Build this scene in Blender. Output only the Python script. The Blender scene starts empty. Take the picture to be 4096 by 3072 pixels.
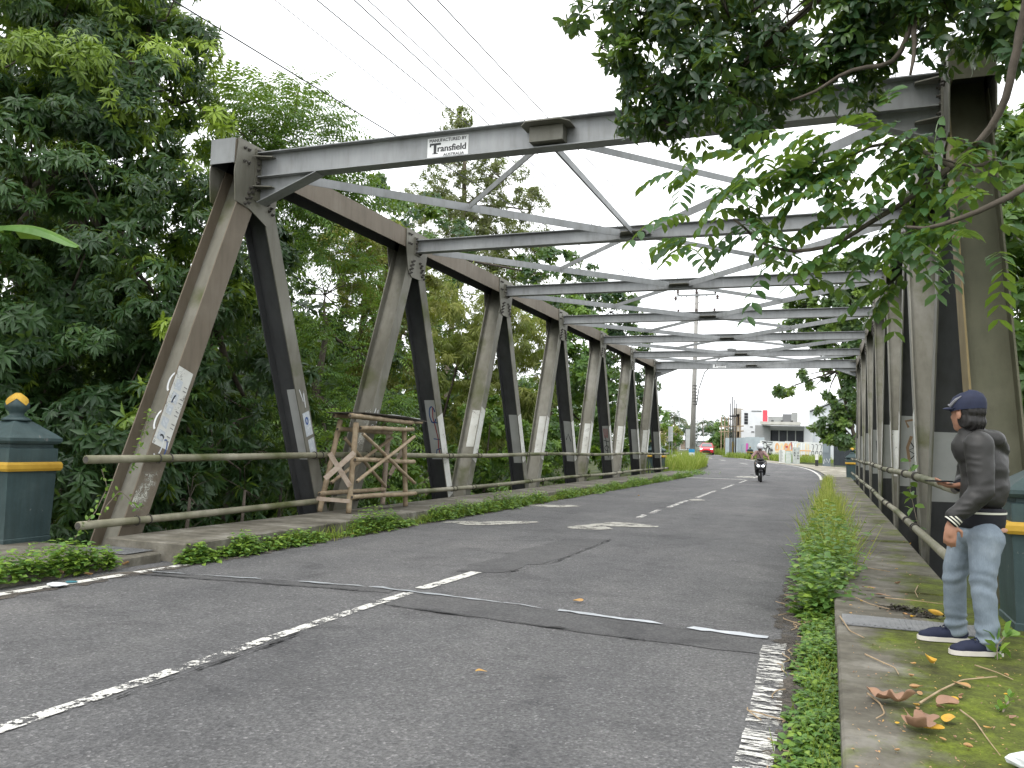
import bpy, bmesh, math, random
import numpy as np
from mathutils import Vector, Matrix
random.seed(11); RNG = np.random.default_rng(11)
PI = math.pi
sc = bpy.context.scene
COL = sc.collection

# ------------------------------------------------------------------ camera
CAM = np.array([0.0, 0.0, 1.376]); YAW, PITCH, ROLL, FPX = 0.362417, 0.071053, 0.027009, 3350.0
_c, _s = math.cos(YAW), math.sin(YAW)
_fw = np.array([-_s*math.cos(PITCH), _c*math.cos(PITCH), math.sin(PITCH)])
_rt = np.array([_c, _s, 0.0]); _up = np.cross(_rt, _fw)
_r2 = math.cos(ROLL)*_rt + math.sin(ROLL)*_up
_u2 = -math.sin(ROLL)*_rt + math.cos(ROLL)*_up
cd = bpy.data.cameras.new('camera'); cam = bpy.data.objects.new('camera', cd); COL.objects.link(cam)
cam.matrix_world = Matrix(((_r2[0], _u2[0], -_fw[0], 0), (_r2[1], _u2[1], -_fw[1], 0), (_r2[2], _u2[2], -_fw[2], CAM[2]), (0, 0, 0, 1)))
cd.sensor_fit = 'HORIZONTAL'; cd.sensor_width = 36.0; cd.lens = FPX/4096*36.0
cd.clip_start = 0.05; cd.clip_end = 6000
sc.camera = cam

# ------------------------------------------------------------------ sky: high overcast over a pale blue sky
w = bpy.data.worlds.new('World'); sc.world = w; w.use_nodes = True
nt = w.node_tree; nt.nodes.clear()
SUN_EL, SUN_AZ = math.radians(58), math.radians(200)     # azimuth clockwise from +Y
out = nt.nodes.new('ShaderNodeOutputWorld'); bg = nt.nodes.new('ShaderNodeBackground')
sky = nt.nodes.new('ShaderNodeTexSky'); sky.sky_type = 'NISHITA'; sky.sun_disc = False
sky.sun_elevation = SUN_EL; sky.sun_rotation = SUN_AZ; sky.dust_density = 4; sky.air_density = 1.2
tc = nt.nodes.new('ShaderNodeTexCoord'); nz = nt.nodes.new('ShaderNodeTexNoise')
nz.inputs['Scale'].default_value = 2.2; nz.inputs['Detail'].default_value = 5
cr = nt.nodes.new('ShaderNodeValToRGB')
cr.color_ramp.elements[0].position = .3; cr.color_ramp.elements[0].color = (12.2, 12.6, 13.0, 1)
cr.color_ramp.elements[1].position = .7; cr.color_ramp.elements[1].color = (14.2, 14.3, 14.4, 1)
mx = nt.nodes.new('ShaderNodeMix'); mx.data_type = 'RGBA'; mx.inputs[0].default_value = .93
nt.links.new(tc.outputs['Generated'], nz.inputs['Vector']); nt.links.new(nz.outputs['Fac'], cr.inputs['Fac'])
nt.links.new(sky.outputs['Color'], mx.inputs[6]); nt.links.new(cr.outputs['Color'], mx.inputs[7])
nt.links.new(mx.outputs[2], bg.inputs['Color']); bg.inputs['Strength'].default_value = 0.1
nt.links.new(bg.outputs['Background'], out.inputs['Surface'])
sl = bpy.data.lights.new('sun', 'SUN'); sl.energy = 1.0; sl.angle = math.radians(25); sl.color = (1, .96, .9)
so = bpy.data.objects.new('sun', sl); COL.objects.link(so)
_d = Vector((math.sin(SUN_AZ)*math.cos(SUN_EL), math.cos(SUN_AZ)*math.cos(SUN_EL), math.sin(SUN_EL)))
so.rotation_euler = _d.to_track_quat('Z', 'Y').to_euler(); so.location = (0, -5, 30)
sc.view_settings.view_transform = 'Standard'; sc.view_settings.look = 'None'
sc.view_settings.gamma = 1; sc.view_settings.exposure = 0.78; sc.view_settings.use_curve_mapping = False
sc.render.engine = 'CYCLES'; sc.cycles.use_denoising = True
sc.cycles.max_bounces = 6; sc.cycles.transparent_max_bounces = 12; sc.cycles.volume_bounces = 0
sc.cycles.use_adaptive_sampling = True; sc.cycles.adaptive_threshold = .02

# ------------------------------------------------------------------ helpers: pixels (4096 x 3072 photo) to rays
def ray(u, v): return _fw + _r2*(u-2048)/FPX - _u2*(v-1536)/FPX
def ony(u, v, y): d = ray(u, v); return CAM + d*(y/d[1])
def onx(u, v, x): d = ray(u, v); return CAM + d*(x/d[0])
def onz(u, v, z): d = ray(u, v); return CAM + d*((z-CAM[2])/d[2])
def atd(u, v, dist): d = ray(u, v); return CAM + d*(dist/np.linalg.norm(d))
SLOPE, SY0 = .014, 45.0
def rz(y): return SLOPE*max(0.0, y-SY0)
def ong(u, v):
    p = onz(u, v, 0) if ray(u, v)[2] < 0 else np.array([0, 1e9, 0])
    if 0 < p[1] < SY0: return p
    d = ray(u, v); t = (CAM[2]+SLOPE*SY0)/(SLOPE*d[1]-d[2]); return CAM+d*t

# ------------------------------------------------------------------ helpers: objects
def tag(o, label=None, cat=None, group=None, kind=None):
    if label: o['label'] = label
    if cat: o['category'] = cat
    if group: o['group'] = group
    if kind: o['kind'] = kind
    return o
def empty(name, loc, label, cat, group=None, rotz=0):
    o = bpy.data.objects.new(name, None); o.empty_display_size = .2
    o.location = loc; o.rotation_euler = (0, 0, rotz); COL.objects.link(o)
    return tag(o, label, cat, group)
def wloc(o):
    p = Vector((0, 0, 0))
    while o is not None: p = p+o.location; o = o.parent
    return np.array(p)
def mesh_np(name, V, F, mats, parent=None, fmat=None, smooth=False, attrs=None, local=False):
    """V (n,3) world; F list of index lists or (m,k) array"""
    V = np.asarray(V, np.float64).reshape(-1, 3)
    if parent is not None and not local: V = V - wloc(parent)
    me = bpy.data.meshes.new(name)
    if isinstance(F, np.ndarray):
        m, k = F.shape
        me.vertices.add(len(V)); me.vertices.foreach_set('co', V.astype(np.float32).ravel())
        me.loops.add(m*k); me.loops.foreach_set('vertex_index', F.astype(np.int32).ravel())
        me.polygons.add(m); me.polygons.foreach_set('loop_start', np.arange(0, m*k, k, dtype=np.int32))
        me.polygons.foreach_set('loop_total', np.full(m, k, np.int32))
        me.update(calc_edges=True)
    else:
        me.from_pydata([tuple(p) for p in V], [], [tuple(f) for f in F])
    for mm in (mats if isinstance(mats, (list, tuple)) else [mats]): me.materials.append(mm)
    if fmat is not None: me.polygons.foreach_set('material_index', np.asarray(fmat, np.int32))
    if smooth: me.polygons.foreach_set('use_smooth', np.ones(len(me.polygons), bool))
    if attrs:
        for an, av in attrs.items():
            a = me.attributes.new(an, 'FLOAT', 'POINT'); a.data.foreach_set('value', np.asarray(av, np.float32))
    me.update()
    o = bpy.data.objects.new(name, me); COL.objects.link(o)
    if parent is not None: o.parent = parent
    return o
class MB:
    def __init__(s): s.v = []; s.f = []; s.m = []
    def add(s, V, F, m=0):
        b = len(s.v); s.v += [tuple(p) for p in V]; s.f += [tuple(i+b for i in f) for f in F]; s.m += [m]*len(F); return s
    def obox(s, c, ax, ay, az, m=0):
        """oriented box: centre and three half-axis vectors"""
        c, ax, ay, az = map(np.asarray, (c, ax, ay, az))
        V = [c+sx*ax+sy*ay+sz*az for sx in (-1, 1) for sy in (-1, 1) for sz in (-1, 1)]
        F = [(0, 1, 3, 2), (4, 6, 7, 5), (0, 4, 5, 1), (2, 3, 7, 6), (0, 2, 6, 4), (1, 5, 7, 3)]
        if np.dot(np.cross(ax, ay), az) < 0: F = [f[::-1] for f in F]
        return s.add(V, F, m)
    def box(s, x0, x1, y0, y1, z0, z1, m=0):
        return s.obox(((x0+x1)/2, (y0+y1)/2, (z0+z1)/2), ((x1-x0)/2, 0, 0), (0, (y1-y0)/2, 0), (0, 0, (z1-z0)/2), m)
    def tube(s, P, R, n=8, m=0, caps=True):
        P = [np.asarray(p, float) for p in P]
        if not hasattr(R, '__len__'): R = [R]*len(P)
        rings = []; prev = None
        for i, p in enumerate(P):
            t = P[min(i+1, len(P)-1)]-P[max(i-1, 0)]; t = t/(np.linalg.norm(t)+1e-9)
            if prev is None:
                a = np.array([0, 0, 1.]) if abs(t[2]) < .9 else np.array([1., 0, 0])
                u = np.cross(t, a); u /= np.linalg.norm(u)
            else:
                u = prev-t*np.dot(prev, t); u /= np.linalg.norm(u)+1e-9
            prev = u; w_ = np.cross(t, u)
            rings.append([p+R[i]*(math.cos(2*PI*k/n)*u+math.sin(2*PI*k/n)*w_) for k in range(n)])
        V = [q for r in rings for q in r]; F = []
        for i in range(len(P)-1):
            for k in range(n):
                a, b = i*n+k, i*n+(k+1) % n; F.append((a, b, b+n, a+n))
        if caps: F.append(tuple(range(n))[::-1]); F.append(tuple(range((len(P)-1)*n, len(P)*n)))
        return s.add(V, F, m)
    def lathe(s, prof, c=(0, 0, 0), n=16, m=0):
        V = []; F = []
        for r, z in prof: V += [(c[0]+r*math.cos(2*PI*k/n), c[1]+r*math.sin(2*PI*k/n), c[2]+z) for k in range(n)]
        for i in range(len(prof)-1):
            for k in range(n):
                a, b = i*n+k, i*n+(k+1) % n; F.append((a, b, b+n, a+n))
        F.append(tuple(range(n))[::-1]); F.append(tuple(range((len(prof)-1)*n, len(prof)*n)))
        return s.add(V, F, m)
    def sqloft(s, prof, c=(0, 0, 0), m=0):
        """square sections (half width, z)"""
        V = []; F = []
        for r, z in prof: V += [(c[0]-r, c[1]-r, c[2]+z), (c[0]+r, c[1]-r, c[2]+z), (c[0]+r, c[1]+r, c[2]+z), (c[0]-r, c[1]+r, c[2]+z)]
        for i in range(len(prof)-1):
            for k in range(4):
                a, b = i*4+k, i*4+(k+1) % 4; F.append((a, b, b+4, a+4))
        F.append((3, 2, 1, 0)); e = (len(prof)-1)*4; F.append((e, e+1, e+2, e+3))
        return s.add(V, F, m)
    def ell(s, c, r, n=10, m=0, rot=None):
        V = []; F = []; h = n//2+1
        for i in range(h+1):
            th = PI*i/h
            for k in range(n):
                ph = 2*PI*k/n; p = np.array([r[0]*math.sin(th)*math.cos(ph), r[1]*math.sin(th)*math.sin(ph), r[2]*math.cos(th)])
                if rot is not None: p = rot @ p
                V.append(p+np.asarray(c))
        for i in range(h):
            for k in range(n):
                a, b = i*n+k, i*n+(k+1) % n; F.append((a, a+n, b+n, b))
        return s.add(V, F, m)
    def prism(s, poly, off, m=0):
        """closed polygon (3d points) extruded by vector off"""
        n = len(poly); P = [np.asarray(p, float) for p in poly]; Q = [p+np.asarray(off, float) for p in P]
        F = [tuple(range(n))[::-1], tuple(range(n, 2*n))]+[(k, (k+1) % n, (k+1) % n+n, k+n) for k in range(n)]
        return s.add(P+Q, F, m)
    def build(s, name, mats, parent=None, smooth=False, local=False, auto=None):
        o = mesh_np(name, s.v, s.f, mats, parent, s.m, smooth, local=local)
        return o
def vnoise(P, seed=0):
    """smooth value noise in numpy, P (n,3) -> (n,)"""
    P = np.asarray(P, float); i = np.floor(P).astype(np.int64); f = P-i; f = f*f*(3-2*f); r = 0
    for dx in (0, 1):
        for dy in (0, 1):
            for dz in (0, 1):
                h = ((i[:, 0]+dx)*374761393+(i[:, 1]+dy)*668265263+(i[:, 2]+dz)*2147483647+seed*974634599) & 0x7fffffff
                h = ((h ^ (h >> 13))*1274126177) & 0x7fffffff; h = (h ^ (h >> 16)) & 0xffff
                r = r+h/65535.0*np.where(dx, f[:, 0], 1-f[:, 0])*np.where(dy, f[:, 1], 1-f[:, 1])*np.where(dz, f[:, 2], 1-f[:, 2])
    return r
def sstep(x, a, b): t = np.clip((x-a)/(b-a), 0, 1); return t*t*(3-2*t)

# ------------------------------------------------------------------ materials
def new_mat(name):
    m = bpy.data.materials.new(name); m.use_nodes = True; t = m.node_tree
    b = t.nodes['Principled BSDF']; return m, t, b
def N(t, typ, **kw):
    n = t.nodes.new('ShaderNode'+typ)
    for k, v in kw.items():
        if k in n.inputs: n.inputs[k].default_value = v
        else: setattr(n, k, v)
    return n
def coords(t, scale=(1, 1, 1), kind='Object'):
    tc = N(t, 'TexCoord'); mp = N(t, 'Mapping'); mp.inputs['Scale'].default_value = scale
    t.links.new(tc.outputs[kind], mp.inputs['Vector']); return mp.outputs['Vector']
def ramp(t, fac, stops):
    r = N(t, 'ValToRGB'); e = r.color_ramp.elements
    while len(e) < len(stops): e.new(.5)
    for el, (p, c) in zip(e, stops): el.position = p; el.color = (*c, 1) if len(c) == 3 else c
    t.links.new(fac, r.inputs['Fac']); return r.outputs['Color']
def noise(t, vec, scale, detail=4, rough=.55, dist=0):
    n = N(t, 'TexNoise', Scale=scale, Detail=detail, Roughness=rough, Distortion=dist); t.links.new(vec, n.inputs['Vector']); return n.outputs['Fac']
def mixc(t, fac, a, b, blend='MIX'):
    m = N(t, 'Mix', data_type='RGBA', blend_type=blend)
    for s_, x in ((0, fac), (6, a), (7, b)):
        if isinstance(x, (int, float)): m.inputs[s_].default_value = x
        elif isinstance(x, tuple): m.inputs[s_].default_value = (*x, 1)
        else: t.links.new(x, m.inputs[s_])
    return m.outputs[2]
def bump(t, b, h, strength=.3, dist=.01):
    n = N(t, 'Bump', Strength=strength, Distance=dist); t.links.new(h, n.inputs['Height']); t.links.new(n.outputs['Normal'], b.inputs['Normal'])
def simple(name, c1, c2=None, scale=4, rough=.6, metal=0, spec=.4, bmp=0, bscale=60, stretch=(1, 1, 1), c3=None, emit=None):
    m, t, b = new_mat(name); b.inputs['Roughness'].default_value = rough; b.inputs['Metallic'].default_value = metal
    b.inputs['Specular IOR Level'].default_value = spec; b.inputs['Base Color'].default_value = (*c1, 1)
    vec = coords(t, stretch)
    if c2 is not None:
        f = noise(t, vec, scale, 6, .6)
        st = [(.3, c1), (.7, c2)] if c3 is None else [(.28, c1), (.52, c2), (.74, c3)]
        t.links.new(ramp(t, f, st), b.inputs['Base Color'])
    if bmp: bump(t, b, noise(t, vec, bscale, 4), bmp, .01)
    if emit: b.inputs['Emission Color'].default_value = (*emit[0], 1); b.inputs['Emission Strength'].default_value = emit[1]
    return m
def leaf_mat(name, dark, mid, light, rough=.42, trans=.3, spec=.45):
    """tint attribute: 0 dark .. 1 young"""
    m, t, b = new_mat(name)
    a = N(t, 'Attribute'); a.attribute_name = 'tint'
    col = ramp(t, a.outputs['Fac'], [(0, dark), (.5, mid), (1, light)])
    t.links.new(col, b.inputs['Base Color']); b.inputs['Roughness'].default_value = rough
    b.inputs['Specular IOR Level'].default_value = spec
    tr = N(t, 'BsdfTranslucent'); mc = mixc(t, .5, col, (.35, .5, .05), 'MIX')
    t.links.new(mc, tr.inputs['Color'])
    ms = N(t, 'MixShader'); ms.inputs[0].default_value = trans
    t.links.new(b.outputs[0], ms.inputs[1]); t.links.new(tr.outputs[0], ms.inputs[2])
    t.links.new(ms.outputs[0], t.nodes['Material Output'].inputs['Surface']); return m
def worn(name, col, thr=.45, scale=14, soft=.06, rough=.7, col2=None, stretch=(1, 1, 1), fine=60):
    """paint with chips: noise-cut transparency"""
    m, t, b = new_mat(name); vec = coords(t, stretch)
    n1 = noise(t, vec, scale, 6, .7, .3); n2 = noise(t, vec, fine, 3, .6)
    ad = N(t, 'Math', operation='MULTIPLY_ADD'); t.links.new(n2, ad.inputs[0]); ad.inputs[1].default_value = .5; t.links.new(n1, ad.inputs[2])
    mr = N(t, 'MapRange'); mr.inputs['From Min'].default_value = thr+.25-soft; mr.inputs['From Max'].default_value = thr+.25+soft
    t.links.new(ad.outputs[0], mr.inputs['Value'])
    b.inputs['Roughness'].default_value = rough
    if col2 is None: b.inputs['Base Color'].default_value = (*col, 1)
    else: t.links.new(ramp(t, noise(t, vec, 3, 5), [(.35, col), (.65, col2)]), b.inputs['Base Color'])
    t.links.new(mr.outputs[0], b.inputs['Alpha']); return m

# asphalt
def asphalt(name, base=1.0, coarse=1.0):
    m, t, b = new_mat(name); vec = coords(t)
    big = noise(t, vec, .35, 5, .6); mid = noise(t, vec, 3.0, 5, .65); fine = noise(t, vec, 42, 4, .7)
    vo = N(t, 'TexVoronoi', Scale=75.0); t.links.new(vec, vo.inputs['Vector'])
    k = base
    c = ramp(t, fine, [(.3, (.049*k, .049*k, .05*k)), (.5, (.084*k, .084*k, .086*k)), (.72, (.127*k, .126*k, .126*k))])
    st = ramp(t, vo.outputs['Color'], [(.0, (.6, .6, .6)), (.75, (.95, .95, .95)), (.9, (1.5, 1.5, 1.5)), (1, (2.2, 2.15, 2.1))])
    c = mixc(t, .85*coarse, c, st, 'MULTIPLY'); n25 = noise(t, vec, 17, 5, .75); c = mixc(t, .6, c, ramp(t, n25, [(.3, (.66, .66, .67)), (.5, (1, 1, 1)), (.72, (1.34, 1.33, 1.31))]), 'MULTIPLY')
    sh = ramp(t, big, [(.3, (.78, .78, .79)), (.5, (1, 1, 1)), (.7, (1.2, 1.18, 1.16))]); c = mixc(t, 1.0, c, sh, 'MULTIPLY')
    sh2 = ramp(t, mid, [(.25, (.75, .75, .75)), (.5, (1, 1, 1)), (.8, (1.18, 1.18, 1.16))]); c = mixc(t, .8, c, sh2, 'MULTIPLY')
    stn = noise(t, vec, 1.1, 6, .72, .6); c = mixc(t, .9, c, ramp(t, stn, [(.36, (.72, .72, .73)), (.46, (1, 1, 1)), (.62, (1, 1, 1)), (.72, (1.14, 1.13, 1.1))]), 'MULTIPLY')
    vs = coords(t, (1.1, .07, 1)); lane = noise(t, vs, 1.0, 3); c = mixc(t, .8, c, ramp(t, lane, [(.3, (.82, .82, .83)), (.7, (1.15, 1.14, 1.12))]), 'MULTIPLY')
    t.links.new(c, b.inputs['Base Color']); b.inputs['Roughness'].default_value = .82; b.inputs['Specular IOR Level'].default_value = .35
    ad = N(t, 'Math', operation='ADD'); t.links.new(fine, ad.inputs[0]); t.links.new(vo.outputs['Distance'], ad.inputs[1])
    bump(t, b, ad.outputs[0], .55*coarse, .012); return m
M_ASPH = asphalt('asphalt', 1.36); M_ASPH2 = asphalt('asphalt_patch', .95, .4); M_ASPH3 = asphalt('asphalt_far', 1.2, .6)
M_DIRT = worn('verge_soil', (.05, .042, .034), .44, 5, .16, .95, (.1, .086, .07), fine=35)
def concrete(name, moss=.0, k=1.0):
    m, t, b = new_mat(name); vec = coords(t)
    f = noise(t, vec, 1.6, 7, .68); g = noise(t, vec, 14, 5, .6); vs = coords(t, (.5, 2.6, 1)); sk = noise(t, vs, 1.7, 5, .6, .4)
    c = ramp(t, f, [(.28, (.085*k, .078*k, .06*k)), (.5, (.185*k, .172*k, .14*k)), (.7, (.34*k, .325*k, .285*k))])
    c = mixc(t, .7, c, ramp(t, sk, [(.3, (.5, .48, .44)), (.55, (1, 1, 1)), (.75, (1.35, 1.33, 1.3))]), 'MULTIPLY')
    c = mixc(t, .5, c, ramp(t, g, [(.3, (.7, .7, .7)), (.7, (1.25, 1.25, 1.22))]), 'MULTIPLY')
    if moss:
        mf = noise(t, vec, 1.35, 6, .62, .5); mm = noise(t, vec, 22, 4, .6)
        sp = N(t, 'SeparateXYZ'); tc2 = N(t, 'TexCoord'); t.links.new(tc2.outputs['Object'], sp.inputs[0])
        gx = N(t, 'MapRange'); gx.inputs['From Min'].default_value = .12; gx.inputs['From Max'].default_value = .75; gx.inputs['To Min'].default_value = -.24; gx.inputs['To Max'].default_value = .16
        t.links.new(sp.outputs['X'], gx.inputs['Value'])
        gy = N(t, 'MapRange'); gy.inputs['From Min'].default_value = 5.5; gy.inputs['From Max'].default_value = 11; gy.inputs['To Min'].default_value = .06; gy.inputs['To Max'].default_value = -.2
        t.links.new(sp.outputs['Y'], gy.inputs['Value'])
        a1 = N(t, 'Math', operation='ADD'); t.links.new(mf, a1.inputs[0]); t.links.new(gx.outputs[0], a1.inputs[1])
        a2 = N(t, 'Math', operation='ADD'); t.links.new(a1.outputs[0], a2.inputs[0]); t.links.new(gy.outputs[0], a2.inputs[1])
        msk = N(t, 'MapRange'); msk.inputs['From Min'].default_value = .43; msk.inputs['From Max'].default_value = .56; t.links.new(a2.outputs[0], msk.inputs['Value'])
        mg = noise(t, vec, 3.2, 4, .6)
        mc = ramp(t, mg, [(.3, (.05, .052, .018)), (.5, (.08, .1, .016)), (.7, (.125, .165, .014))])
        mc = mixc(t, .8, mc, ramp(t, mm, [(.3, (.5, .5, .5)), (.7, (1.35, 1.35, 1.3))]), 'MULTIPLY'); mf2 = noise(t, vec, 90, 3, .7); mc = mixc(t, .8, mc, ramp(t, mf2, [(.3, (.55, .5, .45)), (.7, (1.35, 1.35, 1.3))]), 'MULTIPLY')
        c = mixc(t, msk.outputs[0], c, mc)
    t.links.new(c, b.inputs['Base Color']); b.inputs['Roughness'].default_value = .9; b.inputs['Specular IOR Level'].default_value = .25
    bump(t, b, g, .5, .01); return m
M_CONC = concrete('walkway_concrete', 0, .72); M_MOSS = concrete('mossy_concrete', 1, .68); M_CONC2 = concrete('pale_concrete', 0, 1.5)
def steel(name, a, b_, c_, rough=.55, metal=.25, moss=0.0):
    m, t, b = new_mat(name); vec = coords(t); vs = coords(t, (3, 3, .5))
    n1 = noise(t, vec, .8, 5, .6, .3); n2 = noise(t, vs, 3.2, 5, .6); n3 = noise(t, vec, 40, 3)
    c = ramp(t, n1, [(.28, a), (.5, b_), (.72, c_)])
    c = mixc(t, .6, c, ramp(t, n2, [(.28, (.72, .7, .66)), (.5, (1, 1, 1)), (.75, (1.18, 1.18, 1.18))]), 'MULTIPLY')
    if moss:
        mk = noise(t, vec, 1.1, 5, .55); mr = N(t, 'MapRange'); mr.inputs['From Min'].default_value = .62-moss; mr.inputs['From Max'].default_value = .75-moss*.6
        t.links.new(mk, mr.inputs['Value']); c = mixc(t, mr.outputs[0], c, (.075, .085, .026))
    t.links.new(c, b.inputs['Base Color']); b.inputs['Metallic'].default_value = metal; b.inputs['Roughness'].default_value = rough
    b.inputs['Specular IOR Level'].default_value = .4; bump(t, b, n3, .12, .004); return m
M_STEEL = steel('weathered_steel', (.115, .11, .086), (.17, .164, .134), (.235, .23, .202), moss=.06)
M_GALV = steel('galvanised_steel', (.2, .208, .212), (.27, .28, .285), (.33, .34, .345), .5, .3)
M_BROWN = steel('dusty_brown_steel', (.11, .09, .064), (.145, .12, .088), (.185, .16, .125), .6, .15)
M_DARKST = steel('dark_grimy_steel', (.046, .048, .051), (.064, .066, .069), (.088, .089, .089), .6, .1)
M_OLIVE = steel('mossy_olive_steel', (.06, .062, .036), (.09, .09, .056), (.125, .122, .085), .7, .05)
M_OCHRE = steel('ochre_stained_steel', (.12, .09, .035), (.19, .145, .065), (.24, .2, .11), .7, .05)
M_PIPE = steel('mossy_pipe', (.11, .105, .065), (.21, .2, .14), (.33, .31, .25), .65, .1, moss=.16)
M_BOLT = simple('bolt_steel', (.05, .048, .045), (.1, .09, .075), 30, .6, .3)
M_WHITEP = worn('worn_white_paint', (.62, .63, .6), .33, 7, .07, .7, (.5, .5, .46))
M_GREYP = worn('grey_paint_patch', (.4, .41, .4), .22, 6, .05, .75, (.46, .47, .46))
M_LINE = worn('worn_line_paint', (.6, .59, .55), .50, 8, .03, .7, fine=55)
M_LINE3 = worn('scuffed_line_paint', (.6, .59, .55), .535, 9, .03, .7, fine=60, stretch=(.5, 2.2, 1))
M_LINE2 = worn('thin_line_paint', (.58, .57, .53), .42, 7, .04, .7, fine=40)
M_SPILL = worn('spilled_paint', (.36, .35, .31), .44, 3.5, .07, .8, fine=30)
M_WHITE = simple('white_paint', (.75, .75, .73), (.6, .6, .57), 3, .6)
M_BLACK = simple('black_paint', (.02, .02, .02), (.04, .04, .04), 5, .6)
def painted_masonry():
    m, t, b = new_mat('dark_green_paint'); vec = coords(t); f = noise(t, vec, 2.0, 6, .65); g = noise(t, vec, 30, 4); st = noise(t, coords(t, (9, 9, .8)), 1.6, 5, .6)
    c = ramp(t, f, [(.28, (.016, .038, .041)), (.52, (.03, .056, .058)), (.74, (.052, .08, .079))])
    c = mixc(t, .6, c, ramp(t, st, [(.3, (.6, .6, .58)), (.55, (1, 1, 1)), (.78, (1.5, 1.45, 1.35))]), 'MULTIPLY')
    chip = N(t, 'MapRange'); chip.inputs['From Min'].default_value = .66; chip.inputs['From Max'].default_value = .69; t.links.new(noise(t, vec, 7, 5, .7), chip.inputs['Value']); c = mixc(t, chip.outputs[0], c, (.11, .12, .115))
    t.links.new(c, b.inputs['Base Color']); b.inputs['Roughness'].default_value = .65; bump(t, b, g, .25, .008); return m
M_DGREEN = painted_masonry()
M_YELLOW = simple('yellow_paint', (.38, .22, .02), (.5, .31, .035), 5, .65, bmp=.2, bscale=20)
M_BAMBOO = simple('dry_bamboo', (.19, .14, .085), (.31, .24, .155), 6, .7, c3=(.42, .35, .25), stretch=(1, 1, 1), bmp=.15, bscale=30)
M_WOOD = simple('weathered_wood', (.2, .15, .11), (.36, .29, .23), 8, .75, c3=(.42, .36, .3), bmp=.3, bscale=40)
M_WIRE = simple('black_cable', (.02, .022, .025), None, rough=.5)
M_BARK = simple('bark', (.05, .042, .032), (.12, .1, .08), 6, .9, bmp=.6, bscale=18)
M_BARKL = simple('light_bark', (.14, .115, .085), (.26, .22, .17), 9, .85, bmp=.4, bscale=25)
M_DRY = simple('dry_straw', (.26, .18, .1), (.4, .31, .2), 12, .85)
M_RUBBLE = simple('leaf_litter', (.03, .022, .016), (.09, .065, .045), 25, .95, bmp=.8, bscale=50)
L_DARK = leaf_mat('mango_leaf', (.019, .048, .02), (.052, .116, .034), (.28, .4, .035), .42, .29, .42)
L_MID = leaf_mat('pinnate_leaf', (.028, .07, .022), (.072, .155, .034), (.2, .33, .035), .42, .3)
L_YEL = leaf_mat('yellowish_leaf', (.065, .09, .02), (.165, .18, .034), (.28, .26, .045), .5, .3)
L_FINE = leaf_mat('fine_grey_green_leaf', (.055, .07, .028), (.115, .13, .048), (.19, .2, .08), .55, .35)
L_BAMB = leaf_mat('bamboo_leaf', (.065, .1, .02), (.17, .205, .04), (.3, .31, .07), .45, .35)
L_BREAD = leaf_mat('breadfruit_leaf', (.03, .065, .03), (.065, .125, .04), (.2, .3, .04), .4, .3)
L_WEED = leaf_mat('weed_leaf', (.045, .1, .03), (.105, .22, .045), (.26, .38, .05), .5, .3)
L_GRASS = leaf_mat('grass_blade', (.1, .165, .024), (.25, .31, .045), (.45, .43, .12), .55, .35)
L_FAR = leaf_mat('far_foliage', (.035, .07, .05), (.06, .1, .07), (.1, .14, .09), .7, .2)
L_DEAD = leaf_mat('fallen_leaf', (.15, .085, .055), (.34, .2, .13), (.62, .36, .03), .6, .15)
L_BRANCH = leaf_mat('branch_leaflet', (.018, .048, .02), (.04, .108, .032), (.18, .3, .03), .4, .35)
L_OVER = leaf_mat('overhang_leaf', (.012, .032, .016), (.028, .075, .028), (.14, .24, .025), .4, .3)

# ================================================================== SETTING
XL, XR = -7.779, 1.16          # inner faces of the two trusses
Y0, PAN = 7.384, 5.0
ZT, ZBOT, ZB = 5.37, -1.0, 5.278
def ground_z(x, y):
    x = np.asarray(x, float); y = np.asarray(y, float)
    z = SLOPE*np.maximum(0, y-SY0)-.07
    z = z-5.5*sstep(y, 8.2, 12.5)*(1-sstep(y, 37.5, 42.3))
    z = z-3.2*sstep(-x, 9.9, 15)*(1-sstep(y, 4, 9))-1.2*sstep(x, 2.6, 5)*(1-sstep(y, 4, 9))
    z = z-4.0*sstep(-x, 11.5, 19)*sstep(y, 41, 44)*(1-sstep(y, 46, 70))
    far = np.maximum(0, y-180); z = z-np.minimum(far*SLOPE, 1e9)
    return z
gx = np.unique(np.concatenate([[-2500, -1200, -600, -300, -150], np.arange(-90, -26, 6.), np.arange(-26, 12, .8), np.arange(12, 60, 5.), [80, 150, 300, 600, 1200, 2500]]))
gy = np.unique(np.concatenate([[-1500, -600, -250, -100, -50], np.arange(-30, 0, 5.), np.arange(0, 48, .7), np.arange(48, 130, 3.), np.arange(135, 300, 20.), [400, 600, 1000, 1800, 3500]]))
GX, GY = np.meshgrid(gx, gy, indexing='xy'); V = np.stack([GX, GY, ground_z(GX, GY)], -1).reshape(-1, 3)
near = (np.abs(V[:, 0]) < 90) & (V[:, 1] < 120) & (V[:, 1] > -30)
V[:, 2] += np.where(near & ((V[:, 0] < -9) | (V[:, 0] > 3)), .35*(vnoise(V*.5)-.5), 0)
nx, ny = len(gx), len(gy); I = np.arange(nx*ny).reshape(ny, nx)
F = np.stack([I[:-1, :-1], I[:-1, 1:], I[1:, 1:], I[1:, :-1]], -1).reshape(-1, 4)
M_GROUND = simple('grassy_soil', (.02, .026, .012), (.05, .062, .022), 1.3, .95, c3=(.085, .1, .035), bmp=.7, bscale=12)
tag(mesh_np('ground', V, F, M_GROUND, smooth=True), kind='structure')

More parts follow.
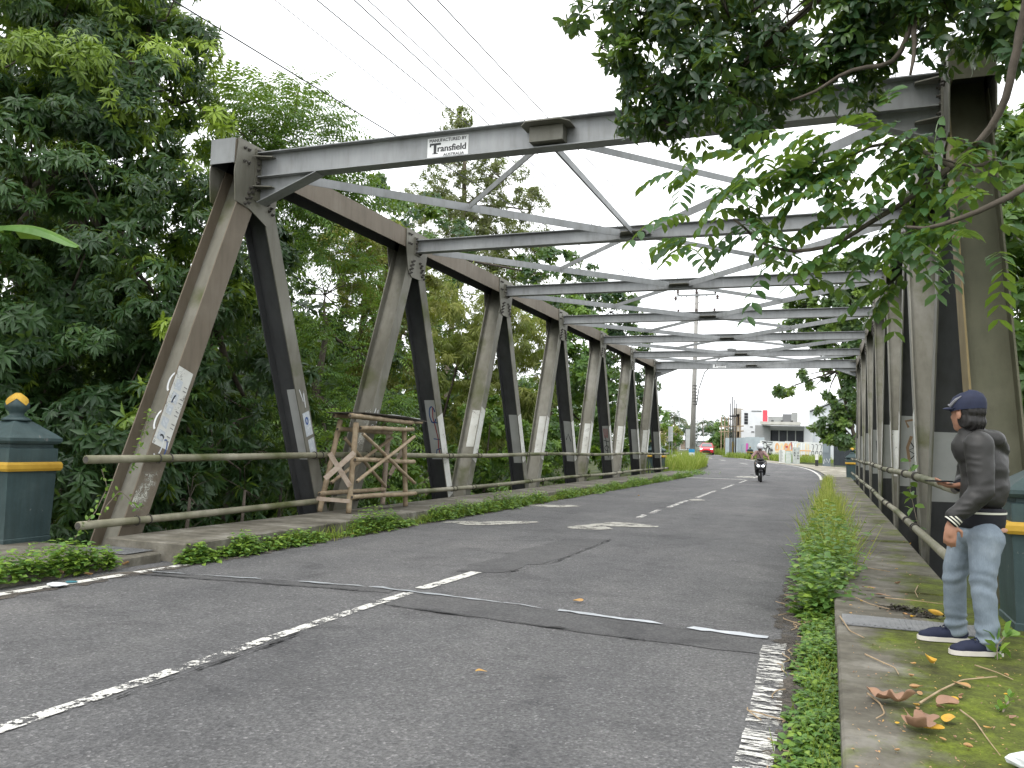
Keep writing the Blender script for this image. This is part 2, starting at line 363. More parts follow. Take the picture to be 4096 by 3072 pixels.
# road: centre line as a polyline, straight over the bridge then bending left
RE = [(-.05, -14), (-.05, 46), (-.25, 51), (-.6, 56), (-1.1, 60.5), (-1.9, 65), (-3.0, 68.5), (-4.8, 73.5), (-7.1, 81.5), (-9.3, 89.5), (-13.2, 101), (-20, 115), (-34, 133), (-60, 150)]
def resample(P, step):
    P = np.asarray(P, float); d = np.r_[0, np.cumsum(np.linalg.norm(np.diff(P, axis=0), axis=1))]
    t = np.arange(0, d[-1], step); return np.stack([np.interp(t, d, P[:, k]) for k in range(P.shape[1])], -1)
def smooth_line(P, it=3):
    for _ in range(it): P = np.concatenate([P[:1], (P[:-2]+2*P[1:-1]+P[2:])/4, P[-1:]])
    return P
RR = smooth_line(resample(RE, 1.0), 12)
def offset(P, d):
    T = np.gradient(P, axis=0); T /= np.linalg.norm(T, axis=1)[:, None]; return P+np.stack([-T[:, 1], T[:, 0]], -1)*d   # to the left
def strip(name, A, B, zoff, mat, parent=None, kind=None, cuts=1):
    n = len(A); V = []; F = []
    for j in range(cuts+1):
        f = j/cuts; Q = A*(1-f)+B*f; V += [(q[0], q[1], rz(q[1])+zoff) for q in Q]
    for j in range(cuts):
        for i in range(n-1): F.append((j*n+i, j*n+i+1, (j+1)*n+i+1, (j+1)*n+i))
    F = [f[::-1] for f in F] if np.cross(np.append(A[1]-A[0], 0), np.append(B[0]-A[0], 0))[2] < 0 else F
    o = mesh_np(name, V, F, mat, parent)
    if kind: o['kind'] = kind
    return o
road = strip('road', offset(RR, -.02), offset(RR, 6.75), 0.0, [M_ASPH], kind='structure', cuts=4)
# concrete apron and shoulder on the outside of the bend, gravelly soil at road edges
ap = resample([(-.02, 45.5), (-.2, 51), (-.55, 56), (-1.05, 60.5), (-1.85, 65), (-2.95, 68.5), (-4.75, 73.5), (-7.0, 81.5)], 1.0)
ap2 = ap+np.stack([np.interp(ap[:, 1], [45, 50, 60, 68, 82], [1.4, 3.2, 5.2, 2.2, 1.0]), np.zeros(len(ap))], -1)
strip('shoulder', ap, ap2, .012, [M_CONC2], kind='structure')

# painted markings and repairs, all children of the road
def ragged(poly_a, poly_b, zoff, mat, name, jit=.02, seg=.12):
    A = resample(poly_a, seg) if len(poly_a) > 1 else np.array(poly_a); n = len(A)
    B = np.asarray(poly_b, float); d = np.r_[0, np.cumsum(np.linalg.norm(np.diff(B, axis=0), axis=1))]
    B = np.stack([np.interp(np.linspace(0, d[-1], n), d, B[:, k]) for k in range(2)], -1)
    A = A+RNG.normal(0, jit, A.shape); B = B+RNG.normal(0, jit, B.shape)
    V = [(a[0], a[1], rz(a[1])+zoff) for a in A]+[(b[0], b[1], rz(b[1])+zoff) for b in B]
    F = [(i, i+1, n+i+1, n+i) for i in range(n-1)]
    if np.cross(np.append(A[1]-A[0], 0), np.append(B[0]-A[0], 0))[2] < 0: F = [f[::-1] for f in F]
    return mesh_np(name, V, F, mat, road)
def line(name, pts, wd, mat=M_LINE, jit=.004, zoff=.008):
    P = resample(pts, .1); return ragged(offset(P, wd/2), offset(P, -wd/2), zoff, mat, name, jit, .1)
ragged([(-.24, 0), (-.24, 3), (-.25, 4.5), (-.27, 6), (-.38, 6.9), (-.42, 8), (-.4, 10.5), (-.34, 14), (-.28, 20), (-.2, 42)], [(.06, 0), (.06, 8), (.2, 8.2), (.2, 42)], .006, M_DIRT, 'verge_soil', .03, .1)
ragged([(-6.8, 0), (-6.6, 5), (-6.5, 7), (-6.47, 20), (-6.47, 42)], [(-6.5, 0), (-6.33, 5), (-6.25, 7), (-6.25, 20), (-6.28, 42)], .006, M_DIRT, 'gutter_soil', .03, .1)
line('centre_line', [(-3.55, 1.6), (-3.57, 4.9), (-3.55, 6.95)], .1)
line('centre_line', [(-3.55, 7.12), (-3.5, 8.35)], .13, M_LINE2)
for a, b in ((16.3, 17.1), (17.5, 18.6), (19.5, 22.5), (24, 28.5), (30, 34), (36, 40), (43, 46)):
    line('centre_line', [(-3.46, a), (-3.5, b)], .12)
CL = offset(RR, 3.35)
for y in np.arange(52, 112, 7.0):
    k = int(np.argmin(np.abs(CL[:, 1]-y))); line('centre_line', CL[k:k+4], .13, M_LINE2)
line('edge_line', [(-6.55, 1.0), (-6.47, 5.2), (-6.4, 6.45)], .12, M_LINE2)
line('edge_line', [(-6.4, 6.55), (-6.36, 7.3)], .1, M_LINE)
line('edge_line', [(-.31, 1.5), (-.31, 4.6), (-.36, 6.4)], .16, M_LINE3)
EL = offset(RR, .28); k0 = int(np.argmin(np.abs(EL[:, 1]-44))); k1 = int(np.argmin(np.abs(EL[:, 1]-100)))
line('edge_line', EL[k0:k1], .14, M_LINE2)
# smooth repair band in front of the expansion joint, trench patch, joint steel, cracks
ragged([(-3.55, 6.98), (-2.03, 6.72), (-.82, 6.54), (-.36, 6.48)], [(-3.5, 6.3), (-2.4, 6.18), (-1.56, 6.06), (-.38, 6.0)], .004, M_ASPH2, 'repair_band', .012)
ragged([(-6.35, 6.62), (-3.7, 7.0)], [(-6.35, 6.5), (-3.7, 6.8)], .004, M_ASPH2, 'repair_band', .008)
ragged([(-3.72, 8.3), (-3.75, 10), (-3.62, 11.9)], [(-3.22, 8.5), (-3.02, 10), (-3.05, 12.2)], .004, M_ASPH2, 'trench_patch', .04)
M_JOINT = simple('joint_steel', (.33, .35, .37), (.5, .53, .56), 8, .35, .3)
for a, b, wd in (((-6.3, 6.66), (-5.1, 6.84), .022), ((-4.75, 6.9), (-4.0, 6.98), .05), ((-4.0, 6.98), (-2.6, 6.86), .045), ((-2.62, 6.85), (-2.15, 6.77), .02), ((-2.1, 6.77), (-1.12, 6.62), .06), ((-1.0, 6.61), (-.38, 6.53), .09)):
    line('joint_strip', [a, b], wd, M_JOINT, .012, .011)
M_CRACK = worn('crack', (.025, .025, .025), .42, 9, .08, .9, fine=30)
for pts, wd in (([(-3.4, 6.27), (-2.4, 6.16), (-1.9, 6.12), (-1.2, 6.03)], .014), ([(-3.2, 8.5), (-3.0, 9.5), (-3.0, 11), (-3.0, 12.3)], .014), ([(-6.3, 6.49), (-5.2, 6.6), (-3.9, 6.78)], .012), ([(-6.35, 6.64), (-5.2, 6.78), (-4.0, 6.95)], .012), ([(-3.46, 3.3), (-3.45, 4.2), (-3.47, 5.4)], .006)):
    line('crack', pts, wd, M_CRACK, .012, .0125)
def blob(name, c, rx, ry, mat, n=30, ang=0):
    a = np.linspace(0, 2*PI, n, endpoint=False); r = 1+.14*np.sin(3*a+c[0])+RNG.normal(0, .06, n)
    x, y = rx*np.cos(a)*r, ry*np.sin(a)*r; V = [(c[0]+x[i]*math.cos(ang)-y[i]*math.sin(ang), c[1]+x[i]*math.sin(ang)+y[i]*math.cos(ang), .009) for i in range(n)]
    return mesh_np(name, V, [tuple(range(n))], mat, road)
blob('paint_spill', (-5.45, 13.5), .82, .33, M_SPILL, 40, .75); blob('paint_spill', (-5.75, 18.1), .6, .35, M_SPILL, 24, .7)
blob('paint_spill', (-3.75, 13.8), .36, .42, M_SPILL, 24); blob('paint_spill', (-3.35, 14.6), .55, .4, M_SPILL, 24, .3)
blob('paint_spill', (-3.9, 44.4), .55, 1.3, M_SPILL, 24); blob('paint_spill', (-3.3, 22.9), .2, .4, M_SPILL)
line('joint_strip', [(-6.3, 40.1), (-3.6, 40.3)], .3, M_LINE2, .01, .009)

# abutments, deck, walkways (each cast slab a piece of its own)
for y0, y1 in ((5.0, 7.7), (41.9, 44.6)):
    tag(MB().box(-8.4, 1.75, y0, y1, -6.5, -.12).build('abutment', [M_CONC]), kind='structure')
def walkway(name, x0, x1, ys, z, mat, z0=-.3):
    e = bpy.data.objects.new(name, None); COL.objects.link(e); e['kind'] = 'structure'; e.location = (0, 0, 0)
    for i in range(len(ys)-1):
        m = MB(); dz = random.uniform(-.008, .008); b = .012
        xa, xb, ya, yb = x0+random.uniform(-.006, .006), x1, ys[i]+.006, ys[i+1]-.006
        V = [(xa, ya, z0), (xb, ya, z0), (xb, yb, z0), (xa, yb, z0), (xa, ya, z+dz-b), (xb, ya, z+dz-b), (xb, yb, z+dz-b), (xa, yb, z+dz-b),
             (xa+b, ya+b, z+dz), (xb-b, ya+b, z+dz), (xb-b, yb-b, z+dz), (xa+b, yb-b, z+dz)]
        F = [(3, 2, 1, 0), (8, 9, 10, 11)]+[(k, (k+1) % 4, (k+1) % 4+4, k+4) for k in range(4)]+[(k+4, (k+1) % 4+4, (k+1) % 4+8, k+8) for k in range(4)]
        m.add(V, F).build('slab', [mat], e)
    return e
walkway('walkway_right', .14, 1.01, [8.02]+list(np.arange(12.4, 43, 5.0))+[43.2], .2, M_MOSS)
walkway('approach_slab_right', .05, 1.75, [-1.0, 2.2, 6.3, 8.0], .2, M_MOSS)
walkway('walkway_left', -7.6, -6.48, [7.3]+list(np.arange(12.4, 43, 5.0))+[43.2], .2, M_CONC)
walkway('approach_slab_left', -8.75, -6.75, [1.0, 4.2, 7.25], .1, M_CONC)
M_PLATE = simple('chequer_plate', (.17, .175, .18), (.26, .265, .27), 8, .5, .4, bmp=.4, bscale=90)
def chequer(name, x0, x1, y0, y1, z, label):
    e = empty(name, ((x0+x1)/2, (y0+y1)/2, z), label, 'cover plate')
    m = MB(); m.box(x0, x1, y0, y1, z, z+.008).build('plate', [M_PLATE], e)
    m = MB()
    for k, x in enumerate(np.arange(x0+.03, x1-.02, .035)):
        m.obox((x, (y0+y1)/2, z+.0095), (.0075, .009*(k % 2), 0), (0, (y1-y0)/2-.02, 0), (0, 0, .0025))
    o = m.build('tread_ribs', [M_PLATE], e); o['kind'] = 'stuff'
chequer('cover_plate', .09, .98, 6.25, 6.62, .207, 'ribbed grey steel cover plate across the mossy walkway by the standing person')
chequer('cover_plate', -7.6, -6.9, 6.9, 7.28, .107, 'grey steel cover plate on the walkway beside the big green pillar')

# ================================================================== THE TRUSS BRIDGE
bridge = empty('truss_bridge', (-3.3, Y0, 0), 'grey steel through-truss road bridge with tall sloping members and overhead bracing', 'bridge')
def hmember(name, p0, p1, side, d=.40, b=.34, tf=.018, tw=.014, mats=None, nm=0):
    """H section in a vertical truss plane; flanges face the road and the river side. side=-1 left truss, +1 right"""
    xin = (XL-.006) if side < 0 else (XR+.006); xc = xin+side*d/2
    a = np.array([xc, p0[0], p0[1]]); c = np.array([xc, p1[0], p1[1]]); e = c-a; L = np.linalg.norm(e); e /= L
    n = np.cross([1., 0, 0], e); mid = (a+c)/2; X = np.array([1., 0, 0]); m = MB()
    for s in (-1, 1): m.obox(mid+s*X*(d/2-tf/2), X*tf/2, n*b/2, e*L/2, 1 if s == -side else 2)
    m.obox(mid, X*(d/2-tf), n*tw/2, e*L/2, 0)
    o = m.build(name, mats or [M_STEEL, M_STEEL, M_STEEL], bridge)
    return o, dict(xc=xc, a=a, e=e, n=n, L=L, d=d, b=b, side=side, tf=tf, tw=tw)
def patch(parent, g, z0, z1, mat, face='web', name='paint_patch', w0=None, w1=None):
    """sheet of paint on the camera-facing web or on the road-facing flange between heights z0 and z1"""
    t0, t1 = [(z-g['a'][2])/g['e'][2] for z in (z0, z1)]; X = np.array([1., 0, 0]); e, n = g['e'], g['n']
    nn = n if n[1] < 0 else -n
    if face == 'web':
        h = g['d']/2-g['tf']-.012; a, b = (-h if w0 is None else w0), (h if w1 is None else w1); off = nn*(g['tw']/2+.003); ax = X
    else:
        h = g['b']/2-.006; a, b = (-h if w0 is None else w0), (h if w1 is None else w1); off = X*(-g['side'])*(g['d']/2+.003); ax = nn
    k = 6; V = []; F = []
    for i in range(k+1):
        t = t0+(t1-t0)*i/k
        for w_ in (a, b): V.append(g['a']+e*(t+random.uniform(-.012, .012)*(i in (0, k)))+ax*w_+off)
    for i in range(k): F.append((2*i, 2*i+1, 2*i+3, 2*i+2))
    return mesh_np(name, V, F, mat, parent)
def stroke(parent, g, pts, wd, mat, face='web', lift=.005):
    """painted line on a member; pts are (along metres from base height z, across) pairs"""
    X = np.array([1., 0, 0]); nn = g['n'] if g['n'][1] < 0 else -g['n']
    off, ax = (nn*(g['tw']/2+lift), X) if face == 'web' else (X*(-g['side'])*(g['d']/2+lift), nn)
    P = [g['a']+g['e']*((z-g['a'][2])/g['e'][2])+ax*a+off for z, a in pts]
    P = np.array(P); T = np.gradient(P, axis=0); T /= np.linalg.norm(T, axis=1)[:, None]+1e-9
    nrm = nn if face == 'web' else X*(-g['side']); S = np.cross(T, nrm)
    V = np.concatenate([P+S*wd/2, P-S*wd/2]); n = len(P)
    return mesh_np('graffiti_stroke', V, [(i, i+1, n+i+1, n+i) for i in range(n-1)], mat, parent)
def arc(c, r0, r1, a0, a1, n=14): return [(c[0]+r0*math.sin(math.radians(a)), c[1]+r1*math.cos(math.radians(a))) for a in np.linspace(a0, a1, n)]
top = [Y0+2.5+PAN*i for i in range(7)]; bot = [Y0+PAN*j for j in range(8)]
DIAG = {}
for side in (-1, 1):
    s = 'left' if side < 0 else 'right'
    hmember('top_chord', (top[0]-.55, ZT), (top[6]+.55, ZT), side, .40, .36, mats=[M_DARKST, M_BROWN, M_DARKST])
    hmember('bottom_chord', (bot[0]-.4, ZBOT), (bot[7]+.4, ZBOT), side, .40, .36)
    for i in range(7):
        big = i == 0
        o, g = hmember('end_post' if i == 0 else 'diagonal', (bot[i], ZBOT), (top[i], ZT), side, .40, .34 if big else .27, mats=[M_STEEL if side < 0 or not big else M_OLIVE, (M_BROWN if side < 0 else M_OCHRE) if big else M_STEEL, M_BROWN if big and side < 0 else (M_OLIVE if big else M_STEEL)]); DIAG[side, i, 0] = (o, g)
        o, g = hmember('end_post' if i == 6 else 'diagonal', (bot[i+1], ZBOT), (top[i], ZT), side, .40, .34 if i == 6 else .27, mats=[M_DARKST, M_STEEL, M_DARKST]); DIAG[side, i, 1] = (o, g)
# paint bands and graffiti, as on the photographed members
M_BLUE = simple('blue_spray', (.03, .07, .2), (.05, .1, .28), 9, .6); M_RED = simple('red_spray', (.3, .02, .025), None, rough=.6)
M_SPRAYB = simple('black_spray', (.02, .02, .025), None, rough=.6); M_SPRAYW = simple('white_spray', (.68, .7, .7), (.5, .52, .54), 8, .7)
o, g = DIAG[-1, 0, 0]
patch(o, g, 1.22, 2.2, M_WHITEP, 'flange', 'poster', -.11, .165); patch(o, g, .45, .98, worn('peeled_paint', (.5, .5, .44), .6, 5, .1, .8), 'flange', w0=-.12, w1=.15)
for cz, ca in ((2.05, -.02), (1.55, -.02)): stroke(o, g, arc((cz, .03), .12, .06, 0, 250), .028, M_SPRAYW)
stroke(o, g, arc((1.22, .05), .13, .06, 60, 300), .02, M_SPRAYW, 'flange'); stroke(o, g, arc((1.2, -.04), .12, .05, 60, 300), .02, M_BLUE, 'flange'); stroke(o, g, arc((1.75, .05), .1, .03, 0, 90), .02, M_BLUE, 'flange')
M_POST = simple('torn_paper', (.6, .62, .62), (.42, .46, .5), 16, .8, c3=(.68, .7, .69)); M_TXT = simple('faded_ink', (.1, .1, .1), (.3, .3, .3), 30, .8)
rows = []
for r in range(5):
    za = 1.28+r*.16; patch(o, g, za, za+.12, M_POST, 'flange', 'leaflet', random.uniform(-.02, .03), random.uniform(.11, .15)).location.x += .002
    for q in range(2): stroke(o, g, [(za+.03+.05*q, -.03), (za+.03+.05*q, -.09)], .012, M_TXT, 'flange', .007)
o, g = DIAG[-1, 0, 1]
patch(o, g, 1.03, 2.14, M_GREYP, 'web', w0=-.06, w1=.17)
patch(o, g, 1.42, 1.78, M_POST, 'flange', 'leaflet', -.1, .08); patch(o, g, 1.1, 1.36, M_POST, 'flange', 'leaflet', -.1, .06)
stroke(o, g, arc((1.65, 0), .05, .03, 0, 360), .03, M_BLUE, 'flange'); stroke(o, g, [(2.15, .05), (1.95, .0), (2.1, -.05), (1.85, -.03)], .02, M_SPRAYW, 'flange')
o, g = DIAG[-1, 1, 0]
patch(o, g, 1.1, 1.95, worn('thin_old_paint', (.42, .42, .38), .5, 4, .1, .8), 'web', w0=-.02, w1=.16)
stroke(o, g, [(1.72, .07), (1.95, .03), (1.8, 0), (1.95, -.05), (1.72, -.09)], .022, M_SPRAYW, 'flange'); stroke(o, g, arc((1.6, .0), .05, .05, -60, 240), .02, M_SPRAYW, 'flange')
o, g = DIAG[-1, 1, 1]
patch(o, g, 1.0, 2.25, M_GREYP, 'web', w0=-.12, w1=.17); patch(o, g, .2, 1.95, M_WHITEP, 'flange')
stroke(o, g, arc((1.95, .03), .17, .07, 20, 330, 20), .028, M_BLUE); stroke(o, g, [(1.8, -.03), (1.78, .13)], .025, M_BLUE)
stroke(o, g, [(2.12, .06), (1.9, .03), (1.7, .06), (1.45, .09), (1.25, .07), (1.05, .1)], .022, M_RED)
stroke(o, g, [(1.44, -.02), (1.42, .15), (1.25, .16), (1.2, .02), (1.1, .0), (1.05, .12)], .025, M_BLUE)
for i in range(2, 7):
    o, g = DIAG[-1, i, 0]; patch(o, g, 1.28 if i == 2 else 1.05, 2.15+.05*(i % 2), M_WHITEP, 'web', w0=-.07, w1=.17); patch(o, g, .95, 2.2, M_WHITEP, 'flange')
    o, g = DIAG[-1, i, 1]; patch(o, g, .85, 2.15, M_GREYP, 'web', w0=-.1, w1=.17); patch(o, g, .9, 2.15, M_WHITEP, 'flange')
    if i == 3: stroke(o, g, [(1.5, .1), (1.75, .02), (1.55, -.06)], .025, M_SPRAYB)
    if i == 4:
        for k in range(4): stroke(o, g, [(2.05, -.06+.05*k), (1.7, -.04+.04*k)], .02, M_RED)
        stroke(o, g, [(1.75, 0), (1.3, .03), (.95, .05)], .025, M_SPRAYB); stroke(o, g, arc((1.3, .02), .1, .08, 0, 300), .025, M_SPRAYB); stroke(o, g, [(1.6, -.08), (1.55, .12)], .025, M_SPRAYB)
for i in range(0, 7):
    o, g = DIAG[1, i, 1]; patch(o, g, .8, 1.65 if i == 0 else 2.05, M_GREYP, 'web')
    if i: patch(o, g, 1.15, 2.1, M_WHITEP, 'flange')
    if i == 1:
        stroke(o, g, [(1.62, -.03), (1.5, .05), (1.45, -.04), (1.38, .07), (1.3, .0)], .02, M_SPRAYB); stroke(o, g, [(1.55, .1), (1.35, .09)], .02, M_SPRAYB); stroke(o, g, arc((1.15, .06), .05, .04, 0, 360), .02, M_SPRAYB)
        stroke(o, g, [(1.7, .0), (1.5, -.06), (1.25, -.02)], .05, simple('brown_spray', (.3, .2, .12), None, rough=.7)); stroke(o, g, [(2.0, .1), (1.96, -.1), (1.85, -.05)], .04, bpy.data.materials['brown_spray'])
    if i == 3: stroke(o, g, [(1.8, .1), (1.6, .0), (1.75, -.08), (1.4, -.05)], .025, M_SPRAYB)
    o, g = DIAG[1, i, 0]
    if i: patch(o, g, 1.05, 2.0, M_WHITEP, 'flange')
    if i == 2: patch(o, g, .95, 1.85, M_WHITEP, 'web')

# gusset plates with bolts, chord end covers
bolt_me = None
def bolt_at(p, axis, parent):
    global bolt_me
    if bolt_me is None:
        m = MB(); m.lathe([(.026, 0), (.026, .016), (.022, .02), (.014, .021), (.014, .044)], n=6); o0 = m.build('bolt', [M_BOLT], None); bolt_me = o0.data; bpy.data.objects.remove(o0)
    o = bpy.data.objects.new('bolt', bolt_me); COL.objects.link(o); o.parent = parent
    o.location = Vector(np.asarray(p)-wloc(parent)); o.rotation_euler = Vector(axis).to_track_quat('Z', 'Y').to_euler(); return o
for side in (-1, 1):
    xi = XL if side < 0 else XR; inn = -side
    for i, y in enumerate(top):
        k0 = np.array([0, top[i], ZT])
        poly = [(-.46, .2), (.46, .2), (.46, -.12), (.36, -.62), (.2, -.74), (-.2, -.74), (-.36, -.62), (-.46, -.12)]
        if i == 0: poly = [(-.5, .21), (.46, .21), (.46, -.12), (.36, -.8), (.2, -.9), (-.2, -.74), (-.52, -.7), (-.56, -.3)]
        for xa, nm in ((xi, 'gusset_plate'), (xi+side*.426, 'gusset_plate')):
            P = [(xa, y+a, ZT+b) for a, b in poly]; off = (inn*.014, 0, 0)
            m = MB(); m.prism(P if (off[0] > 0) == (True) else P[::-1], off); gp = m.build(nm, [M_STEEL], bridge)
            if xa == xi:
                spots = []
                for sg in (-1, 1):
                    for r in range(4):
                        for q in (-.045, .045):
                            t = .42+.085*r; spots.append((sg*t*.41+q*.9, -t-q*sg*.38))
                    for r in range(2):
                        for q in (.1, -.09): spots.append((sg*(.28+.09*r), q))
                if i <= 3:
                    for a, b in spots: bolt_at((xi+inn*.014, y+a, ZT+b), (inn, 0, 0), gp)
                else:
                    m = MB()
                    for a, b in spots: m.obox((xi+inn*.03, y+a, ZT+b), (.016, 0, 0), (0, .018, 0), (0, 0, .018))
                    m.build('bolt_heads', [M_BOLT], gp)['kind'] = 'stuff'
    for ye, sg in ((top[0]-.55, -1), (top[6]+.55, 1)):
        m = MB(); xc = xi+side*.206; m.box(xc-.205, xc+.205, ye+sg*.012-.006, ye+sg*.012+.006, ZT-.17, ZT+.185); m.build('end_cover', [M_GALV if side < 0 else M_OLIVE], bridge)
# lettered maker's plates
def text_mesh(txt, size, font_scale_x=1.0):
    c = bpy.data.curves.new('t', 'FONT'); c.body = txt; c.size = size; c.align_x = 'CENTER'; c.align_y = 'CENTER'; c.resolution_u = 3
    o = bpy.data.objects.new('t', c); COL.objects.link(o); bpy.context.view_layer.update()
    me = bpy.data.meshes.new_from_object(o.evaluated_get(bpy.context.evaluated_depsgraph_get()))
    V = np.array([v.co[:] for v in me.vertices]); F = [tuple(p.vertices) for p in me.polygons]
    bpy.data.objects.remove(o); bpy.data.curves.remove(c); bpy.data.meshes.remove(me)
    if len(V): V[:, 0] *= font_scale_x
    return V, F
def lettering(name, txt, size, c, right, up, mat, parent, fx=1.0, bold=0, width=None):
    V, F = text_mesh(txt, size, fx); right, up, c = map(np.asarray, (right, up, c)); n = np.cross(right, up)
    if width is not None: V[:, 0] *= width/(V[:, 0].max()-V[:, 0].min())
    allV = []; allF = []
    for k, (dx, dy) in enumerate([(0, 0)]+([(bold, 0), (-bold, 0), (0, bold*.7)] if bold else [])):
        W = c+np.outer(V[:, 0]+dx, right)+np.outer(V[:, 1]+dy, up)+n*.0006*k; allF += [tuple(i+len(allV) for i in f) for f in F]; allV += list(W)
    return mesh_np(name, allV, allF, mat, parent)
M_SIGNW = simple('sign_white', (.82, .83, .83), (.72, .73, .73), 5, .45); M_INK = simple('sign_ink', (.035, .035, .038), None, rough=.6)
# overhead cross beams with end plates and middle plates
beams = []; XM = (XL+XR)/2
for i, y in enumerate(top):
    por = i in (0, 6); dp, fl, zc = (.37, .22, ZB+.03) if por else (.255, .19, ZB)
    m = MB(); x0, x1 = XL+.034, XR-.034
    m.box(x0, x1, y-fl/2, y+fl/2, zc+dp/2-.014, zc+dp/2); m.box(x0, x1, y-fl/2, y+fl/2, zc-dp/2, zc-dp/2+.014); m.box(x0, x1, y-.007, y+.007, zc-dp/2+.014, zc+dp/2-.014)
    bm_ = m.build('cross_beam', [M_GALV], bridge); beams.append((bm_, zc, dp, fl))
    for xe, sg in ((XL+.014, 1), (XR-.014, -1)):
        m = MB(); m.box(min(xe, xe+sg*.02), max(xe, xe+sg*.02), y-.13, y+.13, zc-dp/2-(.34 if por else .05), zc+dp/2+.05); ep = m.build('end_plate', [M_STEEL], bm_)
        if i < 3:
            for r in range(4 if not por else 7):
                for q in (-.09, .09): bolt_at((xe+sg*.02, y+q, zc+dp/2+.02-r*.095), (sg, 0, 0), ep)
    zp = zc+.02
    P = [(XM-.36, y-.1-.16, zp), (XM+.36, y-.26, zp), (XM+.28, y-.12, zp), (XM+.2, y-.01, zp), (XM-.2, y-.01, zp), (XM-.28, y-.12, zp)]
    if i == 0: m = MB(); m.prism([(XM-.32, y-.01, zp+.04), (XM-.32, y-.24, zp+.04), (XM-.22, y-.36, zp+.04), (XM+.22, y-.36, zp+.04), (XM+.32, y-.24, zp+.04), (XM+.32, y-.01, zp+.04)], (0, 0, .012)); m.build('middle_plate', [M_STEEL], bm_); m = MB(); m.box(XM-.22, XM+.22, y-.2, y-.012, zp-.16, zp+.034); m.build('stiffener_box', [M_STEEL], bm_)
    m = MB(); m.prism([(XM-.42, y+.01, zp-.06), (XM+.42, y+.01, zp-.06), (XM+.42, y+.2, zp-.06), (XM+.25, y+.42, zp-.06), (XM-.25, y+.42, zp-.06), (XM-.42, y+.2, zp-.06)], (0, 0, .012)); m.build('middle_plate', [M_STEEL], bm_)
    if i: m = MB(); m.prism([(XM-.3, y-.01, zp-.06), (XM-.2, y-.3, zp-.06), (XM+.2, y-.3, zp-.06), (XM+.3, y-.01, zp-.06)], (0, 0, .012)); m.build('middle_plate', [M_STEEL], bm_)
    if por:
        for xe, sg in ((XL+.034, 1), (XR-.034, -1)):
            zlo = zc-dp/2; m = MB()
            m.prism([(xe, y-.006, zlo), (xe+sg*1.0, y-.006, zlo), (xe+sg*.08, y-.006, zlo-.36), (xe, y-.006, zlo-.36)][::(-1 if sg > 0 else 1)], (0, .012, 0))
            a = np.array([xe+sg*1.0, y, zlo-.004]); b = np.array([xe+sg*.02, y, zlo-.37]); e = (b-a)/np.linalg.norm(b-a); n = np.cross([0, 1., 0], e)
            m.obox((a+b)/2, e*np.linalg.norm(b-a)/2, (0, fl/2, 0), n*.006); m.build('haunch', [M_GALV], bm_)
            for zz in (zc+dp/2-.09, zc-dp/2-.16):
                m = MB(); m.prism([(xe, y-.2, zz), (xe+sg*.25, y-.1, zz), (xe+sg*.25, y-.012, zz), (xe, y-.012, zz)], (0, 0, .012)); m.build('stiffener', [M_STEEL], bm_)
        sx = (onx(1795, 595, 0)[0] if 0 else ony(1792, 590, y)[0]) if i == 0 else ony(2878, 1467, y)[0]
        wd, ht = .6, .27; zs = zc-.005
        m = MB(); m.box(sx-wd/2, sx+wd/2, y-.011, y-.008, zs-ht/2, zs+ht/2); sg_ = m.build('maker_plate', [M_SIGNW], bm_)
        R_, U_ = (1, 0, 0), (0, 0, 1)
        lettering('lettering', 'MANUFACTURED BY', .062, (sx, y-.0125, zs+.095), R_, U_, M_INK, sg_, 1, .0015, .54)
        lettering('lettering', 'ransfield', .125, (sx+.06, y-.0125, zs-.02), R_, U_, M_INK, sg_, 1, .004, .41)
        m = MB(); m.box(sx-.265, sx-.1, y-.0135, y-.0125, zs+.035, zs+.062); m.box(sx-.265, sx-.245, y-.0135, y-.0125, zs+.015, zs+.035); m.box(sx-.205, sx-.165, y-.0135, y-.0125, zs-.075, zs+.0349); m.box(sx-.225, sx-.145, y-.0135, y-.0125, zs-.085, zs-.0751); m.build('lettering', [M_INK], sg_)
        lettering('lettering', 'AUSTRALIA', .05, (sx+.09, y-.0125, zs-.108), R_, U_, M_INK, sg_, 1, .001, .3)
# lateral bracing: angles from each beam's ends to the middle of the next, with short struts
def angle_brace(name, p, q, s_=.11):
    p, q = np.asarray(p, float), np.asarray(q, float); e = q-p; L = np.linalg.norm(e); e /= L; Z = np.array([0, 0, 1.]); n = np.cross(e, Z); n /= np.linalg.norm(n)
    if n[1] > 0: n = -n
    u = np.cross(n, e); u = u if u[2] > 0 else -u
    m = MB(); c = (p+q)/2; m.obox(c+n*.0, n*.005, u*s_/2, e*L/2); m.obox(c-n*(s_/2+.005)+u*(s_/2-.005), n*(s_/2), u*.005, e*L/2)
    return m.build(name, [M_GALV], bridge)
for i in range(6):
    ya, yb = top[i], top[i+1]; zz = ZB-.03
    for xe, sg in ((XL, 1), (XR, -1)):
        P = (xe+sg*.25, ya+.22, zz-.03); Q = (XM-sg*.24, yb-.2, zz); angle_brace('lateral_brace', P, Q, .13)
        mid = (np.array(P)+np.array(Q))/2; angle_brace('strut', (XM-sg*.28, ya+.25, zz), mid+np.array([sg*.03, -.06, .0]), .09)
angle_brace('strut', (XM, top[0]+.12, ZB-.05), (XM, top[1]-.12, ZB-.03), .1)
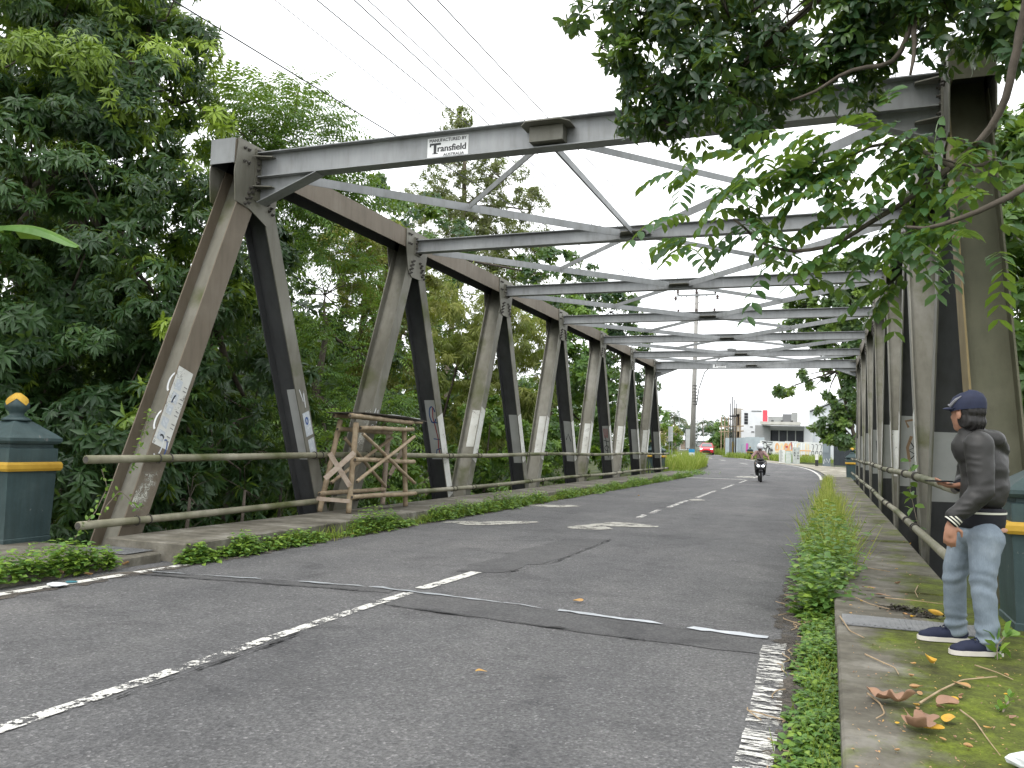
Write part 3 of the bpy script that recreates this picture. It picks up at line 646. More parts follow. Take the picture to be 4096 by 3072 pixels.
# rails with U-bolt clamps
def rail(side, z, y0, y1, r, wob):
    x = XL+.085 if side < 0 else XR-.13
    ys = np.arange(y0, y1+.01, .9); P = [(x+wob*.6*math.sin(y*.9), y, z+wob*math.sin(y*.55+z)-(.00 if side < 0 else 0)) for y in ys]
    o = MB().tube(P, [r*(1+.04*math.sin(y*3)) for y in ys], 12).build('rail', [M_PIPE], bridge, smooth=True)
    m = MB().tube([np.array(P[0])+(0, -.004, 0), np.array(P[0])+(0, .0, 0)], r*.8, 12); m.build('pipe_end', [M_BOLT], o)
    for i in range(8):
        for dz in (0, 1):
            if i == 0 and dz: continue
            yb = bot[i]+(1 if not dz else -1)*(z-ZBOT)/(ZT-ZBOT)*2.5
            for dy in ((-.09, .1) if side < 0 else (-.06, .09)):
                yy = yb+dy
                if yy < y0 or yy > y1: continue
                zz = np.interp(yy, ys, [p[2] for p in P]); c = np.array([np.interp(yy, ys, [p[0] for p in P]), yy, zz])
                a = np.linspace(0, 2*PI, 13); ring = [c+(r+.008)*np.array([math.cos(t), 0, math.sin(t)]) for t in a]
                MB().tube(ring, .008, 5).build('clamp', [M_BOLT], o)
rail(-1, 1.09, 7.05, 43.3, .047, .018); rail(-1, .36, 7.0, 43.3, .047, .014)
rail(1, 1.09, 8.3, 43.4, .045, .012); rail(1, .44, 8.25, 43.4, .045, .012)
# deck slab and floor beams under the road
MB().box(-6.6, .1, 7.72, 41.88, -.3, -.03).build('deck_slab', [M_CONC], bridge)
for y in bot[1:7]:
    m = MB(); m.box(XL-.2, XR+.2, y-.12, y+.12, -.94, -.32); m.build('floor_beam', [M_STEEL], bridge)
for x in (-7.3, 0.75):
    m = MB(); m.box(x-.1, x+.1, 7.72, 41.88, -.31, -.301); m.box(x-.02, x+.02, 7.72, 41.88, -.7, -.31); m.build('stringer', [M_STEEL], bridge)

# ================================================================== PLANTS
T_LANCE = (np.array([(0, 0, 0), (.42, -.5, .05), (.42, 0, 0), (.42, .5, .05), (1, 0, -.16)]), np.array([(0, 1, 2), (0, 2, 3), (1, 4, 2), (2, 4, 3)]))
T_OVAL = (np.array([(0, 0, 0), (.28, -.42, .04), (.3, 0, .0), (.28, .42, .04), (.68, -.42, .02), (.7, 0, -.03), (.68, .42, .02), (1, 0, -.14)]),
          np.array([(0, 1, 2), (0, 2, 3), (1, 4, 5), (1, 5, 2), (2, 5, 6), (2, 6, 3), (4, 7, 5), (5, 7, 6)]))
T_LOBE = (np.array([(0, 0, 0), (.12, -.3, .02), (.3, -.14, 0), (.38, -.52, .03), (.5, -.16, 0), (.62, -.5, .02), (.72, -.14, -.02), (.86, -.3, -.03), (1, 0, -.12),
                    (.86, .3, -.03), (.72, .14, -.02), (.62, .5, .02), (.5, .16, 0), (.38, .52, .03), (.3, .14, 0), (.12, .3, .02)]),
          np.array([(0, 1, 2), (0, 2, 14), (0, 14, 15), (2, 3, 4), (2, 4, 12), (2, 12, 14), (14, 12, 13), (4, 5, 6), (4, 6, 10), (4, 10, 12), (12, 10, 11), (6, 7, 8), (6, 8, 10), (10, 8, 9)]))
T_BLADE = (np.array([(0, -.5, 0), (0, .5, 0), (.5, -.4, .0), (.5, .4, .0), (.85, -.22, -.12), (.85, .22, -.12), (1, 0, -.26)]), np.array([(0, 1, 3), (0, 3, 2), (2, 3, 5), (2, 5, 4), (4, 5, 6)]))
def unit(A): return A/(np.linalg.norm(A, axis=-1, keepdims=True)+1e-9)
class Leaves:
    def __init__(s): s.P = []; s.D = []; s.N = []; s.L = []; s.W = []; s.T = []
    def add(s, P, D, Nn, L, W, T):
        n = len(P); s.P.append(P); s.D.append(unit(D)); s.N.append(Nn)
        for a, x in ((s.L, L), (s.W, W), (s.T, T)): a.append(np.broadcast_to(np.asarray(x, float), (n,)).copy())
    def build(s, name, tmpl, mat, parent):
        P, D, Nn, L, W, T = (np.concatenate(a) for a in (s.P, s.D, s.N, s.L, s.W, s.T))
        S = unit(np.cross(D, Nn)); Nn = np.cross(S, D); tv, tf = tmpl; k = len(tv)
        V = P[:, None]+D[:, None]*(tv[None, :, 0:1]*L[:, None, None])+S[:, None]*(tv[None, :, 1:2]*W[:, None, None])+Nn[:, None]*(tv[None, :, 2:3]*L[:, None, None])
        F = (tf[None]+np.arange(len(P))[:, None, None]*k).reshape(-1, 3)
        return mesh_np(name, V.reshape(-1, 3), F, mat, parent, attrs={'tint': np.repeat(np.clip(T, 0, 1), k)})
def rand_dirs(n): return unit(RNG.normal(size=(n, 3)))
UP = np.array([0, 0, 1.0])
def rosettes(Lv, C, O, k, length, wr, tint, droop=.5, spread=1.0):
    """k leaves around each centre C with outward axis O"""
    n = len(C); A = unit(np.cross(O, rand_dirs(n))); B = np.cross(O, A); ph0 = RNG.uniform(0, 2*PI, n)
    for j in range(k):
        ph = ph0+2*PI*j/k+RNG.normal(0, .25, n); t = A*np.cos(ph)[:, None]+B*np.sin(ph)[:, None]
        D = unit(O*RNG.uniform(.15, .7, n)[:, None]+t*spread-UP*droop*RNG.uniform(.5, 1.4, n)[:, None])
        Nn = unit(O+.35*rand_dirs(n)+UP*.35); L = length*RNG.uniform(.7, 1.2, n)
        Lv.add(C+t*.015, D, Nn, L, L*wr*RNG.uniform(.85, 1.15, n), tint+RNG.normal(0, .06, n))
def fronds(Lv, C, O, pairs, rl, ll, wr, tint, droop=.35):
    """pinnate leaves: rachis from C along O with leaflet pairs"""
    n = len(C); D0 = unit(O); S = unit(np.cross(D0, UP)+1e-3); Nn = np.cross(S, D0)
    for j in range(pairs):
        f = (j+.6)/pairs; p = C+D0*(rl*f)[:, None]-UP*(droop*rl*f*f)[:, None]; dd = unit(D0-UP*(2*droop*f))
        for sg in (-1, 1):
            D = unit(S*sg*.85+dd*.55-UP*RNG.uniform(.15, .5, n)[:, None]); L = ll*(1-.35*abs(f-.5))*RNG.uniform(.85, 1.1, n)
            Lv.add(p, D, unit(Nn+UP*.5+.25*rand_dirs(n)), L, L*wr, tint+RNG.normal(0, .05, n))
def crown_points(lobes, n, clump_r, shell=.55, up_bias=.15):
    """clump centres over the lobes, then leaf-spray points inside clumps; returns C,O,clump id"""
    lobes = [(np.asarray(c, float), np.asarray(r if hasattr(r, '__len__') else (r, r, r), float)) for c, r in lobes]
    wts = np.array([np.prod(r)**(2/3) for _, r in lobes]); wts /= wts.sum(); pick = RNG.choice(len(lobes), n, p=wts)
    C = np.array([lobes[i][0] for i in pick]); R = np.array([lobes[i][1] for i in pick]); d = unit(rand_dirs(n)+UP*up_bias)
    rad = RNG.uniform(shell, 1.0, n)**.7
    return C+d*R*rad[:, None], d, rad
def clumps(lobes, n_clump, per, cr, **kw):
    cc, cd_, rad = crown_points(lobes, n_clump, cr, **kw); idx = np.repeat(np.arange(n_clump), per)
    dd = unit(rand_dirs(len(idx))+cd_[idx]*.7+UP*.35); rr = cr*RNG.uniform(.55, 1.0, n_clump)[idx]*RNG.uniform(.6, 1.0, len(idx))
    return cc[idx]+dd*rr[:, None]*np.array([1, 1, .75]), dd, idx, cc
def limbs(base, path, lobes, cc, r0, mat, parent, twigs=40, name='trunk'):
    m = MB(); P = [np.asarray(base, float)]+[np.asarray(p, float) for p in path]
    n = len(P); m.tube(P, [r0*(1-.6*i/(n-1)) for i in range(n)], 9)
    for c, r in lobes:
        c = np.asarray(c, float); j = int(np.argmin([np.linalg.norm(p-c) for p in P[1:]]))+1; a = P[j]; mid = (a+c)/2+RNG.normal(0, .12, 3)*np.linalg.norm(c-a)*.5-np.array([0, 0, .05])
        m.tube([a, mid, c], [r0*.38, r0*.26, r0*.12], 6)
    ctr = [np.asarray(c, float) for c, _ in lobes]
    for k in RNG.choice(len(cc), min(twigs, len(cc)), replace=False):
        q = cc[k]; a = ctr[int(np.argmin([np.linalg.norm(q-c) for c in ctr]))]; mid = (a*.5+q*.5)+RNG.normal(0, .1, 3); m.tube([a, mid, q], [r0*.12, r0*.07, r0*.03], 5)
    return m.build(name, [mat], parent, smooth=True)
def gz(x, y): return float(ground_z(x, y))
def make_tree(name, label, base, path, lobes, n_clump, per, cr, kind, mat, r0=.16, bark=M_BARK, size=.2, young=.08, group=None, tint0=.28, twigs=40, shell=.5, cat='tree', k=9):
    e = empty(name, base, label, cat, group); C, O, idx, cc = clumps(lobes, n_clump, per, cr, shell=shell)
    ok_ = ~((C[:, 0] > -8.6) & (C[:, 0] < 2.0) & (C[:, 1] > 6.3) & (C[:, 1] < 43.5) & (C[:, 2] < 6.3)); C, O, idx = C[ok_], O[ok_], idx[ok_]
    size = size*(RNG.uniform(.7, 1.3, n_clump)[idx]); zt = np.array([c[2] for c in cc]); ty = np.where((RNG.random(n_clump) < young*(1+1.5*(zt > np.quantile(zt, .6)))), RNG.uniform(.55, .95, n_clump), RNG.uniform(tint0-.22, tint0+.2, n_clump))
    # young clumps only on their outer leaves
    tint = ty[idx]; Lv = Leaves(); tm = T_LANCE
    if kind == 'rosette': rosettes(Lv, C, O, k, size, .27, tint, .8)
    elif kind == 'pinnate': fronds(Lv, C, unit(O*[1, 1, .5]+.3*rand_dirs(len(C))), 7, size*2.4, size*.55, .3, tint)
    elif kind == 'fine': rosettes(Lv, C, O, 7, size, .34, tint, .15, .9)
    elif kind == 'oval': rosettes(Lv, C, O, 6, size, .48, tint, .35); tm = T_OVAL
    elif kind == 'bamboo': rosettes(Lv, C, unit(O*[1, 1, .3]-UP*.25), 8, size, .13, tint, 1.0, .8)
    elif kind == 'lobed': rosettes(Lv, C, O, 5, size, .72, tint, .55); tm = T_LOBE
    limbs(base, path, lobes, cc, r0, bark, e, twigs)
    Lv.build('crown', tm, mat, e); return e
def px_lobes(L): return [(atd(u, v, d), r) for u, v, d, r in L]
def tree_px(name, label, lob, base_xy, n, per, cr, kind, mat, **kw):
    lobes = px_lobes(lob); b = np.array([base_xy[0], base_xy[1], gz(*base_xy)-.3]); c = np.mean([l[0] for l in lobes], 0)
    top_ = max((l[0] for l in lobes), key=lambda q: q[2]); p1 = b*.6+np.array([c[0], c[1], c[2]])*.4+np.array([.25, -.2, 0])
    return make_tree(name, label, b, [p1, c*.75+b*.25*0+np.array([b[0], b[1], c[2]])*.25, c*.35+top_*.65], lobes, n, per, cr, kind, mat, **kw)
# --- the dark broad-leaved trees crowding the left side
tree_px('broadleaf_tree', 'tall dark glossy tree with lime green young shoots behind the big green pillar',
        [(330, 420, 16.5, 1.7), (560, 260, 16.5, 1.25), (600, 90, 16.8, .8), (430, 60, 16.8, .9), (200, 130, 16.5, 1.2), (700, 420, 16.3, .7), (620, 560, 16, 1.25), (120, 750, 15.5, 1.7), (430, 900, 15, 1.7), (780, 800, 16, 1.0), (250, 1250, 14.5, 1.7), (640, 1200, 14.8, 1.5), (-120, 1100, 15, 1.8)], (-13.6, 10.8), 300, 26, .58, 'rosette', L_DARK, r0=.26, size=.185, young=.13, k=9, twigs=60)
tree_px('broadleaf_tree', 'dark shaggy tree hanging low behind the first sloping post of the truss',
        [(150, 1650, 14, 1.5), (500, 1650, 13.6, 1.5), (820, 1450, 14.5, 1.3), (930, 1100, 16, 1.1), (850, 1800, 13.8, 1.2), (420, 1980, 13.2, 1.1), (1010, 1650, 15.5, 1.0)], (-11.8, 10.6), 190, 24, .52, 'rosette', L_DARK, r0=.2, size=.18, young=.04, k=9, tint0=.2)  # lower tint puts the thicket's deep shade into the leaf colour
tree_px('broadleaf_tree', 'very tall dark tree rising above the lime-tipped tree on the far bank of leaves',
        [(60, 60, 21, 2.4), (300, 100, 22, 1.9), (180, -100, 21.5, 2.2), (470, 0, 22, 1.3), (-150, 500, 20, 2.4), (0, 1000, 20, 2.5), (400, 1300, 20.5, 2.6), (750, 1450, 21, 2.2), (200, 1750, 18.5, 2.4), (640, 1850, 18, 2.0)], (-18.5, 13.0), 230, 12, .7, 'rosette', L_DARK, r0=.34, size=.32, young=.0, k=9, tint0=.16)
tree_px('feathery_tree', 'slender tree with feathery compound leaves standing up behind the portal corner',
        [(1150, 520, 23, 1.3), (1280, 640, 23, 1.1), (1010, 520, 22, .9), (1200, 345, 24, .42), (1120, 800, 22, 1.2), (1330, 900, 23, 1.0), (900, 480, 21, .8)], (-15.2, 17.5), 170, 10, .5, 'pinnate', L_MID, r0=.11, size=.3, young=.1, tint0=.42, shell=.3)
tree_px('feathery_tree', 'bushy tree with bright compound leaves seen between the first pair of diagonals',
        [(1300, 1180, 22, 1.3), (1420, 1400, 21.5, 1.3), (1240, 1480, 21, 1.0), (1350, 1650, 20, 1.2), (1180, 1750, 19, 1.0), (1480, 1750, 20, 1.0), (1300, 1900, 18, 1.0)], (-13.4, 18.0), 150, 9, .5, 'pinnate', L_MID, r0=.16, size=.26, young=.16, tint0=.42)
tree_px('yellowish_tree', 'yellowish fine-leaved tree behind the second overhead beam',
        [(1560, 1060, 25, 1.2), (1480, 1150, 25, 1.0), (1600, 1300, 24, 1.0), (1500, 1450, 24, .9), (1660, 1180, 26, .9), (1400, 1000, 26, .8)], (-14.6, 21.5), 200, 22, .38, 'fine', L_YEL, r0=.14, size=.13, young=.2, tint0=.5)
tree_px('wispy_tree', 'tall wispy tree with thin open crown above the overhead bracing',
        [(1830, 480, 44, .9), (1800, 640, 44, 1.6), (1900, 800, 44, 2.0), (2010, 720, 44, 1.2), (1780, 900, 44, 1.8), (1980, 950, 44, 2.0), (2120, 840, 45, 1.3), (1880, 1080, 43, 2.2), (2100, 1050, 44, 1.8), (1690, 800, 45, 1.2)], (-19.5, 38.0), 360, 16, .55, 'fine', L_FINE, r0=.22, size=.17, young=.15, tint0=.5, twigs=200, shell=.3, bark=M_BARKL)
tree_px('bamboo_clump', 'drooping yellow-green bamboo clump behind the third diagonal pair',
        [(1850, 1250, 30, 1.6), (2000, 1350, 30, 1.4), (1800, 1500, 29, 1.4), (2080, 1550, 30, 1.2), (1950, 1650, 29, 1.4), (2120, 1330, 31, 1.0)], (-15.4, 25.5), 230, 12, .5, 'bamboo', L_BAMB, r0=.07, size=.3, young=.2, tint0=.5, cat='bamboo', shell=.4)
tree_px('leafy_tree', 'mid green leafy tree behind the fourth diagonal pair',
        [(2230, 1250, 38, 1.4), (2330, 1350, 38, 1.3), (2250, 1500, 37, 1.4), (2380, 1560, 38, 1.2), (2300, 1720, 36, 1.4), (2180, 1750, 35, 1.2), (2420, 1750, 38, 1.1)], (-14.2, 34.0), 190, 14, .5, 'oval', L_MID, r0=.16, size=.2, young=.14, tint0=.48, k=7)
tree_px('leafy_tree', 'dark leafy tree just beyond the last diagonals at the far bridge end',
        [(2500, 1400, 50, 1.5), (2440, 1250, 50, 1.6), (2560, 1500, 51, 1.2), (2530, 1650, 50, 1.3), (2450, 1600, 49, 1.5), (2330, 1180, 50, 1.6), (2570, 1770, 50, .9)], (-15.0, 46.0), 190, 14, .6, 'oval', L_OVER, r0=.2, size=.24, young=.03, tint0=.5)
tree_px('leafy_tree', 'broad dark tree filling the gap behind the yellowish tree',
        [(1700, 1000, 36, 2.2), (1550, 1300, 34, 2.2), (1750, 1400, 35, 2.0), (1400, 1600, 31, 2.0), (1650, 1700, 32, 2.0), (1950, 1800, 34, 1.8), (1450, 850, 37, 1.6), (2180, 1100, 40, 1.5)], (-19.8, 29.0), 240, 13, .6, 'oval', L_OVER, r0=.25, size=.26, young=.03, tint0=.55)
tree_px('leafy_tree', 'dim tree in the deep shade behind the feathery trees',
        [(1120, 1000, 30, 1.8), (1050, 1350, 29, 1.7), (1180, 1650, 27, 1.8), (950, 1750, 25, 1.8), (1350, 1500, 30, 1.7)], (-19.5, 20.0), 150, 13, .6, 'rosette', L_DARK, r0=.22, size=.28, young=.02, tint0=.3)
for bx, by, lob_, lb in ((-14.5, 3.6, [((-13.2, 4.2, 5.6), 2.2), ((-14.2, 2.2, 4.4), 2.0), ((-12.6, 5.6, 8.4), 2.3), ((-15, 5.6, 3.0), 1.8), ((-11.6, 3.2, 7.6), 1.9)], 'leafy tree added out of view on the near left bank to shade the thicket'), (-16.5, 7.5, [((-15.5, 8, 4), 2.0), ((-16, 7, 8), 2.4), ((-14.6, 7.2, 1.2), 1.6)], 'bushy tree added out of view behind the banana plant to shade the thicket')):
    b_ = np.array([bx, by, gz(bx, by)-.2]); make_tree('broadleaf_tree', lb, b_, [b_+[.2, .1, 3.5], b_+[.6, .4, 6]], lob_, 110, 12, .6, 'rosette', L_DARK, r0=.25, size=.28, young=.05, tint0=.25, twigs=20)  # unseen trees, added left of the view to shade the thicket
# understory shrubs below and behind the left rails
shr = [(520, 1950, 12.2, .8), (760, 1990, 12.6, .75), (980, 1960, 13.5, .85), (1130, 1900, 15.5, .8), (1560, 1880, 18.5, .9), (1680, 1950, 20, .8), (1850, 1900, 22, .9), (2050, 1860, 25, .9), (1960, 1700, 26, 1.0), (2180, 1850, 29, .9), (2320, 1830, 33, 1.0), (2450, 1830, 38, 1.0), (600, 1800, 13.0, .9)]
slab_ = ['low dark shrub beside the foot of the first truss post', 'low shrub under the near end of the left rails', 'broad shrub just past the first truss post', 'shrub behind the foot of the second diagonal',
         'ferny shrub behind the bamboo stand', 'light green shrub just past the bamboo stand', 'shrub behind the graffiti-marked diagonal', 'shrub behind the white-banded third diagonal', 'tall bright shrub between the third diagonal pair',
         'shrub behind the fourth diagonal pair', 'shrub behind the fifth diagonal pair', 'shrub behind the sixth diagonal pair', 'dark shrub wedged behind the first truss post']
for (u, v, d, r), lb in zip(shr, slab_):
    c = atd(u, v, d); b = np.array([c[0]-.2, c[1]+.1, max(gz(c[0], c[1]), c[2]-2.2)-.1]); br = u > 1500
    make_tree('shrub', lb, b, [b*.5+c*.5, c], [(c, (r, r, r*.9)), (c+np.array([.2, .5, -.7]), (r, r, r))], 26, 12, .36, 'rosette' if not br else 'oval', L_DARK if not br else L_MID, r0=.05, size=.2 if not br else .17, young=.18 if br else .05, tint0=.5 if br else .25, twigs=10, cat='shrub', k=8)
# a banana leaf reaching in from the left
e = empty('banana_plant', (-12.2, 8.2, gz(-12.2, 8.2)-.1), 'pale green torn banana leaf stretching in front of the dark trees', 'banana plant')
b0 = np.array([-12.2, 8.2, gz(-12.2, 8.2)-.1]); cr_ = np.array([-12.2, 8.2, 3.2])
MB().tube([b0, b0*.5+cr_*.5+[.05, 0, 0], cr_], [.13, .11, .07], 10).build('stem', [simple('banana_stem', (.1, .13, .04), (.18, .2, .07), 5, .6)], e, smooth=True)
M_BAN = leaf_mat('banana_leaf', (.06, .14, .03), (.13, .27, .06), (.28, .42, .13), .4, .35)
def banana_leaf(P, wd, e):
    P = np.array(P, float); n = len(P); T = unit(np.gradient(P, axis=0)); S = unit(np.cross(T, UP)); V = []; F = []; tint = []
    for i in range(n):
        f = i/(n-1); ww = wd*(.35+.65*math.sin(PI*min(1, f*.8+.15)))*(1 if i < n-1 else .6)
        for sg in (-1, 1):
            for q in (.06, .55, 1): V.append(P[i]+S[i]*sg*ww*q*random.uniform(.85, 1.05)-UP*(.55*ww*q*q)); tint.append(.75 if q < .1 else random.uniform(.3, .6))
    for i in range(n-1):
        for sgo in (0, 3):
            for q in (0, 1):
                if q == 1 and random.random() < .25: continue
                a = i*6+sgo+q; F.append((a, a+1, a+7, a+6))
        F.append((i*6, i*6+6, i*6+9, i*6+3))
    mesh_np('leaf', V, F, M_BAN, e, attrs={'tint': tint})
a0, a1, a2 = cr_, ony(0, 905, 8.0), ony(320, 985, 8.1)
Q = [a0, a0*.5+a1*.5+[0, 0, .3]]+[a1*(1-f)+a2*f+UP*(.12*math.sin(PI*f)) for f in np.linspace(0, 1, 12)]
banana_leaf(Q, .25, e); banana_leaf([cr_, cr_+[.1, .3, .9], cr_+[.2, .8, 1.3], cr_+[.3, 1.4, 1.2]], .2, e); banana_leaf([cr_, cr_+[-.4, -.3, .8], cr_+[-1, -.7, 1.0], cr_+[-1.6, -1.0, .6]], .2, e)

# --- right side: overhanging trees
def branch_tree(name, label, base, paths, leafer, bark, cat='tree'):
    e = empty(name, base, label, cat); m = MB()
    for P, r in paths:
        P = smooth_line(resample(P, .12), 2); n = len(P); P = P+np.cumsum(RNG.normal(0, .004, P.shape), 0); m.tube(P, np.linspace(r[0], r[1], n), 7)
    m.build('trunk', [bark], e, smooth=True); leafer(e); return e
bp = [ony(u, v, y) for u, v, y in ((4150, -150, 6.7), (4096, 30, 6.8), (4023, 422, 6.9), (3933, 572, 7), (3812, 669, 7), (3625, 826, 7.05), (3485, 900, 7.1), (3357, 994, 7.1), (3185, 1024, 7.1), (3065, 1003, 7.1), (2988, 925, 7.1), (2937, 880, 7.1))]
tw2 = [ony(u, v, y) for u, v, y in ((4200, 640, 6.6), (4095, 763, 6.6), (3950, 820, 6.6), (3828, 883, 6.6), (3743, 921, 6.6), (3660, 922, 6.6), (3588, 908, 6.6))]
tw3 = [ony(u, v, y) for u, v, y in ((3700, -120, 7.9), (3657, 69, 8), (3600, 200, 8), (3580, 257, 8), (3391, 266, 8), (3300, 340, 8), (3211, 394, 8), (3120, 398, 8))]
tw4 = [ony(u, v, y) for u, v, y in ((3640, -60, 8.2), (3597, 43, 8.2), (3537, 120, 8.2), (3400, 140, 8.2), (3300, 190, 8.2), (3228, 206, 8.2))]
tw5 = [ony(u, v, y) for u, v, y in ((3812, 669, 7), (3600, 560, 7.1), (3460, 575, 7.2), (3383, 643, 7.2), (3250, 655, 7.2), (3143, 651, 7.2))]
tw6 = [ony(u, v, y) for u, v, y in ((3657, 69, 8), (3668, 200, 7.8), (3650, 320, 7.7))]
tw7 = [ony(u, v, y) for u, v, y in ((3933, 572, 7), (4000, 640, 6.9), (3900, 700, 6.8), (3850, 650, 6.8), (3700, 640, 6.7))]
trunkR = np.array([3.4, 5.6, -.3]); topR = np.array([2.9, 6.4, 5.2])
def near_leaf(e):
    Lv = Leaves()
    spots = []
    for path, n in ((bp[4:], 10), (tw2[2:], 5), (tw5, 16), (tw7, 5)):
        P = resample(path, .05)
        for k in np.linspace(2, len(P)-1, n).astype(int): spots.append(P[k]+RNG.normal(0, .04, 3))
    extra = [(2800, 640), (2900, 700), (2760, 720), (2720, 860), (2860, 850), (2950, 780), (3050, 720), (2700, 960), (2760, 930), (3000, 880), (3120, 760), (3230, 780), (3320, 760), (3400, 800), (3270, 560), (3150, 560), (3380, 520), (3500, 500), (3100, 640), (3480, 700),
             (3560, 720), (3640, 640), (3700, 520), (3850, 600), (3600, 420), (3550, 1130), (3620, 1080), (3350, 1080), (3450, 1000), (3540, 990), (3100, 1030), (3600, 960), (3680, 980), (3760, 900), (3980, 1050), (3420, 620), (3300, 880), (3200, 860), (3450, 850), (3900, 880), (3830, 760), (3330, 680), (2850, 760), (3020, 640), (3590, 820)]
    spots += [ony(u+RNG.normal(0, 15), v+RNG.normal(0, 15), RNG.uniform(6.7, 7.3)) for u, v in extra]
    C = np.array(spots); C = np.repeat(C, 2, 0)+RNG.normal(0, .06, (len(C)*2, 3)); O = unit(RNG.normal(0, 1, C.shape)*[1, .7, .35]+np.array([-.5, -.1, -.1]))
    fronds(Lv, C, O, 5, RNG.uniform(.28, .42, len(C)), .15, .5, np.where(RNG.random(len(C)) < .1, .85, RNG.uniform(.15, .65, len(C))), .5)
    Lv.build('crown', T_OVAL, L_BRANCH, e)
branch_tree('overhanging_tree', 'roadside tree whose long thin branch with paired leaflets droops across the portal', trunkR,
            [([trunkR, trunkR*.5+topR*.5+[.1, -.1, 0], topR, bp[0]], (.2, .045)), (bp, (.036, .01)), ([topR+[0, 0, -1.2], tw2[0]], (.06, .03)), (tw2, (.03, .012)), (tw5, (.022, .006)), (tw7, (.02, .006))], near_leaf, M_BARK)
trunk2 = np.array([4.6, 8.2, -.5]); top2 = np.array([3.2, 8.4, 7.6])
def mass_leaf(e):
    Lv = Leaves()
    lob = px_lobes([(2560, 60, 9.6, .62), (2760, 200, 9.4, .72), (2640, 330, 9.3, .55), (2920, 80, 9.5, .75), (2900, 330, 9.2, .6), (3150, 60, 9.4, .7), (3180, 250, 9.3, .5), (3400, 40, 9.3, .6), (2760, 440, 9.2, .4), (2680, 500, 9.1, .24), (2440, -20, 9.6, .45), (2400, 190, 9.6, .15), (2620, 120, 9.6, .5), (3620, 0, 9.2, .5), (3800, 60, 9.0, .5), (3990, 60, 8.8, .5), (4080, 200, 8.7, .4), (3420, 240, 9.2, .35), (3300, 330, 9.1, .3), (3500, 170, 9.2, .3)])
    lob_out = [(np.array(q_, float), r_) for q_, r_ in (((2.6, 6.4, 7.0), 1.5), ((3.4, 4.2, 6.6), 1.6), ((1.4, 7.4, 8.4), 1.4), ((2.9, 8.6, 6.2), 1.3), ((2.2, 2.4, 7.2), 1.4), ((4.4, 6.8, 5.0), 1.4))]  # extra crown lobes beyond the view, added to shade the right column
    C2_, O2_, i2_, _ = clumps(lob_out, 130, 12, .5, shell=.3); rosettes(Lv, C2_, O2_, 5, .17, .42, RNG.uniform(.05, .6, 130)[i2_], .45)
    C, O, idx, cc = clumps(lob, 240, 8, .21, shell=.3); ty = np.where(RNG.random(240) < .08, .8, RNG.uniform(.1, .65, 240))
    rosettes(Lv, C, O, 5, .14, .42, ty[idx], .5); Lv.build('crown', T_OVAL, L_OVER, e)
    m = MB()
    for c, r in lob: m.tube([top2, top2*.45+np.asarray(c)*.55+[0, 0, .35], c], [.05, .03, .008], 5)
    for k in RNG.choice(240, 120, replace=False):
        c = min((np.asarray(l[0]) for l in lob), key=lambda q: np.linalg.norm(q-cc[k])); m.tube([c, cc[k]], [.008, .004], 4)
    m.build('branches', [M_BARK], e, smooth=True)
branch_tree('overhanging_tree', 'dense dark crown hanging over the right half of the portal beam', trunk2,
            [([trunk2, trunk2*.5+top2*.5+[.2, 0, 0], top2], (.26, .12)), ([top2, tw3[0]], (.08, .05)), (tw3, (.032, .012)), ([top2, tw4[0]], (.06, .04)), (tw4, (.028, .01)), (tw6, (.03, .012))], mass_leaf, M_BARK)
tree_px('broadleaf_tree', 'leafy tree behind the right truss at the edge of the walkway',
        [(4050, 1150, 13, .9), (4120, 1450, 12.5, .8), (4050, 900, 14, .9), (4080, 1700, 12, .7), (4130, 1300, 13.5, 1.0), (4030, 1950, 12, .6), (3700, 900, 17, 1.1), (4000, 650, 15, .8)], (4.2, 12.6), 130, 13, .38, 'oval', L_MID, r0=.14, size=.2, young=.1, tint0=.42, k=7)
tree_px('broadleaf_tree', 'shady tree deeper behind the right truss',
        [(4060, 1500, 18, 1.2), (4060, 1100, 19, 1.3), (4080, 1850, 17, 1.1), (3950, 900, 20, 1.3), (3820, 700, 21, 1.2), (4090, 700, 18, 1.1)], (6.4, 17.2), 130, 12, .5, 'rosette', L_DARK, r0=.18, size=.24, young=.05, tint0=.3)
tree_px('breadfruit_tree', 'breadfruit tree with lobed leaves leaning over the far end of the bridge',
        [(3330, 1110, 47, 1.1), (3400, 1240, 47, 1.3), (3230, 1230, 47, .9), (3180, 1330, 48, .6), (3360, 1350, 47, 1.0), (3430, 1450, 47, .8), (3440, 1100, 47, 1.0), (3260, 1340, 48, .7), (3420, 1560, 47, (.7, .6, .45)), (3390, 1630, 47, (.8, .6, .32)), (3310, 1700, 47.5, (1.0, .6, .28)), (3410, 1690, 47, (.7, .6, .35)), (3360, 1745, 47, (.85, .6, .26)), (3410, 1770, 47, (.6, .5, .3)), (3400, 1500, 47, .6), (3200, 1505, 48, .34), (3110, 1570, 48, .22), (3160, 1545, 48, .3), (3250, 1550, 48, .28), (3310, 1590, 47.5, .3), (3330, 1650, 48, (.8, .5, .18)), (3290, 1500, 48, .3)],
        (1.7, 46.8), 330, 9, .3, 'lobed', L_BREAD, r0=.12, size=.3, young=.14, tint0=.5, twigs=150)
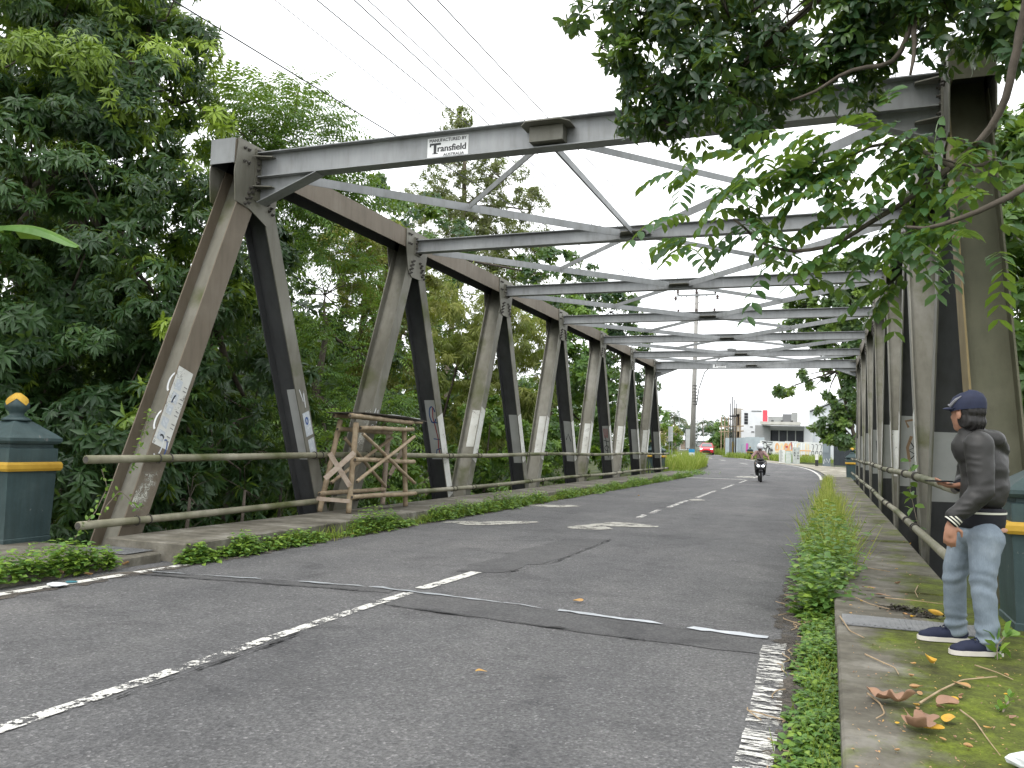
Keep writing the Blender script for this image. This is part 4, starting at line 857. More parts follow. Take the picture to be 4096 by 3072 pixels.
# far-bank vegetation on both sides and the distant wood
def far_tree(u, v, d, r, lb, yaw_=0, mat=L_FAR, size=.5):
    c = atd(u, v, d); b = np.array([c[0], c[1], gz(c[0], c[1])-.2])
    return make_tree('distant_tree', lb, b, [b*.4+c*.6, c], [(c, (r, r, r*.85)), (c-[0, 0, r*.7], (r*.8, r*.8, r*.7))], 34, 14, r*.35, 'fine', mat, r0=.14, size=size, young=.1, tint0=.45, twigs=6, group=None)
far_tree(2590, 1740, 66, 2.2, 'rounded green tree left of the lattice signboard', mat=L_MID, size=.4)
far_tree(2640, 1770, 78, 1.8, 'small light green tree near the roadside signboard', mat=L_YEL, size=.35)
far_tree(2880, 1745, 108, 1.8, 'light green tree beside the bamboo scaffolding of the unfinished house', mat=L_MID, size=.4)
def wood(name, us, d, vt, r, mat, label):
    Lv = Leaves(); lob = []
    for u in us:
        for k in range(2):
            c = atd(u+RNG.uniform(-30, 30), vt+RNG.uniform(0, 30)+k*35, d+RNG.uniform(-10, 15)); lob.append((c, (r, r, r*.8)))
            lob.append((c-[0, 0, r], (r, r, r*.8)))
    C, O, idx, cc = clumps(lob, 90*len(us), 14, r*.34); rosettes(Lv, C, O, 5, min(.42, r*.11), .45, RNG.uniform(.1, .8, 90*len(us))[idx], .2); o = Lv.build(name, T_LANCE, mat, None); tag(o, label, 'woodland', kind='stuff')
wood('woodland', np.arange(2560, 3000, 38), 230, 1722, 4.2, L_FAR, 'hazy blue-green wood on the skyline behind the low houses')
wood('woodland', np.arange(1200, 2360, 90), 75, 1640, 4.5, L_OVER, 'dark mass of trees behind the left truss')
wood('woodland', np.arange(3760, 4300, 90), 60, 1600, 3.6, L_MID, 'green mass of trees behind the right truss')
wood('woodland', np.arange(-300, 1300, 110), 34, 1500, 3.0, L_OVER, 'shadowy mass of trees on the near left bank')
wood('woodland', np.arange(-300, 1300, 110), 33, 1900, 2.6, L_OVER, 'shadowy thicket low on the near left bank')

def palm(name, label, u, vt, y, ht_v, fr, n, mat):
    c = ony(u, vt, y); b = np.array([c[0]+.3, c[1], gz(c[0], c[1])-.1]); e = empty(name, b, label, 'palm')
    MB().tube([b, b*.5+c*.5+[.15, 0, 0], c], [.16, .12, .1], 8).build('trunk', [M_BARKL], e, smooth=True); Lv = Leaves()
    for k in range(n):
        a = 2*PI*k/n+RNG.uniform(-.2, .2); el = RNG.uniform(-.35, 1.25); d = np.array([math.cos(a)*math.cos(el), math.sin(a)*math.cos(el), math.sin(el)])
        for j in range(14):
            f = (j+1)/14; p = c+d*fr*f-UP*(.45*fr*f*f); S = unit(np.cross(d, UP)+1e-3)
            for sg in (-1, 1):
                dd = unit(S*sg*.7+d*.6-UP*.45); Lv.add(p[None], dd[None], (UP+.1)[None], fr*.34*(1-.5*f), .09, np.array([RNG.uniform(.2, .6) if el > -.1 else .95]))
    Lv.build('crown', T_LANCE, mat, e)
M_PALM = leaf_mat('palm_leaf', (.03, .05, .03), (.05, .085, .035), (.26, .22, .13), .5, .2)
palm('coconut_palm', 'coconut palm with drooping fronds behind the roadside signboard', 2695, 1668, 108, 0, 2.6, 22, M_PALM)
palm('coconut_palm', 'small distant coconut palm standing above the hazy wood', 2809, 1690, 170, 0, 2.2, 16, M_PALM)
palm('coconut_palm', 'distant coconut palm beside the unfinished house', 2900, 1678, 185, 0, 2.2, 16, M_PALM)

# --- weeds, grass, litter
def weeds(name, label, n, fx, mat, lsize, hmax, tint0=.45, tm=T_OVAL, cat='weeds', young=.12):
    Lv = Leaves(); C = np.array([fx(i) for i in range(n)])   # x,y,z,h
    B = C[:, :3]; h = C[:, 3]; m = 8
    lean = rand_dirs(n)*[1, 1, 0]*.25
    for j in range(m):
        f = (j+1)/m; p = B+(UP+lean)*(h*f)[:, None]; a = RNG.uniform(0, 2*PI, n); D = np.stack([np.cos(a), np.sin(a), RNG.uniform(-.25, .4, n)], -1); L = lsize*RNG.uniform(.55, 1.15, n)*(1.05-.35*f)
        t = np.where(RNG.random(n) < young*(1+f), RNG.uniform(.65, .95, n), RNG.uniform(tint0-.3, tint0+.15, n)); Lv.add(p, D, unit(UP+.4*rand_dirs(n)), L, L*.55, t)
    o = Lv.build(name, tm, mat, None); return tag(o, label, cat, kind='stuff')
def grass(name, label, n, fx, mat, wd=.008, tint0=.45, cat='grass'):
    Lv = Leaves(); C = np.array([fx(i) for i in range(n)]); B = C[:, :3]; h = C[:, 3]; D = unit(UP+rand_dirs(n)*[.5, .5, .1]); Lv.add(B, D, unit(rand_dirs(n)*[1, 1, .2]), h, wd*RNG.uniform(.6, 1.4, n), np.clip(RNG.normal(tint0, .22, n), 0, 1))
    o = Lv.build(name, T_BLADE, mat, None); return tag(o, label, cat, kind='stuff')
U = lambda a, b: RNG.uniform(a, b)
def clumpy(y, s): return .35+.65*(math.sin(y*1.7+s)*math.sin(y*.63+2*s)*.5+.5)
def wl(i):
    while True:
        y = 7.2+35*U(0, 1)**1.35
        dn = vnoise(np.array([[y*.8, 3.3, 0]]), 5)[0]*.6+vnoise(np.array([[y*2.7, 1.3, 0]]), 6)[0]*.4
        if U(0, 1) < sstep(dn, .26, .55)+.12: break
    x = -6.47+abs(RNG.normal(0, .06+.06*dn)); return (x, y, 0, (.06+.62*max(0, dn-.25)*U(.2, 1.2))*(1 if x < -6.33 else .55))
weeds('kerb_weeds', 'leafy weeds growing along the left kerb of the bridge', 2500, wl, L_WEED, .1, .2, .52, young=.25)
def wl2(i):
    y = 3.2+3.4*U(0, 1)**.8; x = -6.7-abs(RNG.normal(0, .16)); return (x, y, .02, (.05+.3*U(.2, 1)*math.exp(-((y-5.9)/.8)**2))*(1 if x > -7 else .6))
weeds('kerb_weeds', 'thick patch of broad-leaved weeds in front of the green pillar', 480, wl2, L_WEED, .11, .3, .55, young=.25)
def gl(i):
    y = 8+34*U(0, 1); return (-6.44+abs(RNG.normal(0, .07)), y, 0, .07+.26*U(0, 1)*vnoise(np.array([[y*1.9, .5, 0]]), 9)[0])
grass('kerb_grass', 'short grass growing along the left kerb', 4600, gl, L_GRASS, .008, .25)
def wr(i):
    y = 7.3+6.2*U(0, 1); return (-.02+float(np.clip(RNG.normal(0, .13), -.3, .3)), y, 0, (.13+.6*U(0, 1)**1.7*(.45+.9*vnoise(np.array([[y*2.1, .7, 0]]), 12)[0]))*math.exp(-((y-10)/3.6)**4))
weeds('verge_weeds', 'bushy weeds growing on the right verge beside the walkway', 1050, wr, L_WEED, .125, .5, .5, young=.16)
def wr2(i):
    y = 2.6+5.6*U(0, 1); return (-.04+RNG.normal(0, .06), y, 0, (.015+.13*U(0, 1)**1.5*(.4+.6*sstep(y, 3, 7))*(.3+.9*vnoise(np.array([[y*2.5, .2, 0]]), 3)[0])))
weeds('verge_weeds', 'low creeping weeds along the right edge of the road', 1700, wr2, L_WEED, .068, .2, .52, young=.16)
def gr(i):
    y = 9.5+14*U(0, 1)**1.1; return (0.02+RNG.normal(0, .12), y, 0, (.25+.5*U(0, 1))*(1-.5*sstep(y, 17, 24)))
grass('tall_grass', 'tall straw-tipped grass on the right verge', 2200, gr, L_GRASS, .011, .55)
def gr1(i):
    y = 2.6+6*U(0, 1); return (-.03+RNG.normal(0, .06), y, 0, .05+.08*U(0, 1))
grass('verge_grass', 'short grass blades among the creeping verge weeds', 1300, gr1, L_GRASS, .005, .3)
def gr2(i):
    y = 22+22*U(0, 1); return (.0+RNG.normal(0, .13), y, 0, .15+.35*U(0, 1)*clumpy(y, 2))
grass('tall_grass', 'yellowing grass on the far stretch of the right verge', 1500, gr2, L_GRASS, .013, .6)
def isl(i):
    t = U(0, 1); y = 45+26*t; xr = np.interp(y, [45, 52, 60, 70, 72], [-6.9, -7.6, -8.0, -10.2, -11]); return (xr-abs(RNG.normal(0, 1.3)), y, rz(y)-.05, .35+.75*U(0, 1))
grass('tall_grass', 'overgrown bright grass island round the foot of the utility pole', 9000, isl, L_GRASS, .02, .42)
weeds('kerb_weeds', 'low greenery at the end of the left walkway', 500, lambda i: (-7.2+RNG.normal(0, .5), U(42.5, 48), .0, .25*U(.3, 1)), L_WEED, .12, .3, .4)
def fgr(i):
    t = U(0, 1); return (-9.5+9.2*t+RNG.normal(0, .4), 88.5-9*t-U(.2, 7)*(.25+.75*t), rz(85)-.1, .3+.5*U(0, 1))
grass('tall_grass', 'bright grass in front of the painted fence', 6000, fgr, L_GRASS, .03, .28)
grass('tall_grass', 'green verge beyond the red car', 2500, lambda i: (-13+RNG.normal(0, 1.2)+2, U(99, 112), rz(104)-.1, .4+.6*U(0, 1)), L_GRASS, .035, .15)
# creeper on the first post, and little plants on the walkways
def sprig(name, label, pts, n, ls, mat=L_WEED, tint0=.6):
    e = empty(name, pts[0], label, 'plant'); P = resample(pts, .03); MB().tube(P[::2] if len(P) > 6 else P, .004, 5).build('stem', [M_BARKL], e); Lv = Leaves(); k = RNG.integers(0, len(P), n)
    d = unit(RNG.normal(0, 1, (n, 3))+UP*.2); Lv.add(P[k]+d*.02, d, unit(UP+.6*rand_dirs(n)), ls*RNG.uniform(.6, 1.2, n), ls*.6, np.clip(RNG.normal(tint0, .15, n), 0, 1)); Lv.build('leaves', T_OVAL, mat, e)
sprig('creeper', 'small creeper climbing the inside of the first truss post', [onx(520, 1880, XL+.02), onx(555, 1800, XL-.05), onx(580, 1720, XL-.1), onx(600, 1640, XL-.1)], 46, .07)
sprig('creeper', 'thin leafy shoot growing beside the foot of the first truss post', [onx(300, 2150, XL+.1), onx(380, 2050, XL+.12), onx(430, 1950, XL+.1), onx(400, 1860, XL+.1)], 34, .07)
sprig('creeper', 'trailing leafy shoot across the foot of the first truss post', [onx(420, 2030, XL+.14), onx(480, 1960, XL+.14), onx(520, 2000, XL+.14), onx(560, 2040, XL+.14)], 26, .06)
sprig('seedling', 'broad-leaved seedling by the foot of the right pillar', [onz(3990, 2640, .2), onz(3990, 2640, .2)+[0, .02, .08], onz(3990, 2640, .2)+[.05, .03, .14]], 14, .09)
sprig('seedling', 'small green seedling on the mossy slab beside the leaf litter', [onz(4010, 2850, .2), onz(4010, 2850, .2)+[.03, .02, .05]], 16, .04)
sprig('climber', 'large-leaved climber growing through the right rails', [onx(3690, 2180, XR-.05), onx(3660, 2050, XR-.1), onx(3640, 1960, XR-.12), onx(3640, 1830, XR-.1)], 20, .17, L_WEED, .5)

# ================================================================== PILLARS, SCAFFOLD, PEOPLE, VEHICLES
def pillar(c, half, zb, ht, label, rotz=0):
    e = empty('gate_pillar', (c[0], c[1], zb), label, 'pillar', rotz=rotz); h = half; k = ht/1.72
    MB().sqloft([(h*.93, 0), (h*.93, .06*k), (h*.9, .07*k), (h*.97, .98*k), (h*.97, 1.1*k)]).build('shaft', [M_DGREEN], e, local=True)
    m = MB(); m.sqloft([(h*.90, .84*k), (h*1.06, .84*k), (h*1.1, .87*k), (h*1.1, .915*k), (h*1.06, .945*k), (h*.90, .945*k)]); m.build('yellow_band', [M_YELLOW], e, local=True)
    MB().sqloft([(h*.97, 1.1*k), (h*.86, 1.115*k), (h*.86, 1.15*k), (h*1.0, 1.16*k), (h*1.06, 1.19*k), (h*1.06, 1.225*k), (h*.98, 1.25*k), (h*.92, 1.27*k), (h*.36, 1.42*k), (h*.2, 1.425*k)]).build('cap', [M_DGREEN], e, local=True)
    f = MB().lathe([(.16*k, 0), (.16*k, .02*k), (.11*k, .045*k), (.075*k, .07*k), (.085*k, .1*k), (.13*k, .15*k), (.135*k, .19*k), (.11*k, .25*k), (.075*k, .29*k), (.05*k, .3*k)], (0, 0, 1.425*k), 18).build('finial', [M_DGREEN], e, smooth=True, local=True)
    m = MB(); n = 16; V = []; F = []; prof = lambda z: np.interp(z, [.15*k, .19*k, .25*k, .29*k, .3*k], [.13*k, .135*k, .11*k, .075*k, .05*k])+.009
    for a in range(n):
        t = 2*PI*a/n; zl = .24*k-(.06*k if a % 4 == 0 else (.02*k if a % 2 else -.02*k)); zs_ = [zl, zl*.5+.285*k*.5, .285*k]
        V += [(prof(z)*math.cos(t), prof(z)*math.sin(t), 1.425*k+z) for z in zs_]+[(.03*k*math.cos(t), .03*k*math.sin(t), 1.425*k+.33*k)]
    for a in range(n):
        b = (a+1) % n
        for q_ in range(3): F.append((a*4+q_, b*4+q_, b*4+q_+1, a*4+q_+1))
    F.append(tuple(a*4+3 for a in range(n))); m.add(V, F).build('finial_crown', [M_YELLOW], f, local=True); return e
pillar((-8.93, 7.16), .33, .08, 1.7, 'big dark green pillar with yellow band and bud finial by the first left truss post')
pillar((1.49, 6.98), .32, .19, 1.35, 'dark green pillar with yellow band behind the standing person')
pillar((-8.75, 45.6), .42, .0, 1.75, 'far green pillar with yellow band seen through the last left diagonals')
pillar((-9.7, 49.0), .42, .02, 1.75, 'green pillar with yellow band standing beyond the left rail ends')
pillar((1.1, 45.0), .3, .05, 1.55, 'green pillar with yellow band at the far end of the right rails')
pillar((ong(3000, 1832)[0], ong(3000, 1832)[1], 0), .3, rz(88), 1.1, 'small far green pillar in front of the corrugated fence')

# bamboo stand on the left walkway; every pole is a part
def bpole(P, q, r, e, nm='pole', mat=None):
    P, q = np.asarray(P, float), np.asarray(q, float); L = np.linalg.norm(q-P); n = max(6, int(L/.06)); m = MB(); pts = []; rad = []; ph = random.uniform(0, .3)
    for i in range(n+1):
        t = i/n; pts.append(P*(1-t)+q*t+np.array([0, 0, .006*math.sin(6*t+ph)])); s_ = ((t*L+ph) % .28)/.28; rad.append(r*1.12*(1.12 if s_ < .22 else 1-.03*math.sin(PI*s_)))
    m.tube(pts, rad, 9); o = m.build(nm, [mat or M_BAMBOO], e, smooth=True)
    d = (q-P)/L
    for pp, sg in ((P, -1), (q, 1)): MB().tube([pp+d*sg*.001, pp+d*sg*.003], r*.62, 9).build('hollow', [M_BOLT], o)
    return o
SX = lambda u, v: onx(u, v, -7.12); SB = lambda u, v: onx(u, v, -7.62)     # road-side and rail-side frames
stand = empty('bamboo_stand', (-7.37, 12.6, .2), 'rickety bamboo stand with crossed braces on the left walkway', 'bamboo stand')
fl, fr, bl, br_ = SX(1395, 2035), SX(1622, 2025), SB(1278, 2045), SB(1530, 2018)
for p in (fl, fr, bl, br_): p[2] = .205
tfl, tfr, tbl, tbr = SX(1425, 1690), SX(1617, 1720), SB(1362, 1680), SB(1555, 1720)
for a, b in ((fl, tfl), (fr, tfr), (bl, tbl)): bpole(a, b, .04, stand, 'leg')
bpole(br_, tbr, .042, stand, 'leg', M_WOOD)
def off(p, dx): return p+np.array([dx, 0, 0])
for a, b, dx, fn in (((1390, 1662), (1640, 1690), .05, SX), ((1340, 1662), (1620, 1685), -.02, SB), ((1370, 1664), (1630, 1688), .3, SB), ((1430, 1712), (1640, 1717), .06, SX), ((1340, 1716), (1555, 1730), .05, SB), ((1408, 1838), (1645, 1846), .06, SX), ((1395, 1988), (1650, 1972), .06, SX), ((1265, 1975), (1525, 1955), .06, SB)):
    bpole(off(fn(*a), dx), off(fn(*b), dx), .033, stand, 'crossbar')
for a, b, dx, fn in (((1430, 1735), (1640, 1932), .1, SX), ((1400, 1925), (1632, 1745), .13, SX), ((1360, 1752), (1525, 1945), .09, SB), ((1300, 1930), (1545, 1750), .12, SB)):
    bpole(off(fn(*a), dx), off(fn(*b), dx), .026, stand, 'brace')
def plank(p, q, wd, th, e, nm='plank', mat=M_WOOD):
    p, q = np.asarray(p, float), np.asarray(q, float); d = q-p; L = np.linalg.norm(d); d /= L; n = np.array([.25, -1, 0]); n /= np.linalg.norm(n); s_ = np.cross(d, n); s_ /= np.linalg.norm(s_); n = np.cross(s_, d)
    return MB().obox((p+q)/2, d*L/2, s_*wd/2, n*th/2).build(nm, [mat], e)
plank(ony(1318, 1812, 11.36), ony(1400, 1945, 11.5), .075, .02, stand); plank(ony(1300, 1915, 11.33), ony(1418, 1810, 11.53), .085, .02, stand); plank(ony(1266, 1994, 11.3), ony(1400, 2005, 11.55), .06, .02, stand)
plank(ony(1560, 1900, 13.6), ony(1620, 1780, 13.9), .07, .02, stand)
tz = 1.80; m = MB(); m.prism([(-7.7, 11.75, tz), (-7.02, 11.85, tz+.01), (-7.0, 13.3, tz-.01), (-7.05, 14.15, tz-.06), (-7.66, 14.2, tz-.05)], (0, 0, .012)); m.build('top_board', [simple('dark_board', (.05, .045, .04), (.1, .09, .08), 7, .8)], stand)
m = MB(); m.prism([(-7.55, 12.9, tz+.016), (-7.1, 12.95, tz+.016), (-7.06, 13.9, tz-.02), (-7.5, 13.95, tz-.02)], (0, 0, .01)); m.build('plastic_sheet', [simple('pale_plastic', (.5, .55, .52), (.65, .68, .66), 6, .4)], stand)

# ---- organic bodies: overlapping limbs fused into one continuous surface
def organic(name, build, voxel, it, mat, parent, wrinkle=None, local=False, decimate=None):
    m = MB(); build(m); me = bpy.data.meshes.new('tmp'); me.from_pydata([tuple(v) for v in m.v], [], m.f); me.update()
    o = bpy.data.objects.new('tmp', me); COL.objects.link(o)
    r = o.modifiers.new('r', 'REMESH'); r.mode = 'VOXEL'; r.voxel_size = voxel; r.use_smooth_shade = True
    s_ = o.modifiers.new('s', 'SMOOTH'); s_.factor = .5; s_.iterations = it
    bpy.context.view_layer.update(); dg = bpy.context.evaluated_depsgraph_get(); ev = o.evaluated_get(dg); me2 = bpy.data.meshes.new_from_object(ev)
    n = len(me2.vertices); V = np.empty(n*3, np.float32); me2.vertices.foreach_get('co', V); V = V.reshape(-1, 3).astype(float)
    if wrinkle is not None:
        Nn = np.empty(n*3, np.float32); me2.vertices.foreach_get('normal', Nn); V = V+Nn.reshape(-1, 3)*wrinkle(V)[:, None]
    F = [tuple(p.vertices) for p in me2.polygons]; bpy.data.objects.remove(o); bpy.data.meshes.remove(me); bpy.data.meshes.remove(me2)
    Fa = np.array(F) if all(len(f) == 4 for f in F) else F
    return mesh_np(name, V, Fa, mat, parent, smooth=True, local=local)
def limb(m, pts, rad, n=12):
    pts = [np.asarray(p, float) for p in pts]; P = [pts[0]]; R = [rad[0]]
    for i in range(len(pts)-1):
        for t in np.linspace(0, 1, 6)[1:]: P.append(pts[i]*(1-t)+pts[i+1]*t); R.append(rad[i]*(1-t)+rad[i+1]*t)
    m.tube(P, R, n)
    for p, r in ((pts[0], rad[0]), (pts[-1], rad[-1])): m.ell(p, (r, r, r), 12)
    for p, r in zip(pts[1:-1], rad[1:-1]): m.ell(p, (r, r, r), 12)
def hand(m, wrist, d, n, size, curl, thumb_side, spread=.18):
    """palm plus four fingers and a thumb; d finger direction, n palm normal"""
    d = np.asarray(d, float); d /= np.linalg.norm(d); n = np.asarray(n, float); n -= d*np.dot(n, d); n /= np.linalg.norm(n); s_ = np.cross(d, n)*thumb_side; w_ = np.asarray(wrist, float)
    rot = np.stack([s_, d, n], 1); m.ell(w_+d*.045*size, (.036*size, .055*size, .016*size), 12, rot=rot)
    for k, (o_, l_) in enumerate(((.028, .07), (.01, .08), (-.009, .074), (-.026, .058))):
        b = w_+d*.085*size+s_*o_*size; f1 = b+(d*math.cos(curl*.5)+n*math.sin(curl*.5)+s_*o_*spread*8)*l_*.5*size; f2 = f1+(d*math.cos(curl*1.5)+n*math.sin(curl*1.5))*l_*.5*size
        limb(m, [b-d*.02*size, f1, f2], [.0095*size, .0088*size, .0072*size], 8)
    tb = w_+d*.03*size+s_*.03*size; t1 = tb+(s_*.75+d*.6+n*.35)*.035*size; limb(m, [tb-s_*.012*size, t1, t1+(d*.9+n*.4+s_*.1)*.03*size], [.012*size, .0105*size, .0085*size], 8)
M_SKIN = simple('skin', (.3, .155, .1), (.36, .19, .125), 12, .5, spec=.35); M_HAIR = simple('black_hair', (.008, .007, .007), (.018, .016, .015), 60, .4, stretch=(1, 1, .2), bmp=.5, bscale=90)
M_JACK = simple('charcoal_jacket', (.022, .0215, .021), (.03, .029, .0275), 3, .5, spec=.4, bmp=.15, bscale=300); M_RIB = simple('black_rib_knit', (.008, .009, .013), (.014, .015, .02), 40, .9)
M_STRIPE = simple('cream_stripe', (.55, .55, .47), None, rough=.8)
def denim():
    m, t, b = new_mat('faded_denim'); vec = coords(t); f = noise(t, vec, 5.5, 5, .6); g = noise(t, coords(t, (40, 40, 8)), 6, 3)
    c = ramp(t, f, [(.28, (.125, .16, .198)), (.5, (.17, .21, .25)), (.72, (.24, .28, .318))]); c = mixc(t, .4, c, ramp(t, g, [(.3, (.75, .75, .75)), (.7, (1.2, 1.2, 1.2))]), 'MULTIPLY')
    t.links.new(c, b.inputs['Base Color']); b.inputs['Roughness'].default_value = .9; bump(t, b, g, .2, .004); return m
M_JEAN = denim(); M_SHOE = simple('navy_canvas', (.008, .011, .03), (.014, .019, .045), 20, .8); M_SOLE = simple('rubber_sole', (.5, .47, .42), (.6, .57, .52), 9, .7); M_CAP = simple('navy_cap', (.010, .014, .035), (.018, .024, .055), 14, .75)
Rv, Av = np.array([math.cos(YAW), math.sin(YAW), 0]), np.array([-math.sin(YAW), math.cos(YAW), 0])
pb = np.array([.83, 5.78, .205])
def W(r, a, z): return pb+Rv*r+Av*a+UP*z
person = empty('person', pb, 'person in charcoal hooded jacket, faded jeans and navy cap standing on the mossy walkway', 'person')
LS, LE, LW = W(-.045, -.13, 1.235), W(-.05, -.17, .965), W(-.21, -.13, .785)
RS, RE_, RW = W(.10, .20, 1.235), W(.1, .28, 1.0), W(-.01, .15, .985)
HC = W(-.025, .03, 1.425)
hd = unit(-Rv*.36+Av*.93); hl = np.cross(UP, hd)     # where the face looks, and its left
def HW(f, l, z): return HC+hd*f+hl*l+UP*z
legL = [W(.03, -.06, .78), W(.0, -.075, .43), W(.03, -.07, .09)]; legR = [W(.02, .1, .78), W(-.03, .19, .43), W(.02, .27, .09)]
ddn = unit(np.array([-.15*Rv[0], -.15*Rv[1], -1.0]))
def body_build(m):
    for c_, r_ in ((HW(.0, 0, .045), (.078, .092, .085)), (HW(.02, 0, -.02), (.064, .078, .09)), (HW(.04, 0, -.075), (.045, .05, .035))):
        m.ell(c_, (r_[0], r_[1], r_[2]), 16, rot=np.stack([hl, hd, UP], 1))
    m.ell(HW(.1, 0, -.015), (.012, .02, .022), 10, rot=np.stack([hl, hd, UP], 1))
    for s_ in (-1, 1): m.ell(HW(-.005, s_*.077, -.005), (.009, .02, .032), 10, rot=np.stack([hl, hd, UP], 1)); m.ell(HW(.078, s_*.03, .012), (.014, .012, .009), 8, rot=np.stack([hl, hd, UP], 1))
    m.ell(HW(.086, 0, -.06), (.022, .01, .008), 8, rot=np.stack([hl, hd, UP], 1))
    limb(m, [W(.02, .04, 1.24), HW(-.015, 0, -.05)], [.052, .047]); limb(m, [W(.06, .05, .8), W(.08, .05, .98), W(.07, .05, 1.16)], [.08, .08, .08])
    limb(m, [LS*.85+RS*.15, RS*.85+LS*.15], [.04, .04]); limb(m, [LS, LE, LW], [.042, .035, .025]); limb(m, [RS, RE_, RW], [.042, .035, .025])
    hand(m, LW, ddn, Av*.7+Rv*.5, 1.0, .55, 1); hand(m, RW, unit(-Rv+Av*.1-UP*.05), UP*.9, 1.0, .75, 1)
    for lg in (legL, legR): limb(m, [lg[0]*.45+W(.045, .05, .72)*.55, lg[1], lg[2]], [.06, .045, .028]); m.ell(lg[2]+np.array([0, 0, -.045])-Rv*.06, (.09, .026, .022), 10, rot=np.stack([-Rv, Av, UP], 1))
organic('body', body_build, .0065, 3, M_SKIN, person)
def wr_j(V):
    q = V-pb; w_ = q+.05*np.stack([vnoise(q*9, 1), vnoise(q*9, 2), vnoise(q*9, 3)], -1); return .006*(np.abs(vnoise(w_*[13, 13, 24], 3)-.5)*-2+.5)+.010*(vnoise(w_*[6, 6, 9]+5, 4)-.5)
def jacket_build(m):
    rt_ = np.stack([unit(LS-RS), unit(np.cross(UP, LS-RS)), UP], 1)
    for c_, r_ in ((W(.075, .05, .92), (.16, .13, .09)), (W(.085, .05, .98), (.165, .135, .14)), (W(.085, .05, 1.1), (.17, .135, .15)), (W(.05, .045, 1.2), (.165, .115, .1)), (W(.04, .045, 1.25), (.12, .09, .07))): m.ell(c_, r_, 18, rot=rt_)
    limb(m, [W(.02, .03, 1.27), W(.0, .03, 1.315)], [.083, .075])
    # hood folded on the back
    bk = unit(Rv*.85-Av*.35); m.ell(W(.045, .02, 1.285)+bk*.05, (.1, .09, .05), 14, rot=rt_); limb(m, [W(.0, -.06, 1.3), W(.1, -.06, 1.27), W(.175, .03, 1.215), W(.15, .12, 1.25), W(.06, .13, 1.3)], [.035, .05, .055, .045, .035])
    m.ell(W(.15, .06, 1.0), (.09, .12, .13), 14); limb(m, [W(.0, .045, 1.22), W(.11, .06, 1.12), W(.11, .06, .97)], [.11, .125, .12]); limb(m, [LS, LE+UP*.0, LE*.4+LW*.6, LW+UP*.035], [.085, .07, .06, .044]); limb(m, [RS, RE_, RE_*.4+RW*.6, RW+Rv*.05], [.08, .066, .056, .042]); None
organic('jacket', jacket_build, .0085, 34, M_JACK, person, wr_j)
def ring_band(name, c, ax_u, ax_v, r, h, up, mat, parent, n=28, bulge=.0):
    V = []; F = []
    for k in range(n):
        t = 2*PI*k/n; o_ = ax_u*math.cos(t)*r[0]+ax_v*math.sin(t)*r[1]
        for z in (-.5, .5): V.append(c+o_+up*h*z)
    for k in range(n): a, b = 2*k, 2*((k+1) % n); F.append((a, b, b+1, a+1))
    return mesh_np(name, V, F, mat, parent, smooth=True)
rtj = unit(LS-RS); fj = unit(np.cross(UP, rtj))
V = []; F = []; n = 30
for rr, zz in (((.135, .118), .735), ((.151, .132), .742), ((.157, .138), .765), ((.163, .144), .83), ((.16, .142), .85), ((.14, .12), .86)):
    V += [W(.055, .05, zz)+rtj*rr[0]*math.cos(2*PI*k/n)+fj*rr[1]*math.sin(2*PI*k/n) for k in range(n)]
for i in range(5):
    for k in range(n): F.append((i*n+k, i*n+(k+1) % n, (i+1)*n+(k+1) % n, (i+1)*n+k))
mesh_np('waist_rib', V, F, M_RIB, person, smooth=True)
ring_band('hem_stripe', W(.055, .05, .832), rtj, fj, (.166, .147), .012, UP, M_STRIPE, person)
cu = unit(LW-LE); cx_ = unit(np.cross(cu, Av)); cy_ = np.cross(cu, cx_)
MB().tube([LW-cu*.045, LW-cu*.03, LW+cu*.012, LW+cu*.016], [.04, .044, .041, .036], 16).build('cuff', [M_RIB], person, smooth=True)
for k in range(3): ring_band('cuff_stripe', LW-cu*(.03-.017*k), cx_, cy_, (.0445, .0445), .008, cu, M_STRIPE, person)
cu2 = unit(RW-RE_); MB().tube([RW-cu2*.045, RW-cu2*.03, RW+cu2*.01], [.038, .042, .038], 16).build('cuff', [M_RIB], person, smooth=True)
def wr_t(V):
    q = V-pb; return .006*(vnoise(q*[14, 14, 22], 7)-.5)+.010*(vnoise(q*[7, 7, 12], 8)-.5)+.006*np.sin(q[:, 2]*95+7*vnoise(q*9, 3))*sstep(-q[:, 2], -.24, -.1)+.004*np.sin(q[:, 2]*70+8*vnoise(q*7, 5))*sstep(-np.abs(q[:, 2]-.42), -.12, 0)
def jean_build(m):
    m.ell(W(.05, .045, .70), (.146, .128, .1), 16, rot=np.stack([rtj, fj, UP], 1))
    limb(m, [legL[0]+UP*-.1, legL[0]*.5+legL[1]*.5, legL[1], legL[1]*.4+legL[2]*.6, legL[2]+UP*.0], [.103, .088, .072, .067, .066]); limb(m, [legR[0]+UP*-.1, legR[0]*.5+legR[1]*.5, legR[1], legR[1]*.4+legR[2]*.6, legR[2]+UP*.0], [.103, .086, .07, .065, .064])
    m.ell(W(.09, .04, .69), (.08, .1, .09), 12)
jn = organic('jeans', jean_build, .0085, 3, M_JEAN, person, wr_t)
MB().ell(W(.125, -.085, .735), (.022, .004, .014), 10, rot=np.stack([Rv, Av, UP], 1)).build('hip_patch', [simple('tan_patch', (.42, .24, .17), None, rough=.8)], jn)
